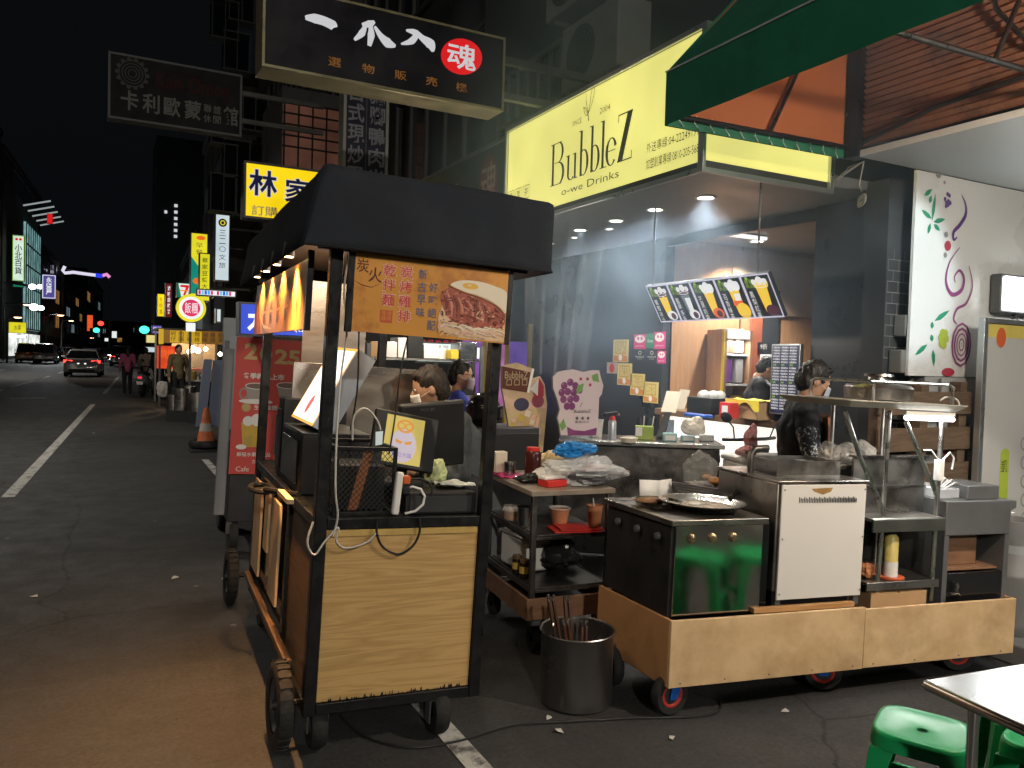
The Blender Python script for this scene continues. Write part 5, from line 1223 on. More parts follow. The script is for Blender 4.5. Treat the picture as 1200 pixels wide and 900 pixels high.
# left menu strip, washed by four little lamps
mb = MB(MORG).box(-.115, -.100, .12, 1.75, 1.742, 2.03); d = D(mb, (-.115, 1.75, 1.742), (0, -1, 0), d0=.001, step=.0001)
d.use(BLU)
for k in range(4): d.column('炭火麵', .35+k*.24, .25, .12, .062, .12, .012)
d.use(INKB2)
for k in range(16): x = 1.2+k*.022; d.strip([(x, .02), (x+.02*math.sin(k), .12), (x-.015, .25)], [.002, .008, .003])
d.use(pm('seal red', (.50, .09, .03), .5)).poly([(.0, .0), (.22, .0), (.14, .16), (.0, .24)]); d.use(EGG).strip([(.2, .12), (.4, .04), (.7, .02)], [.002, .02, .004])
mb.build('side_menu', ct, smooth=0)
MB(BLACKP).box(-.122, -.098, .10, .122, 1.735, 2.06).build('menu_frame', ct, smooth=0)
WL = em('warm lamp lens', (1, .62, .28), 30, 0)
for k in range(4):
    y = .40+k*.36; lb = MB(GREY).cyl((-.155, y, 2.12), (-.155, y, 2.06), .022, .026, 12).build('lamp_head', ct); MB(WL).lathe([(.001, 2.058), (.022, 2.057)], (-.155, y, 0), 12).build('lens', lb)
    p = CM @ Vector((-.150, y, 2.05)); lamp('SPOT', 'cart_lamp', p, 270 if k == 0 else 30, (1, .50, .18), .02, (p.x-(.45 if k == 0 else .16), p.y-(.25 if k == 0 else 0), 0), 96 if k == 0 else 118, .9 if k == 0 else .4)
MB(em('warm strip', (1, .72, .42), 5, 0)).box(.05, .80, .10, .13, 2.182, 2.198).build('ceiling_strip', ct, smooth=0)
p = CM @ Vector((.35, .75, 2.17)); lamp('AREA', 'cart_ceiling_light', p, 15, (1, .80, .58), .5, p-Vector((0, 0, 1)), sizey=1.0)
# inner stainless sheets
STW = pm('warm stainless sheet', (.50, .46, .41), .30, 1, .10, 1.2, .1, .05, 12, stretch=(1, 1, 3))
MB(STW).box(.17, .56, CL-.28, CL-.27, 1.25, 2.10).build('back_sheet', ct, smooth=0)
MB(STW).box(.03, .80, 1.20, 1.21, .986, 1.60).build('splash_sheet', ct, bevel=.002)
# clear screen hanging down beside the till
# wheels
def wheel(x, y, r, w, nm='wheel', z=None):
    z = r if z is None else z
    wo = MB(RUBBER); wo.lathe([(r*.62, -w*.4), (r*.86, -w*.5), (r*.97, -w*.36), (r, -w*.15), (r, w*.15), (r*.97, w*.36), (r*.86, w*.5), (r*.62, w*.4)], (x, y, z), 32, 'X')
    for k in range(24): a = k*2*PI/24; wo.obox((x, y+r*.985*math.cos(a), z+r*.985*math.sin(a)), w*.7, .012, .018, rx=a)
    o = wo.build(nm, ct)
    rm = MB(DGREY); rm.lathe([(r*.62, -w*.3), (r*.58, -w*.1), (r*.2, 0), (.001, -w*.3)], (x, y, z), 20, 'X'); rm.lathe([(r*.62, w*.3), (r*.58, w*.1), (r*.2, .01), (.001, w*.3)], (x, y, z), 20, 'X')
    rm.cyl((x-w*.5, y, z), (x+w*.8, y, z), .018, .018, 10); rm.build('rim', o)
wheel(-.115, .17, .175, .07, z=.183); wheel(-.115, CL+.16, .175, .07, z=.178)
MB(BLACKP).tube([(-.12, .17, .183), (.2, .17, .19)], .014, 8).build('axle', ct); MB(BLACKP).tube([(-.12, CL+.16, .178), (.2, CL+.16, .19)], .014, 8).build('axle', ct)
for x, y in ((.03, .12), (.54, .06), (.03, CL-.35), (.54, CL-.35)):
    cs = MB(RUBBER).lathe([(.03, -.028), (.09, -.032), (.10, -.015), (.10, .015), (.09, .032), (.03, .028)], (x, y, .104+x*.042), 22, 'X').build('caster', ct)
    mb = MB(GREY); mb.box(x-.045, x-.037, y-.03, y+.03, .08, .2); mb.box(x+.037, x+.045, y-.03, y+.03, .08, .2); mb.box(x-.05, x+.05, y-.05, y+.05, .186, .192); mb.build('fork', cs, bevel=.002)

# ---- things standing on the cart (each a thing of its own)
TZ_ = .987
def onto(x, y, z=TZ_): return CM @ Vector((x, y, z))
ROT = (0, R(2.4), R(-2.4))
def ctT(name, label, cat, x, y, z=TZ_, rz=0, group=None): return T(name, label, cat, onto(x, y, z), rot=(0, R(2.4), R(-2.4)+rz), group=group)
# black ovens on the left
t = ctT('oven', 'long black oven cabinet in the left corner of the cart', 'oven', .0, .55)
MB(BLACK).box(-.02, .30, 0, .55, 0, .285).build('body', t, bevel=.008); MB(BLACKG).box(-.030, -.021, .06, .50, .04, .25).build('door', t, bevel=.004)
MB(CHROME).box(-.004, .0, -.008, -.0005, .15, .20).build('latch', t, smooth=0); MB(GREY).box(-.02, .30, -.004, .55, .2855, .291).build('lid_edge', t, smooth=0)
t = ctT('oven', 'taller black cabinet behind the long oven on the cart', 'oven', .0, 1.13)
MB(BLACK).box(-.02, .32, 0, .15, 0, .42).build('body', t, bevel=.008); MB(DGREY).box(-.028, -.021, .02, .14, .05, .36).build('door', t, bevel=.004); MB(CHROME).box(-.036, -.029, .125, .132, .10, .32).build('handle', t, smooth=0)
# lit leaning sign box
t = T('light_box', 'lit white sign box with an orange rim leaning on the black oven', 'light box', (0, 0, 0))
A1, A2, A3, A4 = gx(342, 488, .86), gx(364, 499, .86), gx(412, 407, 1.065), gx(386, 406, 1.065)
A2.y = min(A2.y, 3.64); A3.y = A2.y; A4.y = A1.y; A4.z = A3.z
a_n = (A2-A1).cross(A4-A1).normalized(); a_n = a_n if a_n.x < 0 else -a_n
rt = (A2-A1).normalized(); upv = (A4-A1); Hl = upv.length; Wl = (A2-A1).length; upn = (upv-rt*upv.dot(rt)).normalized()
q = [A1, A2, A2+upn*Hl, A1+upn*Hl]
MB(pm('white box casing', (.5, .5, .5), .5)).prism(q, -a_n*.10).build('casing', t, bevel=.004)
mb = MB(em('light box face', (1, .97, .93), 2.0, .05)); d = D(mb, A1, rt, upn, d0=.003, step=.00015); d.rect(.012, Wl-.012, .012, Hl-.012)
d.use(em('light box rim', srgb(255, 190, 90), 1.0, 0)); d.frame(0, Wl, 0, Hl, .014); d.use(em('pale red lit print', srgb(235, 120, 110), .9, 0)); d.column('炭火', Wl*.42, Hl*.62, .06, .07, .2); d.disc(Wl*.45, Hl*.22, .035, .05)
mb.build('face', t, smooth=0)
MB(pm('pale blue casing', (.36, .42, .50), .5)).prism([A2+rt*.001, A2+rt*.001-a_n*.10, A2+upn*Hl-a_n*.10+rt*.001, A2+upn*Hl+rt*.001], rt*.004).build('side_edge', t, smooth=0)
# wire mesh crate (front left)
t = ctT('mesh_crate', 'black mesh crate with a slanting orange band at the front left of the cart', 'crate', .035, .06)
mb = MB(BLACKP); w_, d_, h_ = .245, .34, .285
for x in (0, w_): 
    for y in (0, d_): mb.beam((x, y, 0), (x, y, h_), .016)
for z in (.008, h_-.008):
    for y in (0, d_): mb.beam((0, y, z), (w_, y, z), .016)
    for x in (0, w_): mb.beam((x, 0, z), (x, d_, z), .016)
mb.build('frame', t, bevel=.002)
mb = MB(pm('dark wire', (.05, .05, .05), .45, .6)); rows, cols_ = 22, 11
for axis in (0, 1):
    Lw = w_ if axis == 0 else d_
    for k in range(-rows, cols_*2+rows):
        for sgn in (1, -1):
            # diagonal strand clipped to the rectangle
            x0 = k*Lw/cols_/1.0; pts = []
            for z in (0, h_):
                pts.append((x0+sgn*z*.9, z))
            (xa, za), (xb, zb) = pts
            def cut(xa, za, xb, zb):
                if (xa < 0 and xb < 0) or (xa > Lw and xb > Lw): return None
                def at(x): return za+(zb-za)*(x-xa)/(xb-xa)
                P = [[xa, za], [xb, zb]]
                for p in P:
                    if p[0] < 0: p[1] = at(0); p[0] = 0
                    elif p[0] > Lw: p[1] = at(Lw); p[0] = Lw
                return P
            c_ = cut(xa, za, xb, zb)
            if c_ and abs(c_[0][1]-c_[1][1]) > .004:
                P = [(p[0], .0, p[1]) if axis == 0 else (0.0, p[0], p[1]) for p in c_]
                mb.beam(P[0], P[1], .0022, .0022)
mb.build('mesh', t, smooth=0)
MB(pm('orange brown strap', (.34, .13, .05), .5)).prism([(.06, .018, .02), (.10, .018, .02), (.155, .018, .265), (.115, .018, .265)], (0, .004, 0)).build('orange_band', t, smooth=0)
MB(BLACK).box(.02, .225, .06, .30, .01, .20).build('inner_box', t, bevel=.006)
# power strip with plugs
t = ctT('power_strip', 'white power strip with an orange plug standing against the mesh crate', 'power strip', .292, .04)
MB(WPLAST).obox((0, .0, .095), .032, .03, .18, ry=R(4)).build('body', t, bevel=.008); MB(pm('orange plug', (.62, .13, .03), .4)).box(.018, .050, -.018, .018, .135, .170).build('plug', t, bevel=.005); MB(BLACK).box(.018, .052, -.018, .018, .092, .126).build('plug', t, bevel=.005)
mb = MB(WPLAST); mb.tube([(.03, 0, .11), (.06, -.015, .125), (.095, -.02, .115), (.115, -.02, .085), (.11, -.02, .05), (.08, -.018, .022), (.04, 0, .008)], .0055, 8); mb.build('cord', t)
mb = MB(BLACK); mb.tube([(.05, 0, .152), (.09, -.015, .16), (.13, -.018, .145), (.148, -.02, .12), (.145, -.02, .09)], .0042, 8); mb.build('cord', t)
# tray / cash drawer
t = ctT('cash_drawer', 'flat black cash drawer at the front right of the cart', 'drawer', .335, .055)
MB(BLACK).box(0, .325, 0, .36, 0, .095).build('body', t, bevel=.006); MB(DGREY).box(.02, .30, -.006, -.0005, .012, .08).build('front', t, smooth=0)
DZ = TZ_+.096
# two tills
t = ctT('till_screen', 'till with a tilted screen showing an orange picture', 'till', .375, .24, DZ)
ms = Matrix.Translation((0, 0, .20)) @ Matrix.Rotation(R(9), 4, 'Y') @ Matrix.Rotation(R(-14), 4, 'X')
mb = MB(BLACK); mb.M = ms; mb.box(-.152, .152, .0, .03, -.125, .125); mb.build('screen_body', t, bevel=.008)
mb = MB(em('till screen yellow', srgb(205, 185, 95), .62, .06)); mb.M = ms; d = D(mb, (-.152, 0, -.125), (1, 0, 0), d0=.001, step=.00003); d.rect(.055, .235, .02, .232)
d.use(em('till lilac', srgb(195, 185, 200), .62, 0)).disc(.145, .10, .062, .075); d.use(em('till orange', srgb(205, 140, 50), .7, 0)); d.ring(.145, .19, .035, .026, .010, 18); d.ring(.125, .19, .018, .014, .006, 14); d.ring(.165, .19, .018, .014, .006, 14)
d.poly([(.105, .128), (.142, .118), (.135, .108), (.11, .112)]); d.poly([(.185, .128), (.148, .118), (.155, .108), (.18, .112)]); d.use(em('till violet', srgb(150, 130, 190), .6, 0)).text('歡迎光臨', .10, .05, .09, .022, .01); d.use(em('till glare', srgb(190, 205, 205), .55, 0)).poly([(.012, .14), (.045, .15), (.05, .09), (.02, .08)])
mb.build('picture', t, smooth=0)
mb = MB(BLACK); mb.box(-.09, .09, -.03, .12, 0, .02); mb.beam((0, .05, .02), (0, .03, .15), .06, .03); mb.build('stand', t, bevel=.004)
t = ctT('till', 'second black till turned away from the viewer with a red strip', 'till', .60, .50, DZ-.095)
ms = Matrix.Translation((0, 0, .31)) @ Matrix.Rotation(R(-7), 4, 'Y') @ Matrix.Rotation(R(10), 4, 'X')
mb = MB(BLACK); mb.M = ms; mb.box(-.165, .165, 0, .05, -.18, .15); mb.build('screen_body', t, bevel=.01)
mb = MB(GREY); mb.M = ms; d = D(mb, (-.165, 0, -.18), (1, 0, 0), d0=.001); d.text('POS 80', .10, .295, .07, .014); mb.build('lettering', t, smooth=0)
mb = MB(RED); mb.M = ms; mb.beam((-.06, -.006, .06), (-.03, -.006, -.12), .012, .008); mb.build('red_strip', t, smooth=0)
mb = MB(BLACK); mb.box(-.1, .1, -.02, .16, 0, .03); mb.beam((0, .07, .03), (0, .05, .2), .07, .04); mb.build('stand', t, bevel=.004)
# crumpled plastic bags beside the drawer
CLEAR = pm('clear plastic bag', (.78, .80, .80), .18, 0, .05, alpha=.42, bump=.7, bscale=18)
def crumple(name, label, cat, c, rx, ry, rz, mat, seed=1, loc=None, seg=34, amp=.25, parts=None, group=None):
    """crinkled film: an ellipsoid folded by ridged noise, flattened where it lies"""
    t = T(name, label, cat, c, group=group); o_ = Vector((seed*3.7, seed*1.3, seed*.7))
    mb = MB(mat); mb.ell((0, 0, rz*.9), rx, ry, rz, seg, seg*2//3)
    for i, v in enumerate(mb.v):
        d_ = (v-Vector((0, 0, rz*.9))); u = Vector((d_.x/rx, d_.y/ry, d_.z/rz))
        big = mnoise.noise(u*1.1+o_); rid = 1-abs(mnoise.noise(u*2.6+o_))*2.4; fine = 1-abs(mnoise.noise(u*6.5+o_))*2.2
        n = d_*(1+amp*(1.5*big+.55*rid+.22*fine-.35)); v2 = Vector((0, 0, rz*.9))+n
        v2.z = max(v2.z, .004+.003*abs(mnoise.noise(u*9))); mb.v[i] = v2
    mb.build(parts or 'bag', t, smooth=28); return t
p = onto(.555, .30, DZ+.0); crumple('plastic_bag', 'yellowish green crumpled plastic bag on the cash drawer', 'bag', p, .05, .04, .06, pm('greenish plastic', (.52, .58, .30), .35, 0, .3, 9, bump=.5, bscale=30), 3)
p = onto(.60, .19, DZ); mb = MB(pm('pale cloth', (.50, .53, .48), .8, 0, .2, 12)); mb.sheet(lambda u, v: ((u-.5)*.17, (v-.5)*.12, .012+.012*math.sin(u*8+v*3)*math.sin(v*9)+.012*(1-u)), 12, 8)
t = thing1('cloth', 'pale crumpled cloth lying on the front right of the cash drawer', 'cloth', mb, p, solid=.004) if True else None
# cables
def cable(label, pts, r=.005, m=CBL, cart=True):
    P = [(CM @ Vector(p)) if cart else Vector(p) for p in pts]
    # smooth with a Catmull-Rom pass
    q = []
    for i in range(len(P)-1):
        a, b, c, e = P[max(i-1, 0)], P[i], P[i+1], P[min(i+2, len(P)-1)]
        for k in range(6):
            s = k/6; q.append(.5*((2*b)+(c-a)*s+(2*a-5*b+4*c-e)*s*s+(3*b-a-3*c+e)*s*s*s))
    q.append(P[-1]); return thing1('cable', label, 'cable', MB(m).tube(q, r, 6), smooth=60)
WC = pm('white cable', (.55, .54, .50), .45)
cable('white cable hanging from the roof along the left front post', [(.025, .04, 2.05), (.015, .035, 1.9), (.035, .03, 1.75), (.02, .02, 1.55), (.012, -.008, 1.3), (.02, -.012, 1.1), (.035, -.012, 1.0), (.02, -.012, .92)], .0045, WC)
cable('white cable looped over the top of the oak front panel', [(-.06, -.01, .98), (-.08, -.02, .90), (-.05, -.02, .85), (-.01, -.012, .90), (.04, -.012, .955), (.035, -.015, .90), (.08, -.012, .87), (.16, -.01, .89), (.20, -.008, .93)], .0045, WC)
cable('black cable drooping in a loop over the oak front panel', [(.20, -.006, .985), (.20, -.01, .93), (.23, -.008, .87), (.30, -.006, .835), (.36, -.008, .87), (.385, -.01, .93), (.38, -.006, .985)], .005)
cable('thin black wire hanging from the front menu board', [(.295, .03, 1.76), (.27, .03, 1.6), (.255, .02, 1.4), (.24, .02, 1.25)], .0035)
cable('thin black wire hanging inside the cart by the light box', [(.20, .5, 2.1), (.20, .5, 1.8), (.21, .5, 1.5), (.19, .5, 1.3)], .004)
cable('white charger wire arching over the mesh crate', [(.14, .25, 1.28), (.14, .25, 1.38), (.19, .25, 1.42), (.25, .25, 1.36), (.27, .25, 1.28)], .005, WC)
cable('black cable running across the asphalt from the cart to the pot', [gz(398, 838, .006), gz(425, 862, .006), gz(480, 876, .006), gz(540, 868, .006), gz(600, 850, .006), gz(660, 846, .006), gz(730, 842, .006), gz(830, 838, .006), gz(843, 822, .006), gz(815, 812, .006)], .006, CBL, False)

# customer standing behind the cart, seen from the side
JK = pm('dark grey jacket', (.055, .065, .07), .7, 0, .2, 9, .05, .3, 60); TRS = pm('dark trousers', (.018, .018, .022), .8, 0, .2, 9)
GHR = pm('greying brown hair', (.030, .022, .017), .55, 0, .4, 40, .1, .5, 120)
person('person in a dark grey jacket and face mask bending behind the cart', (1.80, 4.06, 0), R(-102), JK, TRS, hair=GHR, mask=WPLAST,
       j=dict(hea=(.0, -.20, 1.52), nek=(0, -.10, 1.38), che=(0, -.03, 1.22), sl=(-.19, -.05, 1.33), sr=(.19, -.05, 1.33), el=(-.25, -.05, 1.05), er=(.25, -.05, 1.05), wl=(-.2, -.28, 1.06), wr=(.2, -.28, 1.06)), head=(R(-4), R(16)), scale=.965)
# ------------------------------------------------------------------ shelf cart behind the noodle cart
S0 = Vector((2.115, 3.775, 0)); SM = Matrix.Translation(S0) @ Matrix.Rotation(R(-6), 4, 'Z')
def sw(x, y, z): return SM @ Vector((x, y, z))
sh = T('shelf_cart', 'low steel shelf cart on a brown wooden base behind the pot', 'shelf cart', S0, R(-6))
SW, SD = .50, .76
BRB = wood('brown base board', (.17, .09, .05), (.26, .14, .08), (1, 6, 6), 2.2, .5, 3.0)
MB(BRB).box(-.03, SW+.03, -.03, -.012, .20, .32).build('base_board', sh, bevel=.003); MB(BRB).box(-.03, -.012, -.0115, SD, .20, .32).build('base_board', sh, bevel=.003); MB(BRB).box(SW+.012, SW+.03, -.0115, SD, .20, .32).build('base_board', sh, bevel=.003)
MB(DARKW).box(-.01, SW+.01, -.01, SD, .205, .225).build('base_floor', sh, smooth=0)
for x in (0, SW-.03):
    for y in (0, SD-.03): MB(STEELD).box(x, x+.03, y, y+.03, .226, .885).build('post', sh, bevel=.003)
for z, m in ((.36, STEELD), (.655, STEELD), (.888, pm('worn steel top', (.36, .30, .24), .4, .5, .2, 4, stain=(.15, .11, .08)))):
    mb = MB(m); e_ = .012 if z > .8 else -.031
    if z > .8: mb.box(-e_, SW+e_, -e_, SD+e_, z, z+.028)
    else: mb.box(.031, SW-.031, .002, SD-.002, z, z+.012); mb.box(.031, SW-.031, -.001, .012, z-.018, z-.001); mb.box(.002, .014, .031, SD-.031, z-.018, z+.014)
    mb.build('shelf', sh, bevel=.002)
MB(pm('clouded plastic side', (.33, .34, .34), .3, 0, .15, 2, alpha=.35)).box(SW-.012, SW-.008, .04, SD-.04, .37, .88).build('side_sheet', sh, smooth=0)
MB(_mc['clouded plastic side']).box(.04, SW-.04, SD-.012, SD-.008, .37, .88).build('side_sheet', sh, smooth=0)
for x in (.05, SW-.05):
    for y in (.04, SD-.06):
        c_ = MB(RUBBER).lathe([(.02, -.02), (.068, -.022), (.075, 0), (.068, .022), (.02, .02)], (x, y, .076), 18, 'X').build('caster', sh); MB(GREY).box(x-.034, x+.034, y-.02, y+.02, .150, .199).build('fork', c_)
def lathe_thing(name, label, cat, p, prof, mat, group=None, cap=False, seg=24, extra=None):
    t = T(name, label, cat, p, group=group); MB(mat).lathe(prof, (0, 0, 0), seg, cap=cap).build('body', t, smooth=40)
    if extra: extra(t)
    return t
PAPERC = pm('paper cup white', (.74, .71, .66), .5, 0, .04); CUPO = pm('orange brown cup print', (.46, .20, .10), .5, 0, .15, 12)
def cup_prof(r0, r1, h): return [(.001, 0), (r0, 0), (r1, h), (r1+.003, h), (r1+.003, h-.006), (r1-.003, h-.004), (r0-.004, .008), (.001, .008)]
Zm = .668
# middle shelf
def bowl_x(t): MB(pm('orange soup', (.60, .24, .05), .3)).lathe([(.052, .008), (.058, .05)], (0, 0, 0), 20).build('orange_contents', t); MB(pm('clear lid', (.75, .74, .72), .2, alpha=.5)).lathe([(.068, .062), (.05, .085), (.001, .09)], (0, 0, 0), 20).build('lid', t)
lathe_thing('takeaway_bowl', 'clear takeaway bowl with orange contents on the middle shelf', 'bowl', sw(.06, .44, Zm), cup_prof(.050, .066, .062), pm('clear tub', (.75, .70, .66), .25, alpha=.35), extra=bowl_x)
lathe_thing('steel_cup', 'stainless steel cup on the middle shelf beside the orange bowl', 'cup', sw(.06, .24, Zm), cup_prof(.046, .048, .115), STEEL)
lathe_thing('paper_bowl', 'tipped stack of orange and white paper bowls on the middle shelf', 'bowl', sw(.27, .22, Zm), cup_prof(.042, .062, .10), CUPO, extra=lambda t: MB(PAPERC).lathe([(.064, .098), (.068, .102), (.064, .106), (.060, .100), (.044, .02)], (0, 0, 0), 22).build('inner_bowl', t))
def straw(t): MB(WPLAST).tube([(.005, 0, .06), (-.012, .004, .165)], .0035, 8).build('straw', t); MB(PAPERC).lathe([(.0405, .0), (.0475, .10)], (0, 0, .006), 22).build('white_side', t) if False else None
lathe_thing('paper_cup', 'orange and white paper cup with a straw on the red trays', 'cup', sw(.42, .06, Zm+.018), cup_prof(.034, .046, .125), CUPO, extra=straw)
t = T('tray_stack', 'flat stack of red trays on the middle shelf', 'tray', sw(.30, .09, Zm), R(-14)); MB(RED).box(-.14, .14, -.10, .08, 0, .008).build('tray', t, bevel=.003); MB(RED).box(-.10, .16, -.09, .09, .0085, .017).build('tray', t, bevel=.003)
# lower shelf
Zl = .374
t = T('white_tub', 'white plastic tub on the lower shelf', 'tub', sw(.12, .42, Zl)); MB(WPLAST).box(-.07, .13, -.13, .16, 0, .20).build('tub', t, bevel=.02); MB(WPLAST).box(-.078, .138, -.138, .168, .201, .215).build('lid', t, bevel=.006)
for x, y, lab in ((.04, .30, 'dark jar with a brown lid left on the lower shelf'), (.045, .20, 'dark jar with an ochre label nearer the post')):
    def jx(t): MB(OCH).lathe([(.0305, .03), (.0305, .07)], (0, 0, 0), 16).build('jar_label', t); MB(BRW).lathe([(.028, .09), (.028, .11), (.001, .11)], (0, 0, 0), 16).build('lid', t)
    lathe_thing('jar', lab, 'jar', sw(x, y, Zl), [(.001, 0), (.03, 0), (.03, .08), (.024, .09), (.001, .092)], pm('dark glass', (.02, .012, .008), .12), 'dark jars on the lower shelf', extra=jx)
crumple('bin_bag', 'black crumpled bag at the back of the lower shelf', 'bag', sw(.32, .36, Zl), .13, .16, .10, pm('black bag film', (.02, .02, .022), .25, bump=.6, bscale=20), 5)
# top of the shelf cart
Zt = .917
mb = MB(pm('magenta cloth', (.48, .04, .16), .7, 0, .15, 12)); mb.sheet(lambda u, v: (-.02+.17*u, .44+.26*v, .006+.006*math.sin(u*11+v*5)), 10, 8); thing1('cloth', 'magenta cloth on the far left of the shelf top', 'cloth', mb, S0+Vector((0, 0, Zt)), R(-6), solid=.004)
lathe_thing('steel_cup', 'shiny steel cup on the magenta cloth', 'cup', sw(.07, .54, Zt+.012), cup_prof(.034, .036, .075), STEEL)
t = T('carton', 'cream carton standing behind the steel cup on the shelf top', 'carton', sw(.04, .64, Zt+.012)); MB(PAPER).box(-.04, .04, -.03, .03, 0, .13).build('box', t, bevel=.004)
lathe_thing('sauce_jar', 'tall dark sauce jar with a red cap on the shelf top', 'jar', sw(.20, .48, Zt), [(.001, 0), (.05, 0), (.052, .14), (.04, .165), (.001, .166)], pm('dark sauce', (.06, .014, .01), .15), extra=lambda t: MB(RED).lathe([(.041, .160), (.042, .185), (.001, .187)], (0, 0, 0), 18).build('cap', t))
crumple('food_bag', 'bag of yellow dough sticks with red ties on the shelf top', 'bag', sw(.34, .52, Zt), .10, .08, .075, pm('dough bag', (.60, .46, .22), .4, 0, .25, 12, bump=.5, bscale=25), 9)
crumple('napkin_pile', 'white crumpled napkins on the middle of the shelf top', 'napkins', sw(.26, .30, Zt), .11, .09, .05, pm('white tissue', (.70, .68, .62), .8, 0, .06, bump=.6, bscale=20), 12)
crumple('black_wrap', 'black plastic wrapped packet on the left of the napkins', 'bag', sw(.11, .28, Zt), .10, .06, .03, _mc['black bag film'], 21)
t = T('red_box', 'flat red box with a white strip at the front of the shelf top', 'box', sw(.18, .14, Zt), R(8)); MB(RED).box(-.07, .07, -.05, .05, 0, .04).build('box', t, bevel=.005); MB(CREAM).box(-.075, .072, -.03, .045, .0405, .062).build('lid_pack', t, bevel=.006)
crumple('plastic_bag', 'large clear plastic bag of packets at the right of the shelf top', 'bag', sw(.40, .18, Zt), .215, .16, .088, CLEAR, 15, seg=48, amp=.38)
MB_ = crumple('blue_bag', 'bright blue plastic bag lying on the clear bag', 'bag', sw(.36, .22, Zt+.155), .125, .08, .045, pm('blue bag film', (.02, .22, .58), .25, 0, .2, 8, alpha=.85, bump=.6, bscale=16), 17, seg=44, amp=.38)
crumple('packet', 'dark grey packet inside the clear plastic bag', 'packet', sw(.42, .12, Zt+.002), .13, .07, .045, pm('grey packet film', (.10, .10, .11), .3, bump=.6, bscale=22), 19)
crumple('packet', 'pink and white packet inside the clear plastic bag', 'packet', sw(.50, .24, Zt+.002), .09, .06, .06, pm('pink packet film', (.55, .32, .36), .35, 0, .3, 9, bump=.6, bscale=22), 23)

# ------------------------------------------------------------------ steel counter in the middle
ca, cb = gz(655, 515, 1.02), gz(850, 522, 1.02); cdir = (cb-ca).normalized(); crz = math.atan2(cdir.y, cdir.x); cl = (cb-ca).length
mc = T('steel_counter', 'long stainless steel counter in front of the drinks shop', 'counter', (ca.x, ca.y, 0), crz)
MB(STEEL).box(0, cl, 0, .55, .985, 1.02).build('top', mc, bevel=.006); MB(STEELD).box(.03, cl-.03, .04, .52, .12, .984).build('body', mc, bevel=.01)
def cw(x, y, z=1.021): return Vector((ca.x, ca.y, z))+cdir*x+Vector((-cdir.y, cdir.x, 0))*y
def pxc(px, py, z=1.021): return gz(px, py, z)
# cut-out boards shaped like drinks
BKR = pm('board back', (.3, .3, .3), .6)
def cutout(name, label, px_, Y, outline, draw, thick=.02, foot=None):
    pts = [gy(x, y, Y) for x, y in outline]; o = Vector((min(p.x for p in pts), Y, min(p.z for p in pts)))
    t = T(name, label, 'cut-out sign', o); mb = MB(BKR); mb.prism([p-o for p in pts], (0, thick, 0)); mb.build('board', t, smooth=0)
    mb = MB(px_); d = D(mb, (0, 0, 0), (1, 0, 0), d0=.002, step=.0002)
    def f(x, y): q = gy(x, y, Y)-o; return (q.x, q.z)
    d.poly([f(x, y) for x, y in outline]); draw(d, f); mb.build('print', t, smooth=0)
    if foot is not None: MB(BLACKP).beam(((pts[0].x+pts[-1].x)/2-o.x, thick+.03, 0), ((pts[0].x+pts[-1].x)/2-o.x, thick+.03, foot-o.z), .04).build('stand', t)
    return t
PNKW = pm('pale pink print', (.66, .55, .57), .5, 0, .05, 3); GRAPE = pm('grape print', (.20, .05, .16), .45, 0, .3, 10); GLEAF = pm('leaf print', (.18, .36, .10), .5); PGREY = pm('grey brown print', (.12, .10, .09), .5)
def grape(d, f):
    d.use(GRAPE)
    for x, y in ((661, 452), (668, 448), (674, 452), (658, 460), (665, 459), (672, 460), (679, 457), (660, 468), (668, 468), (675, 467), (664, 476), (670, 476)): d.disc(*f(x, y), .028); 
    d.use(pm('grape light', (.36, .14, .30), .4))
    for x, y in ((660, 451), (667, 447), (657, 459), (671, 459), (667, 467)): d.disc(*f(x-.5, y-1), .010)
    d.use(GLEAF); d.poly([f(*p) for p in ((676, 452), (684, 449), (682, 458), (675, 462))]); d.poly([f(*p) for p in ((693, 440), (700, 437), (702, 448), (694, 446))]); d.poly([f(*p) for p in ((655, 498), (660, 490), (663, 500), (658, 505))])
    d.use(GRAPE); d.poly([f(*p) for p in ((664, 500), (672, 504), (684, 505), (699, 501), (698, 510), (665, 510))]); d.use(PNKW).poly([f(*p) for p in ((666, 500), (684, 502), (696, 499), (690, 497), (675, 497))])
    d.use(REDP); 
    for x, y in ((680, 444), (691, 451), (688, 444)): d.disc(*f(x, y), .012)
    d.use(PGREY); a, b = f(672, 484), f(692, 480); d.text('BubbleZ', a[0], a[1], b[0]-a[0], b[1]-a[1]); a, b = f(673, 496), f(690, 494); d.text('果茶冰沙', a[0], a[1], b[0]-a[0], .018)
    for k in range(3): x, y = f(675.5+k*6.5, 490); d.disc(x, y, .012)
    a = f(679, 477); d.strip([(a[0], a[1]), (a[0]+.02, a[1]+.035)], .005)
cutout('drink_sign', 'white cup shaped cut-out board with purple grapes on the steel counter', PNKW, 4.95, [(657, 510), (655, 497), (653, 490), (656, 480), (653, 468), (648, 455), (648, 442), (654, 436), (664, 434), (672, 433), (684, 436), (694, 434), (702, 434), (704, 442), (707, 452), (705, 462), (702, 466), (700, 510)], grape)
ICE = pm('peach cup print', (.55, .38, .25), .45, 0, .2, 7, stain=(.56, .46, .18), stain_at=(.5, .65), sscale=9); BLUB = pm('blueberry print', (.05, .045, .09), .4)
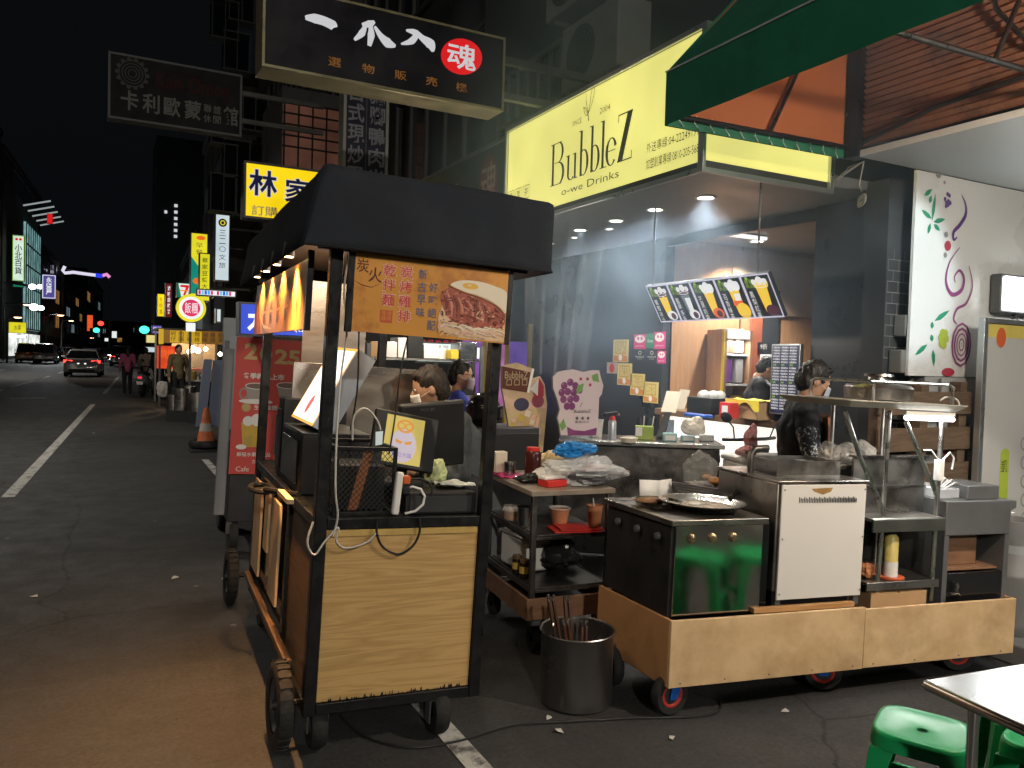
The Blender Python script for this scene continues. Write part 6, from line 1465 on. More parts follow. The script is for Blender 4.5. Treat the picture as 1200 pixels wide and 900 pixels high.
def cupd(d, f):
    d.use(pm('peach light print', (.66, .44, .34), .45)); d.poly([f(*p) for p in ((591, 463), (600, 468), (620, 472), (638, 474), (640, 478), (620, 479), (598, 475), (590, 468))])
    d.use(BLUB).disc(*f(611, 474), .065, .05); d.use(pm('plum light', (.30, .07, .11), .4)).disc(*f(630, 470), .055, .05); d.use(REDP).poly([f(*p) for p in ((622, 455), (632, 443), (637, 452), (637, 464), (628, 468))]); d.use(CREAM).poly([f(*p) for p in ((621, 456), (631, 444), (630, 464))])
    rnd = random.Random(5)
    for k in range(26):
        x, y = f(rnd.uniform(598, 632), rnd.uniform(484, 522)); d.use(rnd.choice([pm('ice cream print', (.72, .62, .48), .4), OCH, pm('peach light print', (0, 0, 0))])); s_ = rnd.uniform(.015, .035); d.poly([(x-s_, y-s_*.6), (x+s_*.6, y-s_), (x+s_, y+s_*.5), (x-s_*.4, y+s_)])
    d.use(PINKE).strip([f(622, 490), f(632, 484), f(628, 500), f(615, 512)], [.01, .03, .03, .01])
    d.use(INKB2); d.poly([f(*p) for p in ((588, 429), (621, 436), (618, 460), (588, 455))]); d.use(pm('gold print', (.42, .34, .20), .5)); a = f(591, 442); b = f(618, 437); d.text('BubbleZ', a[0], a[1]-.01, b[0]-a[0], .055)
    for k in range(3): x, y = f(596+k*9, 448); d.frame(x-.022, x+.022, y-.022, y+.022, .005)
    d.use(CREAM).strip([f(618, 460), f(621, 445), f(624, 432)], .02)
cutout('drink_sign', 'fruit drink cup cut-out board with a dark name plate on top', ICE, 5.2, [(600, 530), (598, 510), (591, 470), (588, 455), (588, 429), (606, 425), (621, 431), (626, 432), (624, 444), (633, 441), (638, 450), (641, 474), (636, 530)], cupd, foot=0.0)
# small things along the counter
q = pxc(700, 512); lathe_thing('paper_cup', 'plain white paper cup on the steel counter', 'cup', q, cup_prof(.036, .047, .145), PAPERC)
q = pxc(717, 514)
def torch(t): MB(RED).lathe([(.028, .150), (.024, .17), (.012, .185)], (0, 0, 0), 16).build('red_collar', t); MB(BLACK).obox((-.02, 0, .20), .13, .03, .028, ry=R(-6)).build('burner', t, bevel=.005); MB(pm('burner tip', (.3, .12, .08), .4, .5)).cyl((.045, 0, .195), (.065, 0, .192), .012, .012, 10).build('tip', t)
lathe_thing('gas_torch', 'small gas torch can with a black burner head on the steel counter', 'gas torch', q, [(.001, 0), (.033, 0), (.033, .135), (.025, .15), (.001, .152)], pm('pale grey can', (.45, .47, .50), .35, .3), extra=torch)
q = pxc(752, 515); t = T('pen_box', 'lime green box of pens and tools on the steel counter', 'box', q, crz); MB(pm('lime plastic', (.32, .42, .08), .4)).box(-.05, .09, -.02, .06, 0, .11).build('box', t, bevel=.004)
for k in range(6): MB([INK, GREY, CREAM][k % 3]).tube([(-.03+k*.02, .02, .02), (-.035+k*.026, .03, .17+.01*(k % 3))], .005, 6).build('pen', t)
MB(CREAM).box(-.052, .0, -.0225, -.0203, .03, .10).build('card', t, smooth=0)
q = pxc(768, 514); t = T('phone_stand', 'tilted phone on a stand on the steel counter', 'phone', q, crz); MB(DGREY).prism([(.0, .0, .0), (.06, 0, .0), (.13, .03, .22), (.07, .03, .22)], (0, .012, 0)).build('phone', t, bevel=.003); MB(BLACK).beam((.06, .05, .0), (.09, .03, .12), .02).build('leg', t)
q = pxc(737, 518); lathe_thing('lid_bowl', 'low clear bowl with a pale lid on the steel counter', 'bowl', q, [(.001, 0), (.06, 0), (.07, .035), (.001, .04)], pm('pale lid', (.60, .56, .45), .3))
for px, col, lab, s_ in ((785, (.30, .52, .50), 'small mint green box on the steel counter', .05), (806, (.35, .55, .58), 'flat pale cyan box on the steel counter', .035), (828, (.62, .64, .62), 'small white box at the right of the counter items', .04)):
    q = pxc(px, 517); t = T('small_box', lab, 'box', q, crz); MB(pm(lab[:20], col, .5)).box(-.055, .055, -.03, .05, 0, s_*1.3).build('box', t, bevel=.006); MB(CREAM).box(-.04, .04, -.032, -.0303, .01, s_).build('sticker', t, smooth=0)
q = pxc(789, 512); lathe_thing('wrap_roll', 'blue and white roll of wrap standing on the steel counter', 'roll', q+Vector((0, .08, 0)), [(.025, .0), (.055, .0), (.055, .14), (.025, .14)], pm('wrap blue', (.40, .52, .68), .4, 0, .3, 8))
crumple('paper_bag', 'beige crumpled bag behind the small boxes on the counter', 'bag', pxc(815, 512)+Vector((.05, .10, 0)), .11, .08, .085, pm('beige bag', (.55, .48, .36), .5, 0, .12, 8, alpha=.7, bump=.5, bscale=20), 27)

# ------------------------------------------------------------------ scooters
def scooter(label, loc, rz, body, group=None, tail=True):
    t = T('scooter', label, 'scooter', loc, rz, group)
    for y in (-.62, .62):
        o = MB(RUBBER).lathe([(.14, -.045), (.22, -.05), (.25, -.02), (.25, .02), (.22, .05), (.14, .045)], (0, y, .25), 24, 'X').build('wheel', t); MB(GREY).lathe([(.14, -.03), (.03, -.05), (.03, .05), (.14, .03)], (0, y, .25), 16, 'X').build('rim', o)
    mb = MB(body); mb.loft([[(-w_, y, z0), (w_, y, z0), (w_*1.05, y, (z0+z1)/2), (w_*.7, y, z1), (-w_*.7, y, z1), (-w_*1.05, y, (z0+z1)/2)] for y, w_, z0, z1 in ((.92, .05, .60, .70), (.80, .12, .50, .78), (.50, .17, .38, .74), (.20, .16, .30, .66), (.05, .13, .22, .40))]); 
    mb.loft([[(-w_, y, z0), (w_, y, z0), (w_, y+.03, z1), (-w_, y+.03, z1)] for y, w_, z0, z1 in ((.06, .14, .20, .28), (-.30, .14, .20, .28))])
    mb.loft([[(-w_, y, z), (w_, y, z), (w_*.8, y-.09, z), (-w_*.8, y-.09, z)] for w_, y, z in ((.13, -.30, .20), (.19, -.34, .45), (.17, -.40, .75), (.12, -.44, .95))])
    mb.loft([[(-.07, y, z), (.07, y, z), (.06, y, z+.03), (-.06, y, z+.03)] for y, z in ((-.88, .46), (-.70, .53), (-.50, .50))]); mb.build('body', t, bevel=.012)
    mb = MB(BLACK); mb.loft([[(-w_, y, .0+z), (w_, y, z), (w_*.9, y, z+.09), (-w_*.9, y, z+.09)] for y, w_, z in ((.85, .10, .76), (.55, .15, .74), (.25, .13, .72), (.10, .09, .70))]); mb.build('seat', t, bevel=.02)
    mb = MB(BLACK); mb.tube([(-.33, -.36, 1.0), (-.15, -.42, 1.0), (.15, -.42, 1.0), (.33, -.36, 1.0)], .017, 8); mb.build('handlebar', t)
    MB(GREY).tube([(0, -.48, .95), (0, -.62, .25)], .03, 8).build('fork', t)
    for sx in (-1, 1):
        m_ = MB(BLACK); m_.tube([(sx*.22, -.40, 1.0), (sx*.26, -.42, 1.12), (sx*.30, -.40, 1.17)], .007, 6); m_.ell((sx*.33, -.40, 1.21), .075, .018, .045, 14, 8, Matrix.Rotation(-sx*.35, 3, 'Y')); m_.build('mirror', t)
    if tail: MB(em('tail red', srgb(255, 40, 60), 2.0, 0)).obox((0, .905, .66), .12, .03, .06).build('tail_light', t, bevel=.006); MB(CREAM).obox((0, .90, .48), .20, .006, .11, rx=R(-15)).build('number_plate', t)
    MB(em('headlamp off', (.35, .37, .4), .05, 0)).ell((0, -.50, .84), .09, .03, .06, 14, 8).build('headlight', t)
    return t
SCB = pm('dark scooter paint', (.03, .035, .04), .25, .2, .1)
scooter('dark scooter parked behind the steel counter with its mirror up', (4.88, 5.30, .12), 0, SCB, tail=False).scale = (.9, .9, .9)

# ------------------------------------------------------------------ the long grill station on its plywood base
B0 = Vector((2.305, 2.80, 0)); BRZ = R(-8.5); BRY = R(1.15)
BMx = Matrix.Translation(B0) @ Matrix.Rotation(BRZ, 4, 'Z') @ Matrix.Rotation(BRY, 4, 'Y')
def bw(x, y, z): return BMx @ Vector((x, y, z))
def bT(name, label, cat, x=0, y=0, z=0, rz=0, group=None): return T(name, label, cat, bw(x, y, z), rot=(0, BRY, BRZ+rz), group=group)
bs = bT('wheeled_base', 'long low plywood base on casters carrying the grill station', 'cart base')
MB(PLY).prism([(0, 0, .155), (1.111, 0, .155), (1.111, .018, .155), (0, .018, .155)], (0, 0, .312)).build('front_board', bs, bevel=.002)
MB(PLY).prism([(1.115, 0.002, .157), (2.146, 0.002, .157), (2.146, .02, .157), (1.115, .02, .157)], (0, 0, .30)).build('front_board', bs, bevel=.002)
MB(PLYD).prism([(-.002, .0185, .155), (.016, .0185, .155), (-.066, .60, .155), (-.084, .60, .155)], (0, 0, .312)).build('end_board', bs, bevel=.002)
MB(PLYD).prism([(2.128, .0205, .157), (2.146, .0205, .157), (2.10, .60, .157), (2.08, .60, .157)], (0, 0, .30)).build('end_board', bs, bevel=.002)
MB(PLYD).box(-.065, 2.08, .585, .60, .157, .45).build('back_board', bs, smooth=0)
MB(DARKW).box(.03, 2.07, .021, .584, .175, .40).build('bed', bs, smooth=0)
MB(wood('orange strip wood', (.34, .17, .06), (.46, .25, .10), (1, 6, 6), 2.2, .5, 3)).box(.46, 1.06, .022, .05, .467, .492).build('strip', bs, bevel=.002)
mb = MB(GREY)
for x in (.06, .30, .55, .80, 1.05, 1.18, 1.45, 1.75, 2.05):
    mb.cyl((x, -.0015, .175), (x, .001, .175), .004, .004, 8)
mb.build('screws', bs, smooth=0)
BLUP = pm('blue bracket paint', (.012, .10, .42), .35, .2, .15, 12); REDR = pm('red wheel hub', (.42, .04, .03), .4)
def caster(x, y, r=.098, a=.0, blue=True):
    c_ = MB(RUBBER).lathe([(.045, -.022), (r*.9, -.026), (r, -.012), (r, .012), (r*.9, .026), (.045, .022)], (0, 0, 0), 26, 'Y'); m_ = Matrix.Translation((x, y, r+.006+x*.02)) @ Matrix.Rotation(a, 4, 'Z'); c_.v = [m_ @ v for v in c_.v]
    o = c_.build('caster', bs)
    h_ = MB(REDR if blue else DGREY); h_.lathe([(.058, -.0245), (.048, -.025), (.044, -.020), (.044, .020), (.048, .025), (.058, .0245)], (0, 0, 0), 20, 'Y'); h_.use(DGREY).lathe([(.044, -.018), (.016, -.020), (.016, .020), (.044, .018)], (0, 0, 0), 20, 'Y'); h_.v = [m_ @ v for v in h_.v]; h_.build('hub', o)
    f_ = MB(BLUP if blue else GREY)
    f_.prism([(-.022, -.036, -.018), (.022, -.036, -.018), (.065, -.036, .115), (-.005, -.036, .115)], (0, .006, 0)); f_.prism([(-.022, .030, -.018), (.022, .030, -.018), (.065, .030, .115), (-.005, .030, .115)], (0, .006, 0)); f_.box(-.02, .075, -.045, .045, .112, .118)
    f_.cyl((0, -.036, 0), (0, .036, 0), .010, .010, 10); f_.v = [m_ @ v for v in f_.v]; f_.build('fork', o, bevel=.002)
caster(.045, .062, a=R(8)); caster(.95, .10, a=R(-30)); caster(1.86, .11, a=R(-25)); caster(-.06, .44, .10, R(85), False); caster(.95, .5); caster(1.9, .5)
# fryer / griddle box with the pans
STM = pm('polished fryer front', (.64, .61, .56), .10, 1, .08, 3, .04, .09, 3, stain=(.30, .24, .18), stain_at=(.6, .8), sscale=3)
fb = bT('griddle', 'griddle box with a polished steel front and black side holding two pans', 'griddle')
MB(STM).box(.024, .505, .045, .056, .47, .895).build('front_plate', fb, bevel=.003)
MB(BLACK).prism([(.006, .057, .47), (.505, .057, .47), (.505, .60, .47), (-.052, .60, .47)], (0, 0, .42)).build('body', fb, smooth=0)
mb = MB(STEELB); mb.prism([(-.004, .03, .896), (.525, .03, .896), (.525, .62, .896), (-.075, .62, .896)], (0, 0, .030)); mb.build('top_plate', fb, bevel=.004)
mb = MB(GREY)
for k in range(3):
    c_ = MB(pm('brass knob', (.55, .42, .25), .25, .9)); c_.lathe([(.001, .028), (.012, .028), (.014, .03), (.022, .036), (.024, .0445)], (.105+k*.115, 0, .835), 18, 'Y'); c_.build('knob', fb)
for k in range(3):
    c_ = MB(GREY); y = .14+k*.17; c_.lathe([(.001, -.02), (.016, -.018), (.018, .0)], (-.0-(y-.057)*.107, y, .83), 16, 'X'); c_.build('knob', fb)
MB(BLACKG).box(.508, .56, .07, .11, .47, .89).build('dark_gap_fill', fb, smooth=0)  # black box stands in for the shade in the gap beside the griddle
Zg = .927
PANM = pm('pan steel', (.40, .38, .35), .22, 1, .15, 5, .08)
t = bT('frying_pan', 'wide shallow steel pan with pale oil on the griddle', 'pan', .30, .27, Zg)
MB(PANM).lathe([(.001, .004), (.16, .004), (.20, .035), (.215, .040), (.215, .044), (.20, .041), (.16, .012), (.001, .012)], (0, 0, 0), 32).build('body', t); MB(pm('pale batter', (.42, .39, .33), .25, 0, .12, 14)).lathe([(.001, .020), (.165, .019)], (0, 0, 0), 28).build('oil', t)
MB(pm('white foam', (.7, .68, .62), .5)).ell((-.03, .02, .024), .035, .025, .012, 10, 6).build('batter_lump', t); MB(BLACK).tube([(.20, .05, .045), (.30, .12, .075)], .012, 8).build('handle', t)
t = bT('pan_lid', 'small steel pan beside the wide pan on the griddle', 'pan', .10, .36, Zg)
MB(PANM).lathe([(.001, .002), (.10, .002), (.12, .03), (.125, .032), (.118, .028), (.10, .008), (.001, .008)], (0, 0, 0), 28).build('body', t); MB(pm('browned noodles', (.20, .10, .04), .5, 0, .5, 40, bump=.8, bscale=60)).ell((-.02, .05, .02), .08, .05, .02, 14, 8).build('noodles', t)
mb = MB(CREAM); mb.add([(-.11, 0, 0), (.02, 0, 0), (.02, .01, .10), (-.11, .01, .11)], [(0, 1, 2, 3)]); mb.add([(.02, 0, 0), (.13, .03, 0), (.12, .035, .10), (.02, .01, .10)], [(0, 1, 2, 3)])
t = thing1('paper_box', 'open white takeaway box behind the pans', 'box', mb, bw(.20, .54, Zg), solid=.003)
# rack of tongs and handles behind
t = bT('tong_rack', 'bundle of long dark steel tongs lying behind the pans', 'tongs', .42, .50, Zg+.02)
for k in range(4): MB(STEELD).beam((-.12, .02*k, .03+.012*k), (.13, -.06+.02*k, .012*k), .016, .012).build('handle', t)
# white panelled steel stove
st = bT('steel_stove', 'steel stove with a plain white back panel facing the viewer', 'stove')
MB(pm('cream white panel', (.66, .635, .60), .4, 0, .04, 2, stain=(.48, .43, .36), stain_at=(.62, .8))).box(.595, 1.105, .035, .048, .52, 1.085).build('white_panel', st, bevel=.003)
mb = MB(STEELB); mb.box(.578, 1.112, .05, .55, .56, 1.09); mb.build('body', st, bevel=.006); MB(STEELB).box(.572, 1.118, .03, .56, 1.091, 1.104).build('top_plate', st, bevel=.003)
for x in (.60, 1.075): MB(GREY).box(x, x+.03, .05, .08, .47, .559).build('leg', st, smooth=0)
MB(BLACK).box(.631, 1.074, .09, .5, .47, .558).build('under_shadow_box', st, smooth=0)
mb = MB(BLACK); d = D(mb, (.595, .0350, .52), (1, 0, 0), d0=.0008)
for k in range(36): x = .10+k*.0098; d.rect(x, x+.005, .475, .505-.004*(k % 3))
for x in (.012, .498):
    for z in (.03, .54, .3): d.disc(x, z, .004)
mb.build('vent_slots', st, smooth=0)
mb = MB(pm('burnt scorch', (.30, .17, .05), .6, 0, .4, 30)); d = D(mb, (.595, .0350, .52), (1, 0, 0), d0=.0006); d.poly([(.17, .545), (.30, .55), (.29, .53), (.24, .515), (.19, .53)]); mb.build('scorch_mark', st, smooth=0)
t = bT('steel_box', 'square steel box with an open top standing on the stove', 'box', .70, .22, 1.105); mb = MB(STEELB); mb.box(0, .40, 0, .012, 0, .07); mb.box(0, .012, .0125, .25, 0, .07); mb.box(.388, .40, .0125, .25, 0, .07); mb.box(.0125, .3875, .238, .25, 0, .07); mb.build('walls', t, smooth=0); MB(STEELD).box(.0125, .3875, .0125, .2375, .001, .006).build('base', t, smooth=0)
t = bT('steel_pipe', 'dark bent steel pipe at the left of the stove', 'pipe', .60, .30, 1.105); MB(STEELD).tube([(0, 0, 0), (0, 0, .10), (.02, 0, .125), (.10, .0, .13)], .016, 10).build('pipe', t)
# steel shelf frame with the raised rack and tube lamp
fr_ = bT('rack_frame', 'steel frame with shelves and a high rack over the grill', 'rack')
PSTL = pm('bright tube steel', (.62, .61, .58), .28, 1, .1, 8, stain=(.28, .17, .10), stain_at=(.62, .75), sscale=9)
for x in (1.262, 1.622): MB(PSTL).tube([(x-.012 if x < 1.3 else x, .08, .45), (x, .08, .82), (x+.004, .08, 1.46)], .0125, 10).build('post', fr_)
for x in (1.262, 1.622): MB(STEELB).tube([(x, .48, .45), (x, .48, 1.46)], .0125, 10).build('post', fr_)
MB(PSTL).tube([(1.0, .10, 1.45), (1.10, .09, 1.22), (1.235, .08, .99), (1.25, .08, .965)], .0125, 10).build('strut', fr_)
MB(PSTL).tube([(1.40, .10, 1.40), (1.60, .085, 1.06), (1.615, .08, 1.02)], .0125, 10).build('strut', fr_)
MB(STEELB).box(1.17, 1.64, .05, .50, .885, .905).build('shelf', fr_, bevel=.003); MB(pm('greenish steel lip', (.17, .18, .16), .35, .8, .2, 6)).box(1.165, 1.645, .035, .0495, .835, .902).build('shelf_lip', fr_, bevel=.003)
MB(STEELB).box(1.17, 1.66, .20, .215, .906, 1.20).build('splash_back', fr_, smooth=0); MB(STEEL).box(1.16, 1.67, .19, .23, 1.2005, 1.212).build('splash_rim', fr_, smooth=0); MB(STEELD).box(1.17, 1.66, .19, .1995, 1.04, 1.052).build('seam', fr_, smooth=0)
MB(STEELB).box(1.17, 1.64, .07, .50, .555, .57).build('low_shelf', fr_, bevel=.002); MB(STEELB).box(1.165, 1.645, .055, .069, .53, .572).build('low_shelf_lip', fr_, bevel=.002)
MB(STEELD).box(1.17, 1.66, .505, .512, .42, .884).build('back_sheet', fr_, smooth=0)
MB(pm('cream tray enamel', (.50, .47, .40), .4, .3, .1, 5, stain=(.25, .2, .14))).loft([[(.96, .02, 1.475), (1.66, .02, 1.465), (1.66, .50, 1.465), (.96, .50, 1.475)], [(.92, -.02, 1.51), (1.70, -.02, 1.50), (1.70, .54, 1.50), (.92, .54, 1.51)]]).build('top_tray', fr_, bevel=.008)
for x in (1.10, 1.62):
    MB(PSTL).tube([(x, .02, 1.505), (x, .02, 1.59), (x, .05, 1.605), (x, .45, 1.605), (x, .48, 1.59), (x, .48, 1.505)], .009, 8).build('tray_handle', fr_)
MB(PSTL).tube([(1.10, .05, 1.605), (1.62, .05, 1.605)], .008, 8).build('tray_bar', fr_); MB(PSTL).tube([(1.10, .45, 1.605), (1.62, .45, 1.605)], .008, 8).build('tray_bar', fr_)
lp = MB(WPLAST).box(1.33, 1.66, .03, .055, 1.44, 1.464).build('lamp_housing', fr_, bevel=.003)
MB(em('rack tube white', (1, 1, .98), 16, 0)).tube([(1.335, .04, 1.427), (1.655, .04, 1.424)], .012, 10).build('tube', lp)
lamp('AREA', 'rack_tube_light', bw(1.5, .05, 1.41), 7, (1, 1, .98), .32, bw(1.5, .10, 0), sizey=.03)
t = bT('cooker_lid', 'round steel cooker with a knob standing on the high rack', 'pot', 1.36, .26, 1.512); MB(STEELB).lathe([(.001, 0), (.17, 0), (.175, .06), (.16, .075), (.06, .09), (.055, .12), (.075, .122), (.07, .135), (.001, .135)], (0, 0, 0), 28).build('body', t)
t = bT('socket', 'white power socket block tied to the right post of the rack', 'socket', 1.598, .05, 1.10); MB(WPLAST).box(-.03, .01, -.02, .015, 0, .11).build('block', t, bevel=.005)
mb = MB(WC); mb.tube([(.005, 0, .10), (.05, -.01, .15), (.08, -.01, .12), (.07, -.01, .06)], .005, 6); mb.tube([(-.02, 0, .11), (-.08, -.01, .16), (-.13, -.01, .16)], .005, 6); mb.build('cord', t)
cable('white lamp wire curling over the right end of the high rack', [bw(1.64, .05, 1.44), bw(1.70, .05, 1.49), bw(1.68, .05, 1.53), bw(1.61, .05, 1.54), bw(1.58, .06, 1.52)], .005, WC, False)
def can(t): MB(WPLAST).lathe([(.037, .0), (.037, .09)], (0, 0, .001), 18).build('white_half', t); MB(pm('orange ring', (.60, .12, .04), .5)).lathe([(.04, .0), (.07, .004), (.07, .012), (.04, .012)], (0, 0, 0), 20).build('orange_ring', t); MB(BLACK).lathe([(.02, .235), (.015, .26), (.001, .262)], (0, 0, 0), 12).build('nozzle', t)
t = lathe_thing('gas_can', 'yellow and white gas can with an orange ring on the lower shelf', 'gas can', bw(1.385, .13, .571), [(.001, .0), (.036, .0), (.036, .215), (.02, .235), (.001, .236)], pm('yellow can', (.62, .50, .16), .35), extra=can)
crumple('orange_cord', 'tangle of orange brown cord beside the gas can', 'cord', bw(1.25, .16, .571), .05, .05, .04, pm('orange cord', (.45, .17, .07), .6), 31)
t = bT('cardboard_box', 'brown cardboard box half open under the steel shelf', 'box', 1.20, .06, .405); MB(CARD).box(0, .37, .0, .26, 0, .105).build('box', t, bevel=.003); MB(CARD).box(.0, .17, .0, .26, .106, .110).build('flap', t, smooth=0); MB(CARD).box(.19, .37, .0, .26, .106, .110).build('flap', t, smooth=0)
# plastic bags and tubs on the steel shelf
for k, (x, lab) in enumerate(((1.14, 'cloudy bag of skewers left on the grill shelf'), (1.27, 'cloudy bag of skewers in the middle of the grill shelf'), (1.38, 'cloudy bag of skewers right on the grill shelf'))):
    crumple('skewer_bag', lab, 'bag', bw(x, .36, 1.16), .07, .05, .055, pm('cloudy bag', (.40, .36, .30), .25, 0, .4, 10, alpha=.38, bump=.6, bscale=22), 40+k, group='bags on the grill shelf')
t = bT('grill_shelf', 'back steel plate shelf behind the splash back', 'shelf', 1.0, .24, 0); MB(STEELB).box(0, .68, .0, .34, 1.13, 1.155).build('plate', t, bevel=.003); MB(STEELD).box(.02, .66, .27, .33, .40, 1.129).build('support', t, smooth=0)
# grey cabinet at the right end
gc = bT('steel_cabinet', 'grey steel cabinet with open bays at the right end of the base', 'cabinet')
GC = pm('dark grey steel', (.17, .175, .18), .4, .5, .15, 5, .1)
MB(GC).box(1.672, 2.14, .06, .52, .80, .985).build('top_drawer', gc, bevel=.004)
MB(GC).box(1.672, 1.705, .062, .52, .405, .799).build('side', gc, smooth=0); MB(GC).box(2.107, 2.14, .062, .52, .405, .799).build('side', gc, smooth=0); MB(BLACK).box(1.7055, 2.1065, .44, .45, .41, .798).build('back', gc, smooth=0)
MB(BRB).box(1.706, 2.106, .10, .43, .60, .612).build('shelf', gc, smooth=0); MB(BRB).box(1.79, 2.02, .16, .42, .613, .797).build('brown_box', gc, bevel=.004); MB(BLACKG).box(1.706, 2.106, .066, .08, .41, .595).build('door', gc, bevel=.003)
mb = MB(CHROME); mb.tube([(1.72, .05, .49), (1.76, .04, .50), (1.79, .045, .48)], .008, 8); mb.tube([(1.75, .045, .50), (1.76, .045, .53), (1.75, .045, .55)], .012, 8); mb.build('tap', gc)
MB(GC).loft([[(2.14, .10, .90), (2.23, .10, .935), (2.23, .10, .975), (2.14, .10, .98)], [(2.14, .45, .90), (2.23, .45, .935), (2.23, .45, .975), (2.14, .45, .98)]]).build('end_tray', gc, bevel=.004)
t = bT('spice_box', 'small open grey box standing on the grey cabinet', 'box', 1.86, .10, .986); MB(GC).box(0, .23, 0, .25, 0, .075).build('box', t, bevel=.004)
t = bT('clear_tub', 'clear plastic tub left of the small grey box', 'tub', 1.67, .12, .986); MB(pm('clear tub wall', (.7, .72, .74), .15, alpha=.35)).box(0, .16, 0, .25, 0, .06).build('tub', t, bevel=.01); mb = MB(WC); 
for k in range(5): mb.tube([(.10+.02*k, .05+.03*k, .05), (.15+.02*k, .03+.04*k, .085+.01*(k % 2)), (.20+.01*k, .06+.03*k, .078)], .004, 5)
mb.build('white_ties', t)
# gas cylinder at the far right
t = T('gas_cylinder', 'big grey gas cylinder at the right edge behind the base', 'gas cylinder', (4.80, 2.72, .12))
MB(pm('grey cylinder paint', (.20, .205, .21), .45, .2, .15, 5)).lathe([(.001, .0), (.15, .0), (.175, .05), (.18, .08), (.18, .34), (.183, .35), (.18, .36), (.16, .48), (.08, .55), (.001, .56)], (0, 0, 0), 28).build('body', t)
MB(_mc['grey cylinder paint']).lathe([(.115, .52), (.12, .60), (.12, .66), (.11, .66), (.105, .54)], (0, 0, 0), 24).build('collar', t); MB(BLACK).lathe([(.02, .55), (.02, .60), (.04, .605), (.04, .62), (.001, .625)], (0, 0, 0), 14).build('valve', t)
t = T('paper_tray', 'white paper sheets lying on a carton behind the grey cabinet', 'carton', (4.82, 2.98, .12)); MB(CARD).box(-.15, .25, -.1, .2, 0, .62).build('carton', t, bevel=.005); MB(CREAM).sheet(lambda u, v: (-.17+.4*u, -.12+.3*v, .626+.03*u*u), 6, 4).build('paper', t)
# case of fried food and boxes between grill and shop
t = T('food_case', 'low glass case of golden fried food behind the pans', 'food case', (3.35, 3.62, 0), R(-8)); MB(STEELD).box(0, .60, 0, .40, .0, .85).build('stand', t, smooth=0); MB(STEEL).box(-.02, .62, -.02, .42, .851, .87).build('tray', t, bevel=.004)
MB(pm('clear glass', (.8, .82, .82), .05, alpha=.12)).box(.40, .404, .0, .4, .871, 1.06).build('glass_side', t, smooth=0)
fm = MB(pm('golden fried food', (.50, .22, .06), .6, 0, .4, 25, bump=.8, bscale=40)); rnd = random.Random(8)
for k in range(26): fm.ell((rnd.uniform(.06, .56), rnd.uniform(.04, .34), .885+rnd.uniform(0, .03)), rnd.uniform(.03, .06), rnd.uniform(.02, .04), .018, 8, 6, Matrix.Rotation(rnd.uniform(0, 3), 3, 'Z'))
fm.build('fried_food', t)
crumple('white_bag', 'pale cloudy plastic bag standing beside the food case', 'bag', Vector((3.42, 3.90, .871)), .11, .08, .11, pm('pale bag', (.6, .58, .52), .2, 0, .15, 8, alpha=.28, bump=.5, bscale=18), 33)
t = T('cool_box', 'white cool box with a light blue label behind the grill', 'cool box', (4.05, 4.02, 0), R(-12)); MB(STEELD).box(-.22, .26, -.12, .18, 0, .80).build('stand', t, smooth=0); MB(WPLAST).box(-.2, .24, -.10, .16, .801, .98).build('box', t, bevel=.012); MB(WPLAST).box(-.21, .25, -.11, .17, .981, 1.02).build('lid', t, bevel=.012)
MB(pm('light blue label', (.18, .42, .60), .5)).box(-.17, .02, -.104, -.1005, .84, .95).build('label_patch', t, smooth=0)
crumple('pink_bag', 'upright pink plastic bag on the white cool box', 'bag', Vector((4.0, 4.06, 1.022)), .05, .04, .11, pm('pink bag film', (.66, .26, .24), .3, 0, .2, 10, alpha=.85, bump=.6, bscale=18), 35)
crumple('pink_bag', 'flat pink plastic bag slumped left of the upright one', 'bag', Vector((3.90, 4.0, 1.022)), .08, .05, .035, _mc['pink bag film'], 36)
# pot on the ground
pt = T('stock_pot', 'tall stainless stock pot of used tongs on the asphalt', 'pot', (2.045, 3.17, 0))
POTM = pm('scuffed pot steel', (.34, .33, .32), .32, 1, .15, 3, .1, .03, 30, stretch=(1, 1, .3))
MB(POTM).lathe([(.001, .0), (.165, .0), (.175, .012), (.175, .335), (.182, .345), (.184, .35), (.180, .355), (.172, .35), (.170, .335), (.168, .02), (.001, .015)], (0, 0, 0), 40).build('body', pt)
WTR = pm('grey water', (.10, .095, .09), .08); MB(WTR).lathe([(.001, .22), (.168, .22)], (0, 0, 0), 32).build('water', pt, smooth=0)
TNG = pm('brown handle', (.075, .035, .022), .45)
for k, (x, y, dx, dy) in enumerate(((-.05, .02, -.075, .03), (.0, .03, -.01, .06), (-.03, -.02, -.05, .0), (.03, .0, .02, .02))):
    t = T('tongs', ['longest brown tongs leaning in the stock pot', 'second brown tongs at the right in the stock pot', 'short brown tongs low in the stock pot', 'shortest tongs at the right side of the stock pot'][k], 'tongs', (2.045+x, 3.17+y, .09), group='tongs in the stock pot')
    L_ = [.40, .37, .30, .26][k]; mb = MB(TNG)
    for s_ in (-.012, .012): mb.beam((s_, 0, 0), (s_+dx, dy, L_), .012, .02)
    mb.build('handles', t, bevel=.003); mb = MB(STEEL); mb.cyl((dx-.012, dy, L_+.0), (dx-.016, dy, L_+.028), .008, .007, 10); mb.cyl((dx+.012, dy, L_), (dx+.016, dy, L_+.026), .008, .007, 10); mb.build('tips', t)
mb = MB(CHROME)
for r_ in (.05, .058): mb.tube([(-.10+r_*math.cos(a)*.6, .06+r_*math.cos(a), .35+r_*math.sin(a)*.8) for a in [i*2*PI/18 for i in range(18)]], .004, 6, closed=True)
thing1('wire_whisk', 'loop of bright wire hooked over the rim of the stock pot', 'wire', mb, (2.045, 3.17, 0))
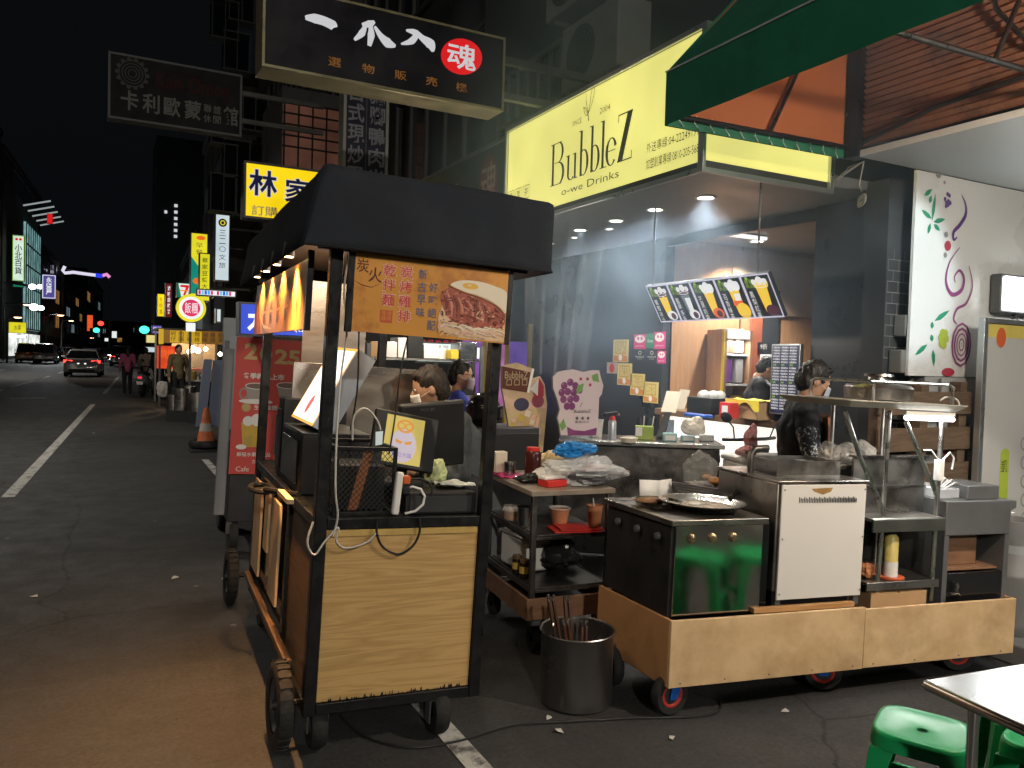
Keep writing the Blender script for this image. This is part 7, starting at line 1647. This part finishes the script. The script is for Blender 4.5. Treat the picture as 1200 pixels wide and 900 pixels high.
# ------------------------------------------------------------------ steel table and green stools at the lower right
tb = T('steel_table', 'stainless steel dining table at the lower right corner', 'table', (2.115, 1.44, 0), R(-6))
TST = pm('table steel', (.56, .56, .56), .24, 1, .06, 3, .05, .03, 60)
MB(TST).box(0, 1.1, -.62, 0, .72, .75).build('top', tb, bevel=.012)
for x in (.12, .98):
    for y in (-.54, -.08): MB(CHROME).tube([(x, y, 0), (x, y, .719)], .016, 10).build('leg', tb)
mb = MB(CHROME); mb.tube([(.12, -.08, .2), (.98, -.08, .2)], .010, 8); mb.tube([(.12, -.54, .2), (.98, -.54, .2)], .010, 8); mb.build('stretcher', tb)
STG = pm('green stool plastic', (.012, .34, .11), .32, 0, .08, 5, .08)
def stool(label, x, y, rz):
    t = T('stool', label, 'stool', (x, y, 0), rz, 'green plastic stools')
    def ring(r, z, n=40, e=4.2): 
        out = []
        for k in range(n):
            a = 2*PI*k/n; c_, s_ = math.cos(a), math.sin(a); q_ = (abs(c_)**e+abs(s_)**e)**(-1/e); out.append((r*q_*c_, r*q_*s_, z))
        return out
    def circ(r, z, n=40): return [(r*math.cos(2*PI*k/n), r*math.sin(2*PI*k/n), z) for k in range(n)]
    mb = MB(STG); mb.loft([circ(.016, .425), circ(.017, .434), circ(.03, .437), ring(.09, .440), ring(.125, .443), ring(.137, .447), ring(.143, .444), ring(.147, .432), ring(.150, .395), ring(.146, .395), ring(.142, .428), circ(.03, .428), circ(.016, .425)], caps=False); mb.build('seat', t, smooth=50)
    for sx in (-1, 1):
        for sy in (-1, 1):
            mb = MB(STG); P = lambda w_, z, o_: [(sx*(o_-w_), sy*o_, z), (sx*o_, sy*o_, z), (sx*o_, sy*(o_-w_), z), (sx*(o_-.006), sy*(o_-w_), z), (sx*(o_-.010), sy*(o_-.010), z), (sx*(o_-w_), sy*(o_-.006), z)]
            mb.loft([P(.075, .394, .140), P(.058, .30, .150), P(.052, .10, .168), P(.050, 0, .178)]); mb.build('leg', t, bevel=.004)
    for sx in (-1, 1): MB(STG).box(sx*.150-.008, sx*.150+.008, -.11, .11, .19, .23).build('side_rail', t, bevel=.003)
    return t
stool('green plastic stool standing in the open at the lower right', 2.46, 1.66, R(28))
stool('green plastic stool tucked half under the steel table', 2.78, 1.40, R(12))
stool('green plastic stool reflected in the polished griddle front', 3.03, 1.62, R(40)); stool('second green plastic stool reflected in the griddle front', 3.42, 1.60, R(10))

# ------------------------------------------------------------------ people at the stalls
BT = pm('black shirt', (.010, .010, .012), .75, 0, .2, 12, .05, .25, 60)
PATS = pm('black sleeve with white pattern', (.010, .010, .012), .6, 0, .1, 20, stain=(.6, .6, .58), stain_at=(.55, .57), sscale=34)
wk = person('worker in a black top with a patterned sleeve and blue mask at the grill', (3.97, 3.60, 0), R(52), BT, TRS, mask=pm('light blue mask', (.42, .48, .58), .8), head=(R(12), R(24)), scale=.985,
       j=dict(hea=(.0, -.075, 1.585), nek=(0, -.03, 1.45), el=(-.22, -.04, 1.12), wl=(-.18, -.24, .95), er=(.235, .0, 1.12), wr=(.22, -.16, .92)))
fuse('patterned_sleeve', [('c', Vector((-.205, -.005, 1.27)), Vector((-.22, -.04, 1.12)), .073, .064), ('c', Vector((-.22, -.04, 1.12)), Vector((-.185, -.21, .98)), .064, .05)], PATS, wk, .011, 2)
ap = MB(pm('brown apron', (.30, .12, .06), .7)); ap.sheet(lambda u, v: (-.15+.30*u, -.185+.05*(2*u-1)**2-.02*v, 1.36-.50*v), 8, 8); ap.build('apron', wk, solid=.004)
person('staff member in black with a green mask behind the glowing counter', (5.74, 5.75, .12), R(50), BT, TRS, mask=pm('green mask', (.10, .34, .20), .8), head=(R(5), R(30)), scale=.96, j=dict(hea=(0, -.09, 1.56), el=(-.25, -.06, 1.12), wl=(-.16, -.30, 1.08), er=(.25, -.06, 1.12), wr=(.16, -.30, 1.10)))
person('seated vendor in a blue top and glasses behind the cart', (2.52, 5.75, -.02), R(70), pm('royal blue shirt', (.02, .035, .28), .7, 0, .15, 10), TRS, specs=True, head=(R(-10), R(6)), scale=.95, mask=pm('pinkish mask', (.45, .36, .38), .8))
# black helmet with white streaks on a dark cupboard
cb_ = T('cupboard', 'dark cupboard standing behind the cart under the helmet', 'cupboard', (2.42, 5.05, 0)); MB(DGREY).box(-.2, .45, 0, .40, .02, 1.14).build('body', cb_, bevel=.006); MB(BLACK).box(-.19, .44, -.012, -.0005, .06, 1.10).build('door', cb_, bevel=.003)
hp_ = T('helmet', 'black motorcycle helmet with white streaks', 'helmet', (2.475, 5.2, 1.141)); mb = MB(pm('streaked black helmet', (.010, .010, .011), .16, 0, .1, 4, .04, stretch=(1, 4, 1), stain=(.6, .6, .6), stain_at=(.62, .64), sscale=7)); mb.ell((0, 0, .12), .125, .145, .13, 22, 14); mb.build('shell', hp_); MB(BLACKG).sheet(lambda u, v: (.135*math.cos(R(200+140*u)), -.02+.155*math.sin(R(200+140*u)), .06+.10*v), 14, 5).build('visor', hp_, solid=.004)
# stacks of cups and lit menus seen through the cart
t = T('lit_menu', 'white lit price sheet glowing behind the cart', 'menu', gy(490, 420, 7.6)); a, b = gy(490, 402, 7.6), gy(533, 424, 7.6); t.location = (a.x, 7.6, b.z); mb = MB(em('price sheet', srgb(205, 225, 225), .9, .05)); mb.box(0, b.x-a.x, 0, .02, 0, a.z-b.z); d = D(mb, (0, 0, 0), (1, 0, 0), d0=.002); d.use(pm('red menu ink', (0, 0, 0)))
for k in range(5):
    for i in range(4): d.text('滷肉飯', .02+k*.085, .03+i*.055, .06, .028)
mb.build('sheet', t, smooth=0); MB(CAB).box(-.02, b.x-a.x+.02, .021, .06, -.02, a.z-b.z+.02).build('case', t); MB(CAB).beam(((b.x-a.x)/2, .04, -.02), ((b.x-a.x)/2, .04, -b.z), .05).build('post', t)
t = T('lit_menu', 'small white lit panel right of the price sheet', 'menu', gy(548, 420, 7.8)); MB(WLIT).box(0, .17, 0, .02, 0, .12).build('sheet', t, smooth=0); MB(CAB).beam((.085, .04, 0), (.085, .04, -t.location.z), .04).build('post', t)

# shelves of a stall seen through the noodle cart
t = T('storage_rack', 'steel rack of boxes and tubs seen through the noodle cart', 'rack', (2.15, 7.0, 0))
for x in (0, 1.15):
    for y in (0, .4): MB(GREY).beam((x, y, 0), (x, y, 1.75), .035).build('post', t)
for z in (.45, .9, 1.25, 1.6): MB(STEELB).box(.02, 1.13, .02, .38, z, z+.02).build('shelf', t, smooth=0)
rnd = random.Random(14); pal = [WPLAST, CARD, DGREY, _mc['yellow packet'], STEEL, RED, BLACK, _mc['pale cyan box on the st'] if 'pale cyan box on the st' in _mc else CREAM]
for z in (.92, 1.27, 1.62):
    x = .04
    while x < 1.02:
        w_ = rnd.uniform(.08, .2); h_ = rnd.uniform(.08, .24); m_ = rnd.choice(pal)
        if rnd.random() < .6: MB(m_).box(x, x+w_-.01, .06, .3, z+.001, z+h_).build('carton', t, bevel=.006)
        else: MB(m_).lathe([(.001, 0), (w_*.42, 0), (w_*.45, h_*.85), (w_*.3, h_), (.001, h_)], (x+w_/2, .18, z+.001), 16).build('tub', t)
        x += w_
t = T('added_bulb', 'added unseen bulb over the storage rack behind the cart', 'lamp', (2.7, 6.6, 2.3)); MB(em('bare bulb', (1, .82, .55), 22, 0)).ell((0, 0, 0), .03, .03, .04, 10, 8).build('bulb', t); MB(BLACK).tube([(0, 0, .03), (0, 0, .65)], .006, 5).build('flex', t)
lamp('POINT', 'added_rack_light', (2.7, 6.55, 2.22), 45, (1, .88, .72), .05)  # hidden bulb and its light added to brighten the rack
# scraps of litter on the asphalt
LIT = pm('paper scrap', (.55, .53, .50), .8)
for k, (px, py, lab) in enumerate(((643, 843, 'small white scrap beside the stock pot'), (655, 858, 'white scrap in front of the stock pot'), (640, 810, 'tiny scrap left of the stock pot'), (787, 866, 'scrap by the front caster of the grill base'), (40, 700, 'tiny white scrap on the open asphalt at the left'), (205, 678, 'pale scrap near the rear cart wheel'), (262, 680, 'small scrap beside the rear cart wheel'), (130, 525, 'pale scrap on the road past the lane line'), (110, 508, 'flattened pale litter far along the parking strip'), (920, 835, 'faint scrap on the asphalt behind the stool'))):
    q = gz(px, py); s_ = .012+.004*(k % 3); thing1('paper_scrap', lab, 'litter', MB(LIT).add([(-s_*1.5, -s_, .006), (s_, -s_*.8, .009), (s_*1.6, s_*.7, .007), (0, s_*1.2, .016), (-s_*.9, s_*.5, .010)], [(0, 1, 3), (1, 2, 3), (0, 3, 4)]), (q.x, q.y, 0), k*1.3, 'scraps of litter', smooth=0, solid=.001)
# ------------------------------------------------------------------ snack cart with the red banner behind the noodle cart
Yb = 6.5
a, b = gy(275, 394, Yb), gy(372, 399, Yb); c3 = gy(265, 556, Yb)
sn = T('snack_cart', 'grey snack cart behind the noodle cart hung with a red banner', 'food cart', (c3.x, Yb, 0), rot=(0, R(2.6), R(-2.4)))
W = b.x-a.x+.22; H = a.z-c3.z; z0 = c3.z
MB(pm('grey cart side', (.24, .25, .27), .5, 0, .1, 3)).box(-.10, -.02, .06, .10, .0+z0*.5, z0+H-.1).build('side_panel', sn, bevel=.004)
MB(DGREY).box(.0, W, .05, 1.2, .28, z0+.25).build('body', sn, bevel=.006)
mb = MB(GREY)
for x in (.0, W-.04):
    for y in (.06, 1.16): mb.box(x, x+.04, y, y+.04, .18, z0+H-.02)
mb.build('frame', sn, smooth=0)
for x in (.06, W-.08):
    for y in (.15, 1.1): MB(RUBBER).lathe([(.02, -.03), (.14, -.032), (.15, 0), (.14, .032), (.02, .03)], (x, y, .152), 20, 'X').build('wheel', sn)
t = T('banner', 'red banner with gold numerals and pictures of cups', 'banner', (c3.x, Yb, 0), rot=(0, R(2.6), R(-2.4)))
BRED = pm('red banner print', (.60, .075, .065), .55, 0, .08, 2); GOLD = pm('gold banner print', (.56, .40, .17), .45)
mb = MB(BRED).box(-.012, W, .02, .03, z0, z0+H); d = D(mb, (0, .02, z0), (1, 0, 0), d0=.002, step=.00015)
d.use(GOLD); d.text('2', .05, H*.84, .10, H*.12, .035); d.text('0', .165, H*.825, .10, H*.12, .03); d.text('25', .285, H*.82, .20, H*.11, .035); d.text('熱飲', .52, H*.86, .13, H*.08, .01); d.text('冬', .58, H*.76, .06, H*.05, .01)
d.use(CREAM); d.text('冬季新品上市', .05, H*.70, .32, H*.045, .03)
CUPG = pm('grey cup print', (.34, .31, .29), .5, 0, .1, 8); CUPD = pm('dark coffee print', (.17, .12, .09), .5)
for cx, cy, rw, hh in ((.16, .57, .085, .085), (.40, .60, .085, .07), (.64, .60, .09, .16)):
    d.use(CUPG).poly([(cx-rw*.7, H*cy-hh*.4), (cx+rw*.7, H*cy-hh*.4), (cx+rw, H*cy+hh), (cx-rw, H*cy+hh)]); d.use(CUPD).disc(cx, H*cy+hh, rw, .022); d.use(CREAM).ring(cx, H*cy+hh, rw, .024, .006)
d.use(CREAM).disc(.16, H*.535, .13, .02); d.use(CUPG).ring(.065, H*.59, .03, .04, .012); d.use(GOLD).disc(.09, H*.49, .035); d.use(CREAM); d.text('生椰拿鐵', .15, H*.475, .18, .04, .01)
d.use(pm('yellow drink print', (.62, .40, .06), .5)); d.poly([(.08, H*.20), (.23, H*.20), (.25, H*.38), (.06, H*.38)]); d.use(CREAM); d.disc(.11, H*.39, .04); d.disc(.18, H*.40, .05); d.disc(.22, H*.385, .03); d.use(OCH).poly([(.09, H*.21), (.15, H*.21), (.15, H*.29), (.09, H*.27)]); d.use(CREAM).disc(.07, H*.20, .04, .02)
d.text('鮮橙水果茶飲品', .04, H*.13, .26, .035, .01); d.text('加購', .16, H*.08, .10, .03); d.text('Cafe', .04, H*.02, .10, .04)
mb.build('print', t, smooth=0)
t = T('lit_sign', 'blue lit box sign with white characters over the red banner', 'sign', gy(284, 394, 7.3)); a, b = gy(283, 356, 7.3), gy(368, 394, 7.3); t.location = (a.x, 7.3, b.z); Wq = b.x-a.x; Hq = a.z-b.z
mb = MB(em('blue lit face', srgb(45, 75, 205), .85, .05)).box(0, Wq, 0, .02, 0, Hq); d = D(mb, (0, 0, 0), (1, 0, 0), d0=.003, step=.001); d.use(WLIT); d.text('船', Wq*.72, Hq*.1, Wq*.24, Hq*.8, .05); d.text('大港', Wq*.08, Hq*.1, Wq*.5, Hq*.8, .05); d.use(INK); d.text('船', Wq*.74, Hq*.14, Wq*.2, Hq*.72, .01)
mb.build('face', t, smooth=0); MB(CAB).box(-.02, Wq+.02, .021, .18, -.02, Hq+.02).build('cabinet', t); MB(CAB).beam((Wq*.5, .1, -.02), (Wq*.5, .1, -b.z), .05).build('post', t)
# pale tall panel left of the banner
q = gy(262, 372, 8.2); t = T('tall_board', 'pale grey tall board standing beside the red banner', 'board', (q.x, 8.2, 0)); MB(pm('pale grey board', (.30, .32, .35), .5)).box(0, .28, 0, .05, 0, q.z).build('board', t, bevel=.004); MB(GREY).box(-.02, .30, .051, .12, 0, .12).build('foot', t)
# pale blue folded boards and the cone
Y2 = 15.5
t = T('folding_board', 'two pale blue boards propped against the food stall', 'board', (gy(232, 497, Y2).x, Y2, 0))
PB = pm('pale blue board', (.20, .245, .36), .5, 0, .1, 3)
def pl(p, y): q = gy(p[0], p[1], y); return Vector((q.x-t.location.x, y-Y2, max(q.z, .02)))
MB(PB).prism([pl(p, Y2) for p in ((229, 500), (241, 500), (249, 421), (239, 421))], (0, .04, 0)).build('board', t, bevel=.004)
MB(PB).prism([pl(p, Y2+.03) for p in ((243, 500), (258, 500), (264, 422), (250, 422))], (0, .04, 0)).build('board', t, bevel=.004)
MB(BLACK).beam((.1, .3, 0), (.12, .06, 1.0), .03).build('prop', t)
q = gz(241, 528); cn = T('traffic_cone', 'faded orange traffic cone with a black base by the blue boards', 'cone', (q.x, q.y, 0))
CON = pm('faded orange cone', (.52, .14, .05), .6, 0, .2, 10, stain=(.2, .08, .05)); 
MB(BLACK).loft([[(x*.26, y*.26, 0) for x, y in ((-1, -1), (1, -1), (1, 1), (-1, 1))], [(x*.24, y*.24, .05) for x, y in ((-1, -1), (1, -1), (1, 1), (-1, 1))]]).build('base', cn, bevel=.01); MB(CON).lathe([(.17, .05), (.15, .10), (.04, .68), (.035, .70), (.001, .70)], (0, 0, 0), 24).build('body', cn); MB(pm('dull white band', (.45, .43, .40), .5)).lathe([(.112, .30), (.084, .45)], (0, 0, .0), 24).build('band', cn)
MB(BLACK).lathe([(.20, .05), (.26, .07), (.27, .12), (.24, .18), (.17, .17)], (0, 0, 0), 24).build('tyre_ring', cn)

# ------------------------------------------------------------------ food stall with the yellow canopy sign
Ys = 24.5
fs0 = gy(184, 470, Ys); fsT = T('food_stall', 'busy food stall with a yellow sign canopy and warm bare bulbs', 'stall', (fs0.x, Ys, 0))
def fl(px, py, Y=Ys): q = gy(px, py, Y); return Vector((q.x-fs0.x, Y-Ys, q.z))
a, b = fl(186, 386), fl(266, 404)
mb = MB(em('dim amber canopy', srgb(150, 105, 35), .55, .2, 1)).box(a.x, b.x, 0, .04, b.z, a.z); d = D(mb, (a.x, 0, b.z), (1, 0, 0), d0=.004, step=.002); W = b.x-a.x; H = a.z-b.z
d.use(em('yellow canopy lit', srgb(225, 180, 40), .65, 0)); d.rect(0, .07*W, -.1*H, H*1.05); d.rect(.16*W, .30*W, .05*H, .95*H); d.rect(.33*W, .62*W, .05*H, .95*H); d.use(pm('brown canopy print', (.12, .05, .02), .6))
for k, s_ in enumerate(('蚵仔', '肉圓', '大腸', '麵線', '滷味', '雞排', '甜湯')): d.column(s_, (.17+k*.115)*W, .92*H, .075*W, .36*H, .12)
mb.build('canopy_sign', fsT, smooth=0)
MB(CAB).box(a.x-.05, b.x+.1, .045, 2.4, a.z-.02, a.z+.05).build('roof', fsT, smooth=0)
for x in (a.x+.04, b.x-.05):
    for y in (.08, 2.2): MB(GREY).beam((x, y, 0), (x, y, a.z-.03), .05).build('post', fsT)
a2, b2 = fl(201, 445), fl(262, 452)
MB(STEELB).box(a2.x, b2.x, .1, 1.2, a2.z-.06, a2.z).build('counter_top', fsT, bevel=.01); MB(DARKW).box(a2.x+.04, b2.x-.04, .14, 1.16, .1, a2.z-.061).build('counter_body', fsT, smooth=0)
a3, b3 = fl(184, 405, Ys+.3), fl(205, 432, Ys+.3); mb = MB(em('red lit board', srgb(225, 70, 30), .75, .2, 3)).box(a3.x, b3.x, .3, .34, b3.z, a3.z); d = D(mb, (a3.x, .3, b3.z), (1, 0, 0), d0=.003, step=.002); d.use(eY('orange lit', (240, 110, 30), .9)); d.text('燒烤', .08, .3, .38, .25); mb.build('red_board', fsT, smooth=0)
MB(pm('stall back wall', (.55, .42, .28), .7, 0, .3, 2)).box(a.x+.5, b.x, 2.2, 2.24, .3, a.z-.05).build('back_wall', fsT, smooth=0)
a4, b4 = fl(212, 410), fl(240, 443); MB(pm('stall glass', (.8, .8, .75), .1, alpha=.18)).box(a4.x, b4.x, .35, .37, b4.z, a4.z).build('glass', fsT, smooth=0); MB(pm('stall orange tray', (.55, .13, .05), .5)).box(a4.x+.1, b4.x, .4, .8, b4.z+.0, b4.z+.28).build('orange_tray', fsT, bevel=.03)
for px, py, r_ in ((226, 409, .09), (232, 411, .08), (222, 412, .07), (241, 409, .06), (258, 415, .06)):
    p = fl(px, py, Ys+.5); bl = MB(em('bare bulb', (1, .82, .55), 22, 0)).ell((p.x, .5, p.z), r_, r_, r_, 12, 8).build('bulb', fsT); MB(BLACK).tube([(p.x, .5, p.z+r_), (p.x, .5, a.z-.02)], .01, 5).build('flex', bl)
rnd = random.Random(6)
for k in range(6):
    x = a2.x+.2+k*(b2.x-a2.x-.3)/6; h_ = rnd.uniform(.12, .4); MB([STEEL, WPLAST, OCH][k % 3]).lathe([(.001, 0), (.11, 0), (.12, h_), (.10, h_), (.09, .02)], (x, .35+.1*(k % 2), a2.z+.002), 16).build('pan', fsT)
for px, py, r_, h_ in ((214, 478, .22, .5), (222, 478, .16, .55), (232, 480, .2, .42), (204, 478, .15, .35)):
    q = gz(px, py+16); MB(STEELB).lathe([(.001, .25), (r_, .25), (r_, .25+h_), (r_*.9, .25+h_), (r_*.9, .3)], (q.x-fs0.x, q.y-Ys+.2, 0), 18).build('stock_pot', fsT); MB(DARKW).box(q.x-fs0.x-r_, q.x-fs0.x+r_, q.y-Ys+.2-r_, q.y-Ys+.2+r_, 0, .249).build('burner_box', fsT, smooth=0)
pc = fs0+Vector(((a.x+b.x)/2, 1.0, 0)); lamp('POINT', 'stall_bulbs_light', (fs0.x+(a4.x+b4.x)/2, Ys+1.3, 2.2), 330, (1, .72, .42), .12)
# another smaller stall beyond
q = gz(183, 436); t = T('food_stall', 'smaller dark stall with a lit green front beyond the yellow canopy', 'stall', (q.x-.2, 33, 0)); MB(DARKW).box(0, 1.8, 0, 1.6, 0, 1.1).build('counter', t, smooth=0); MB(eY('green lit face', (20, 130, 90), .8)).box(-.1, 1.9, -.05, .0, 2.0, 2.4).build('canopy_sign', t, smooth=0)
for x in (0, 1.75): MB(GREY).beam((x, .0, 1.1), (x, 0, 2.0), .05).build('post', t)

# ------------------------------------------------------------------ people down the street
TAN = pm('tan jacket', (.20, .15, .075), .8, 0, .2, 9); PKT = pm('pink top', (.46, .10, .20), .8, 0, .2, 9)
q = gz(206, 481); person('man in a tan jacket carrying a white bag in front of the food stall', (q.x+.05, q.y, 0), R(20), TAN, TRS, fine=False, scale=1.02, j=dict(wl=(-.27, -.08, .86)))
crumple('carrier_bag', 'white carrier bag hanging from the hand of the man in tan', 'bag', Vector((q.x-.34, q.y-.12, .36)), .14, .10, .21, pm('white carrier', (.55, .52, .48), .5, 0, .1, 6), 51)
q = gz(149, 462); person('woman in a pink top and dark trousers walking along the road', (q.x, q.y, 0), R(185), PKT, TRS, fine=False, scale=.97, longhair=True, j=dict(kl=(-.10, -.10, .50), kr=(.10, .02, .50), al=(-.1, .02, .10), ar=(.1, .16, .12), wl=(-.2, -.16, .95)))
q = gz(159, 461); person('person in a beige top walking beside the woman in pink', (q.x+.35, q.y+.8, 0), R(175), pm('beige top', (.42, .30, .22), .8), TRS, fine=False, scale=.96)
q = gz(183, 466); person('person in dark clothes standing behind the parked scooter', (q.x+.1, q.y+.6, 0), R(150), BT, TRS, fine=False, scale=1.0)
q = gz(193, 472); person('bystander in a dark green jacket at the stall front', (q.x+.35, q.y+1.2, 0), R(200), pm('dark green jacket', (.03, .05, .035), .8), TRS, fine=False, scale=.98)
q = gz(170, 464); scooter('pale scooter with a red tail light parked by the food stall', (q.x+.1, q.y-.1, 0), R(160), pm('silver scooter paint', (.30, .33, .34), .25, .3, .05))
q = gz(182, 462); scooter('black scooter parked beside the pale one', (q.x+.25, q.y+1.3, 0), R(168), SCB)

# ------------------------------------------------------------------ cars
CARG = pm('car window glass', (.012, .014, .017), .06, 0, .1, 2, .03)
TAILR = em('tail lamp lit', srgb(255, 55, 45), 5.0, 0); HEADW = em('head lamp lit', (.92, .97, 1), 60, 0); LAMPO = em('lamp unlit', (.5, .5, .5), .05, 0)
def car(label, loc, rz, paint, tall=False, lights='tail', group=None, both=True):
    t = T('car', label, 'car', loc, rz, group); hw = .88; L = 2.2; k_ = 1.22 if tall else 1.0
    def sec(y, w_, z0, z1, t_=.86): return [(-w_*.94, y, z0), (w_*.94, y, z0), (w_, y, z0+.16), (w_, y, (z0+z1)/2+.1), (w_*t_, y, z1), (-w_*t_, y, z1), (-w_, y, (z0+z1)/2+.1), (-w_, y, z0+.16)]
    # front at -y
    MB(paint).loft([sec(-L, .66, .32, .58), sec(-L+.15, .80, .24, .70), sec(-1.2, hw, .20, .86), sec(-.6, hw, .19, .94), sec(.9, hw, .19, .98), sec(1.7, hw, .21, 1.0 if not tall else 1.06), sec(2.08, .84, .26, .96), sec(2.2, .72, .34, .80)]).build('body', t, bevel=.03)
    h = 1.44*k_
    def cs(y, w0, z0, w1, z1): return [(-w0, y, z0), (w0, y, z0), (w1, y, z1), (-w1, y, z1)]
    yb = 2.02 if tall else 1.75
    MB(CARG).loft([cs(-.95, .80, .90, .78, .93), cs(-.25, .82, .93, .64, h-.05), cs(.2, .82, .95, .65, h-.005), cs(yb-.65, .81, .97, .64, h-.01), cs(yb-(.12 if tall else .35), .80, .98, .62, h-.08), cs(yb, .78, .99, .74, 1.04)]).build('windows', t, bevel=.02)
    rf = MB(paint); rf.loft([[(-.64, y, z), (.64, y, z), (.56, y, z+.035), (-.56, y, z+.035)] for y, z in ((-.22, h-.055), (.2, h-.004), (yb-.65, h-.008), (yb-(.14 if tall else .40), h-.07))]); rf.build('roof', t, bevel=.01)
    for sx in (-1, 1):
        MB(paint).loft([[(sx*.655+dx, y, z), (sx*.655+dx+.03, y, z), (sx*.655+dx+.03, y+.07, z), (sx*.655+dx, y+.07, z)] for dx, y, z in ((sx*.155, yb-.0, .99), (sx*.0-.0, yb-(.18 if tall else .42), h-.06))]).build('rear_pillar', t)
        mm = MB(paint); mm.ell((sx*1.0, -.62, 1.0), .10, .06, .065, 12, 8); mm.build('mirror', t)
        for y in (-1.35, 1.32):
            o = MB(RUBBER).lathe([(.20, -.10), (.30, -.10), (.32, -.06), (.32, .06), (.30, .10), (.20, .10)], (sx*.79, y, .32), 22, 'X').build('wheel', t); MB(GREY).lathe([(.20, sx*.09), (.16, sx*.06), (.05, sx*.09), (.001, sx*.09)], (sx*.79, y, .32), 16, 'X').build('rim', o)
        MB(TAILR if lights == 'tail' else RED).loft([[(sx*.40, 2.185, .74), (sx*.86, 2.09, .76), (sx*.86, 2.10, .90), (sx*.46, 2.175, .88)], [(sx*.40, 2.15, .74), (sx*.86, 2.03, .76), (sx*.86, 2.03, .90), (sx*.46, 2.13, .88)]]).build('tail_light', t)
        MB(HEADW if lights == 'head' else LAMPO).ell((sx*.62, -L+.08, .62), .16, .07, .10, 12, 8).build('headlight', t)
    MB(CREAM).box(-.19, .19, 2.205, 2.215, .50, .64).build('number_plate', t, smooth=0); MB(BLACK).box(-.6, .6, 2.195, 2.204, .30, .42).build('bumper_strip', t, bevel=.01)
    if lights == 'tail': MB(em('plate lamp', (1, 1, 1), 2, 0)).box(-.2, -.12, 2.216, 2.22, .70, .74).build('plate_lamp', t, smooth=0); MB(_mc['plate lamp']).box(.12, .2, 2.216, 2.22, .70, .74).build('plate_lamp', t, smooth=0)
    return t
WPT = pm('white car paint', (.55, .54, .52), .2, 0, .03, 2, .05, coat=.6); SILV = pm('silver car paint', (.30, .29, .28), .25, .4, .03, 2, .05, coat=.5); BRZ_ = pm('bronze car paint', (.30, .17, .09), .25, .4, .03, 2, .05, coat=.5); DKP = pm('dark car paint', (.04, .04, .045), .2, .2, .03, 2, .05, coat=.5)
q = gz(98, 442); car('white sedan driving away with lit tail lights', (q.x, q.y+2.2, 0), PI-DEL, WPT)
for px, Y, m, tall, lab in ((34, 84, BRZ_, True, 'bronze van parked on the left kerb nearest the yellow fascia'), (54.5, 82, SILV, True, 'silver van parked beside the bronze one'), (70, 104, WPT, False, 'white car parked beyond the silver van'), (80, 112, SILV, False, 'grey car farther along the left kerb'), (64, 96, DKP, False, 'dark car between the silver van and the white car')):
    p = gy(px, 422, Y); car(lab, (p.x, Y, 0), PI-DEL, m, tall, 'off', 'cars parked on the left kerb')
for px, Y, lab in ((107.5, 80, 'nearest oncoming car with glaring headlights'), (122.5, 112, 'second oncoming car with glaring headlights')):
    p = gy(px, 414, Y); car(lab, (p.x, Y, 0), -DEL, DKP, False, 'head', 'oncoming cars')
for px, Y, lab in ((143, 74, 'dark car ahead with red tail lights near the walkers'), (136, 150, 'distant car with red tail lights on the right lane')):
    p = gy(px, 416, Y); car(lab, (p.x, Y, 0), PI-DEL, DKP, True, 'tail', 'cars driving away')

# added spots: store spill on the parked cars, then the road itself
lamp('SPOT', 'added_street_spot', gy(40, 362, 91)+Vector((1.5, 0, 1)), 2200, (.92, .98, 1), .5, road(84, -7), 140, .6)
lamp('SPOT', 'added_street_spot', road(60, 1.5, 6.5), 500, (1, .85, .65), .3, road(58, -2), 140, .6)  # warm spot added over the road, away from the store

# ------------------------------------------------------------------ cooking smoke drifting in front of the drinks shop
m = bpy.data.materials.new('smoke'); m.use_nodes = True; nt = m.node_tree; nt.nodes.remove(nt.nodes['Principled BSDF']); L = nt.links.new
pv_ = nt.nodes.new('ShaderNodeVolumePrincipled'); pv_.inputs['Color'].default_value = (.58, .78, 1, 1); pv_.inputs['Anisotropy'].default_value = .2
tc = N(nt, 'ShaderNodeTexCoord'); no = N(nt, 'ShaderNodeTexNoise'); no.inputs['Scale'].default_value = 1.5; no.inputs['Detail'].default_value = 3; no.inputs['Distortion'].default_value = .9
L(tc.outputs['Object'], no.inputs['Vector'])
mr = N(nt, 'ShaderNodeMapRange'); mr.inputs['From Min'].default_value = .42; mr.inputs['From Max'].default_value = .72; mr.inputs['To Min'].default_value = .18; mr.inputs['To Max'].default_value = 1; L(no.outputs[0], mr.inputs[0])
gr = N(nt, 'ShaderNodeTexGradient', gradient_type='QUADRATIC_SPHERE'); mp = N(nt, 'ShaderNodeMapping'); mp.inputs['Scale'].default_value = (1/1.75, 1/3.1, 1/2.5); L(tc.outputs['Object'], mp.inputs['Vector']); L(mp.outputs[0], gr.inputs['Vector'])
g2 = N(nt, 'ShaderNodeMath', operation='POWER'); g2.inputs[1].default_value = .6; L(gr.outputs['Fac'], g2.inputs[0])
mu = N(nt, 'ShaderNodeMath', operation='MULTIPLY'); L(mr.outputs[0], mu.inputs[0]); L(g2.outputs[0], mu.inputs[1])
m2 = N(nt, 'ShaderNodeMath', operation='MULTIPLY'); m2.inputs[1].default_value = .72; L(mu.outputs[0], m2.inputs[0]); L(m2.outputs[0], pv_.inputs['Density'])
L(pv_.outputs[0], nt.nodes['Material Output'].inputs['Volume'])
sm = MB(m).ell((0, 0, 0), 1.75, 3.1, 2.5, 28, 18).build('smoke', None, (3.75, 4.9, 3.3)); tag(sm, kind='stuff')
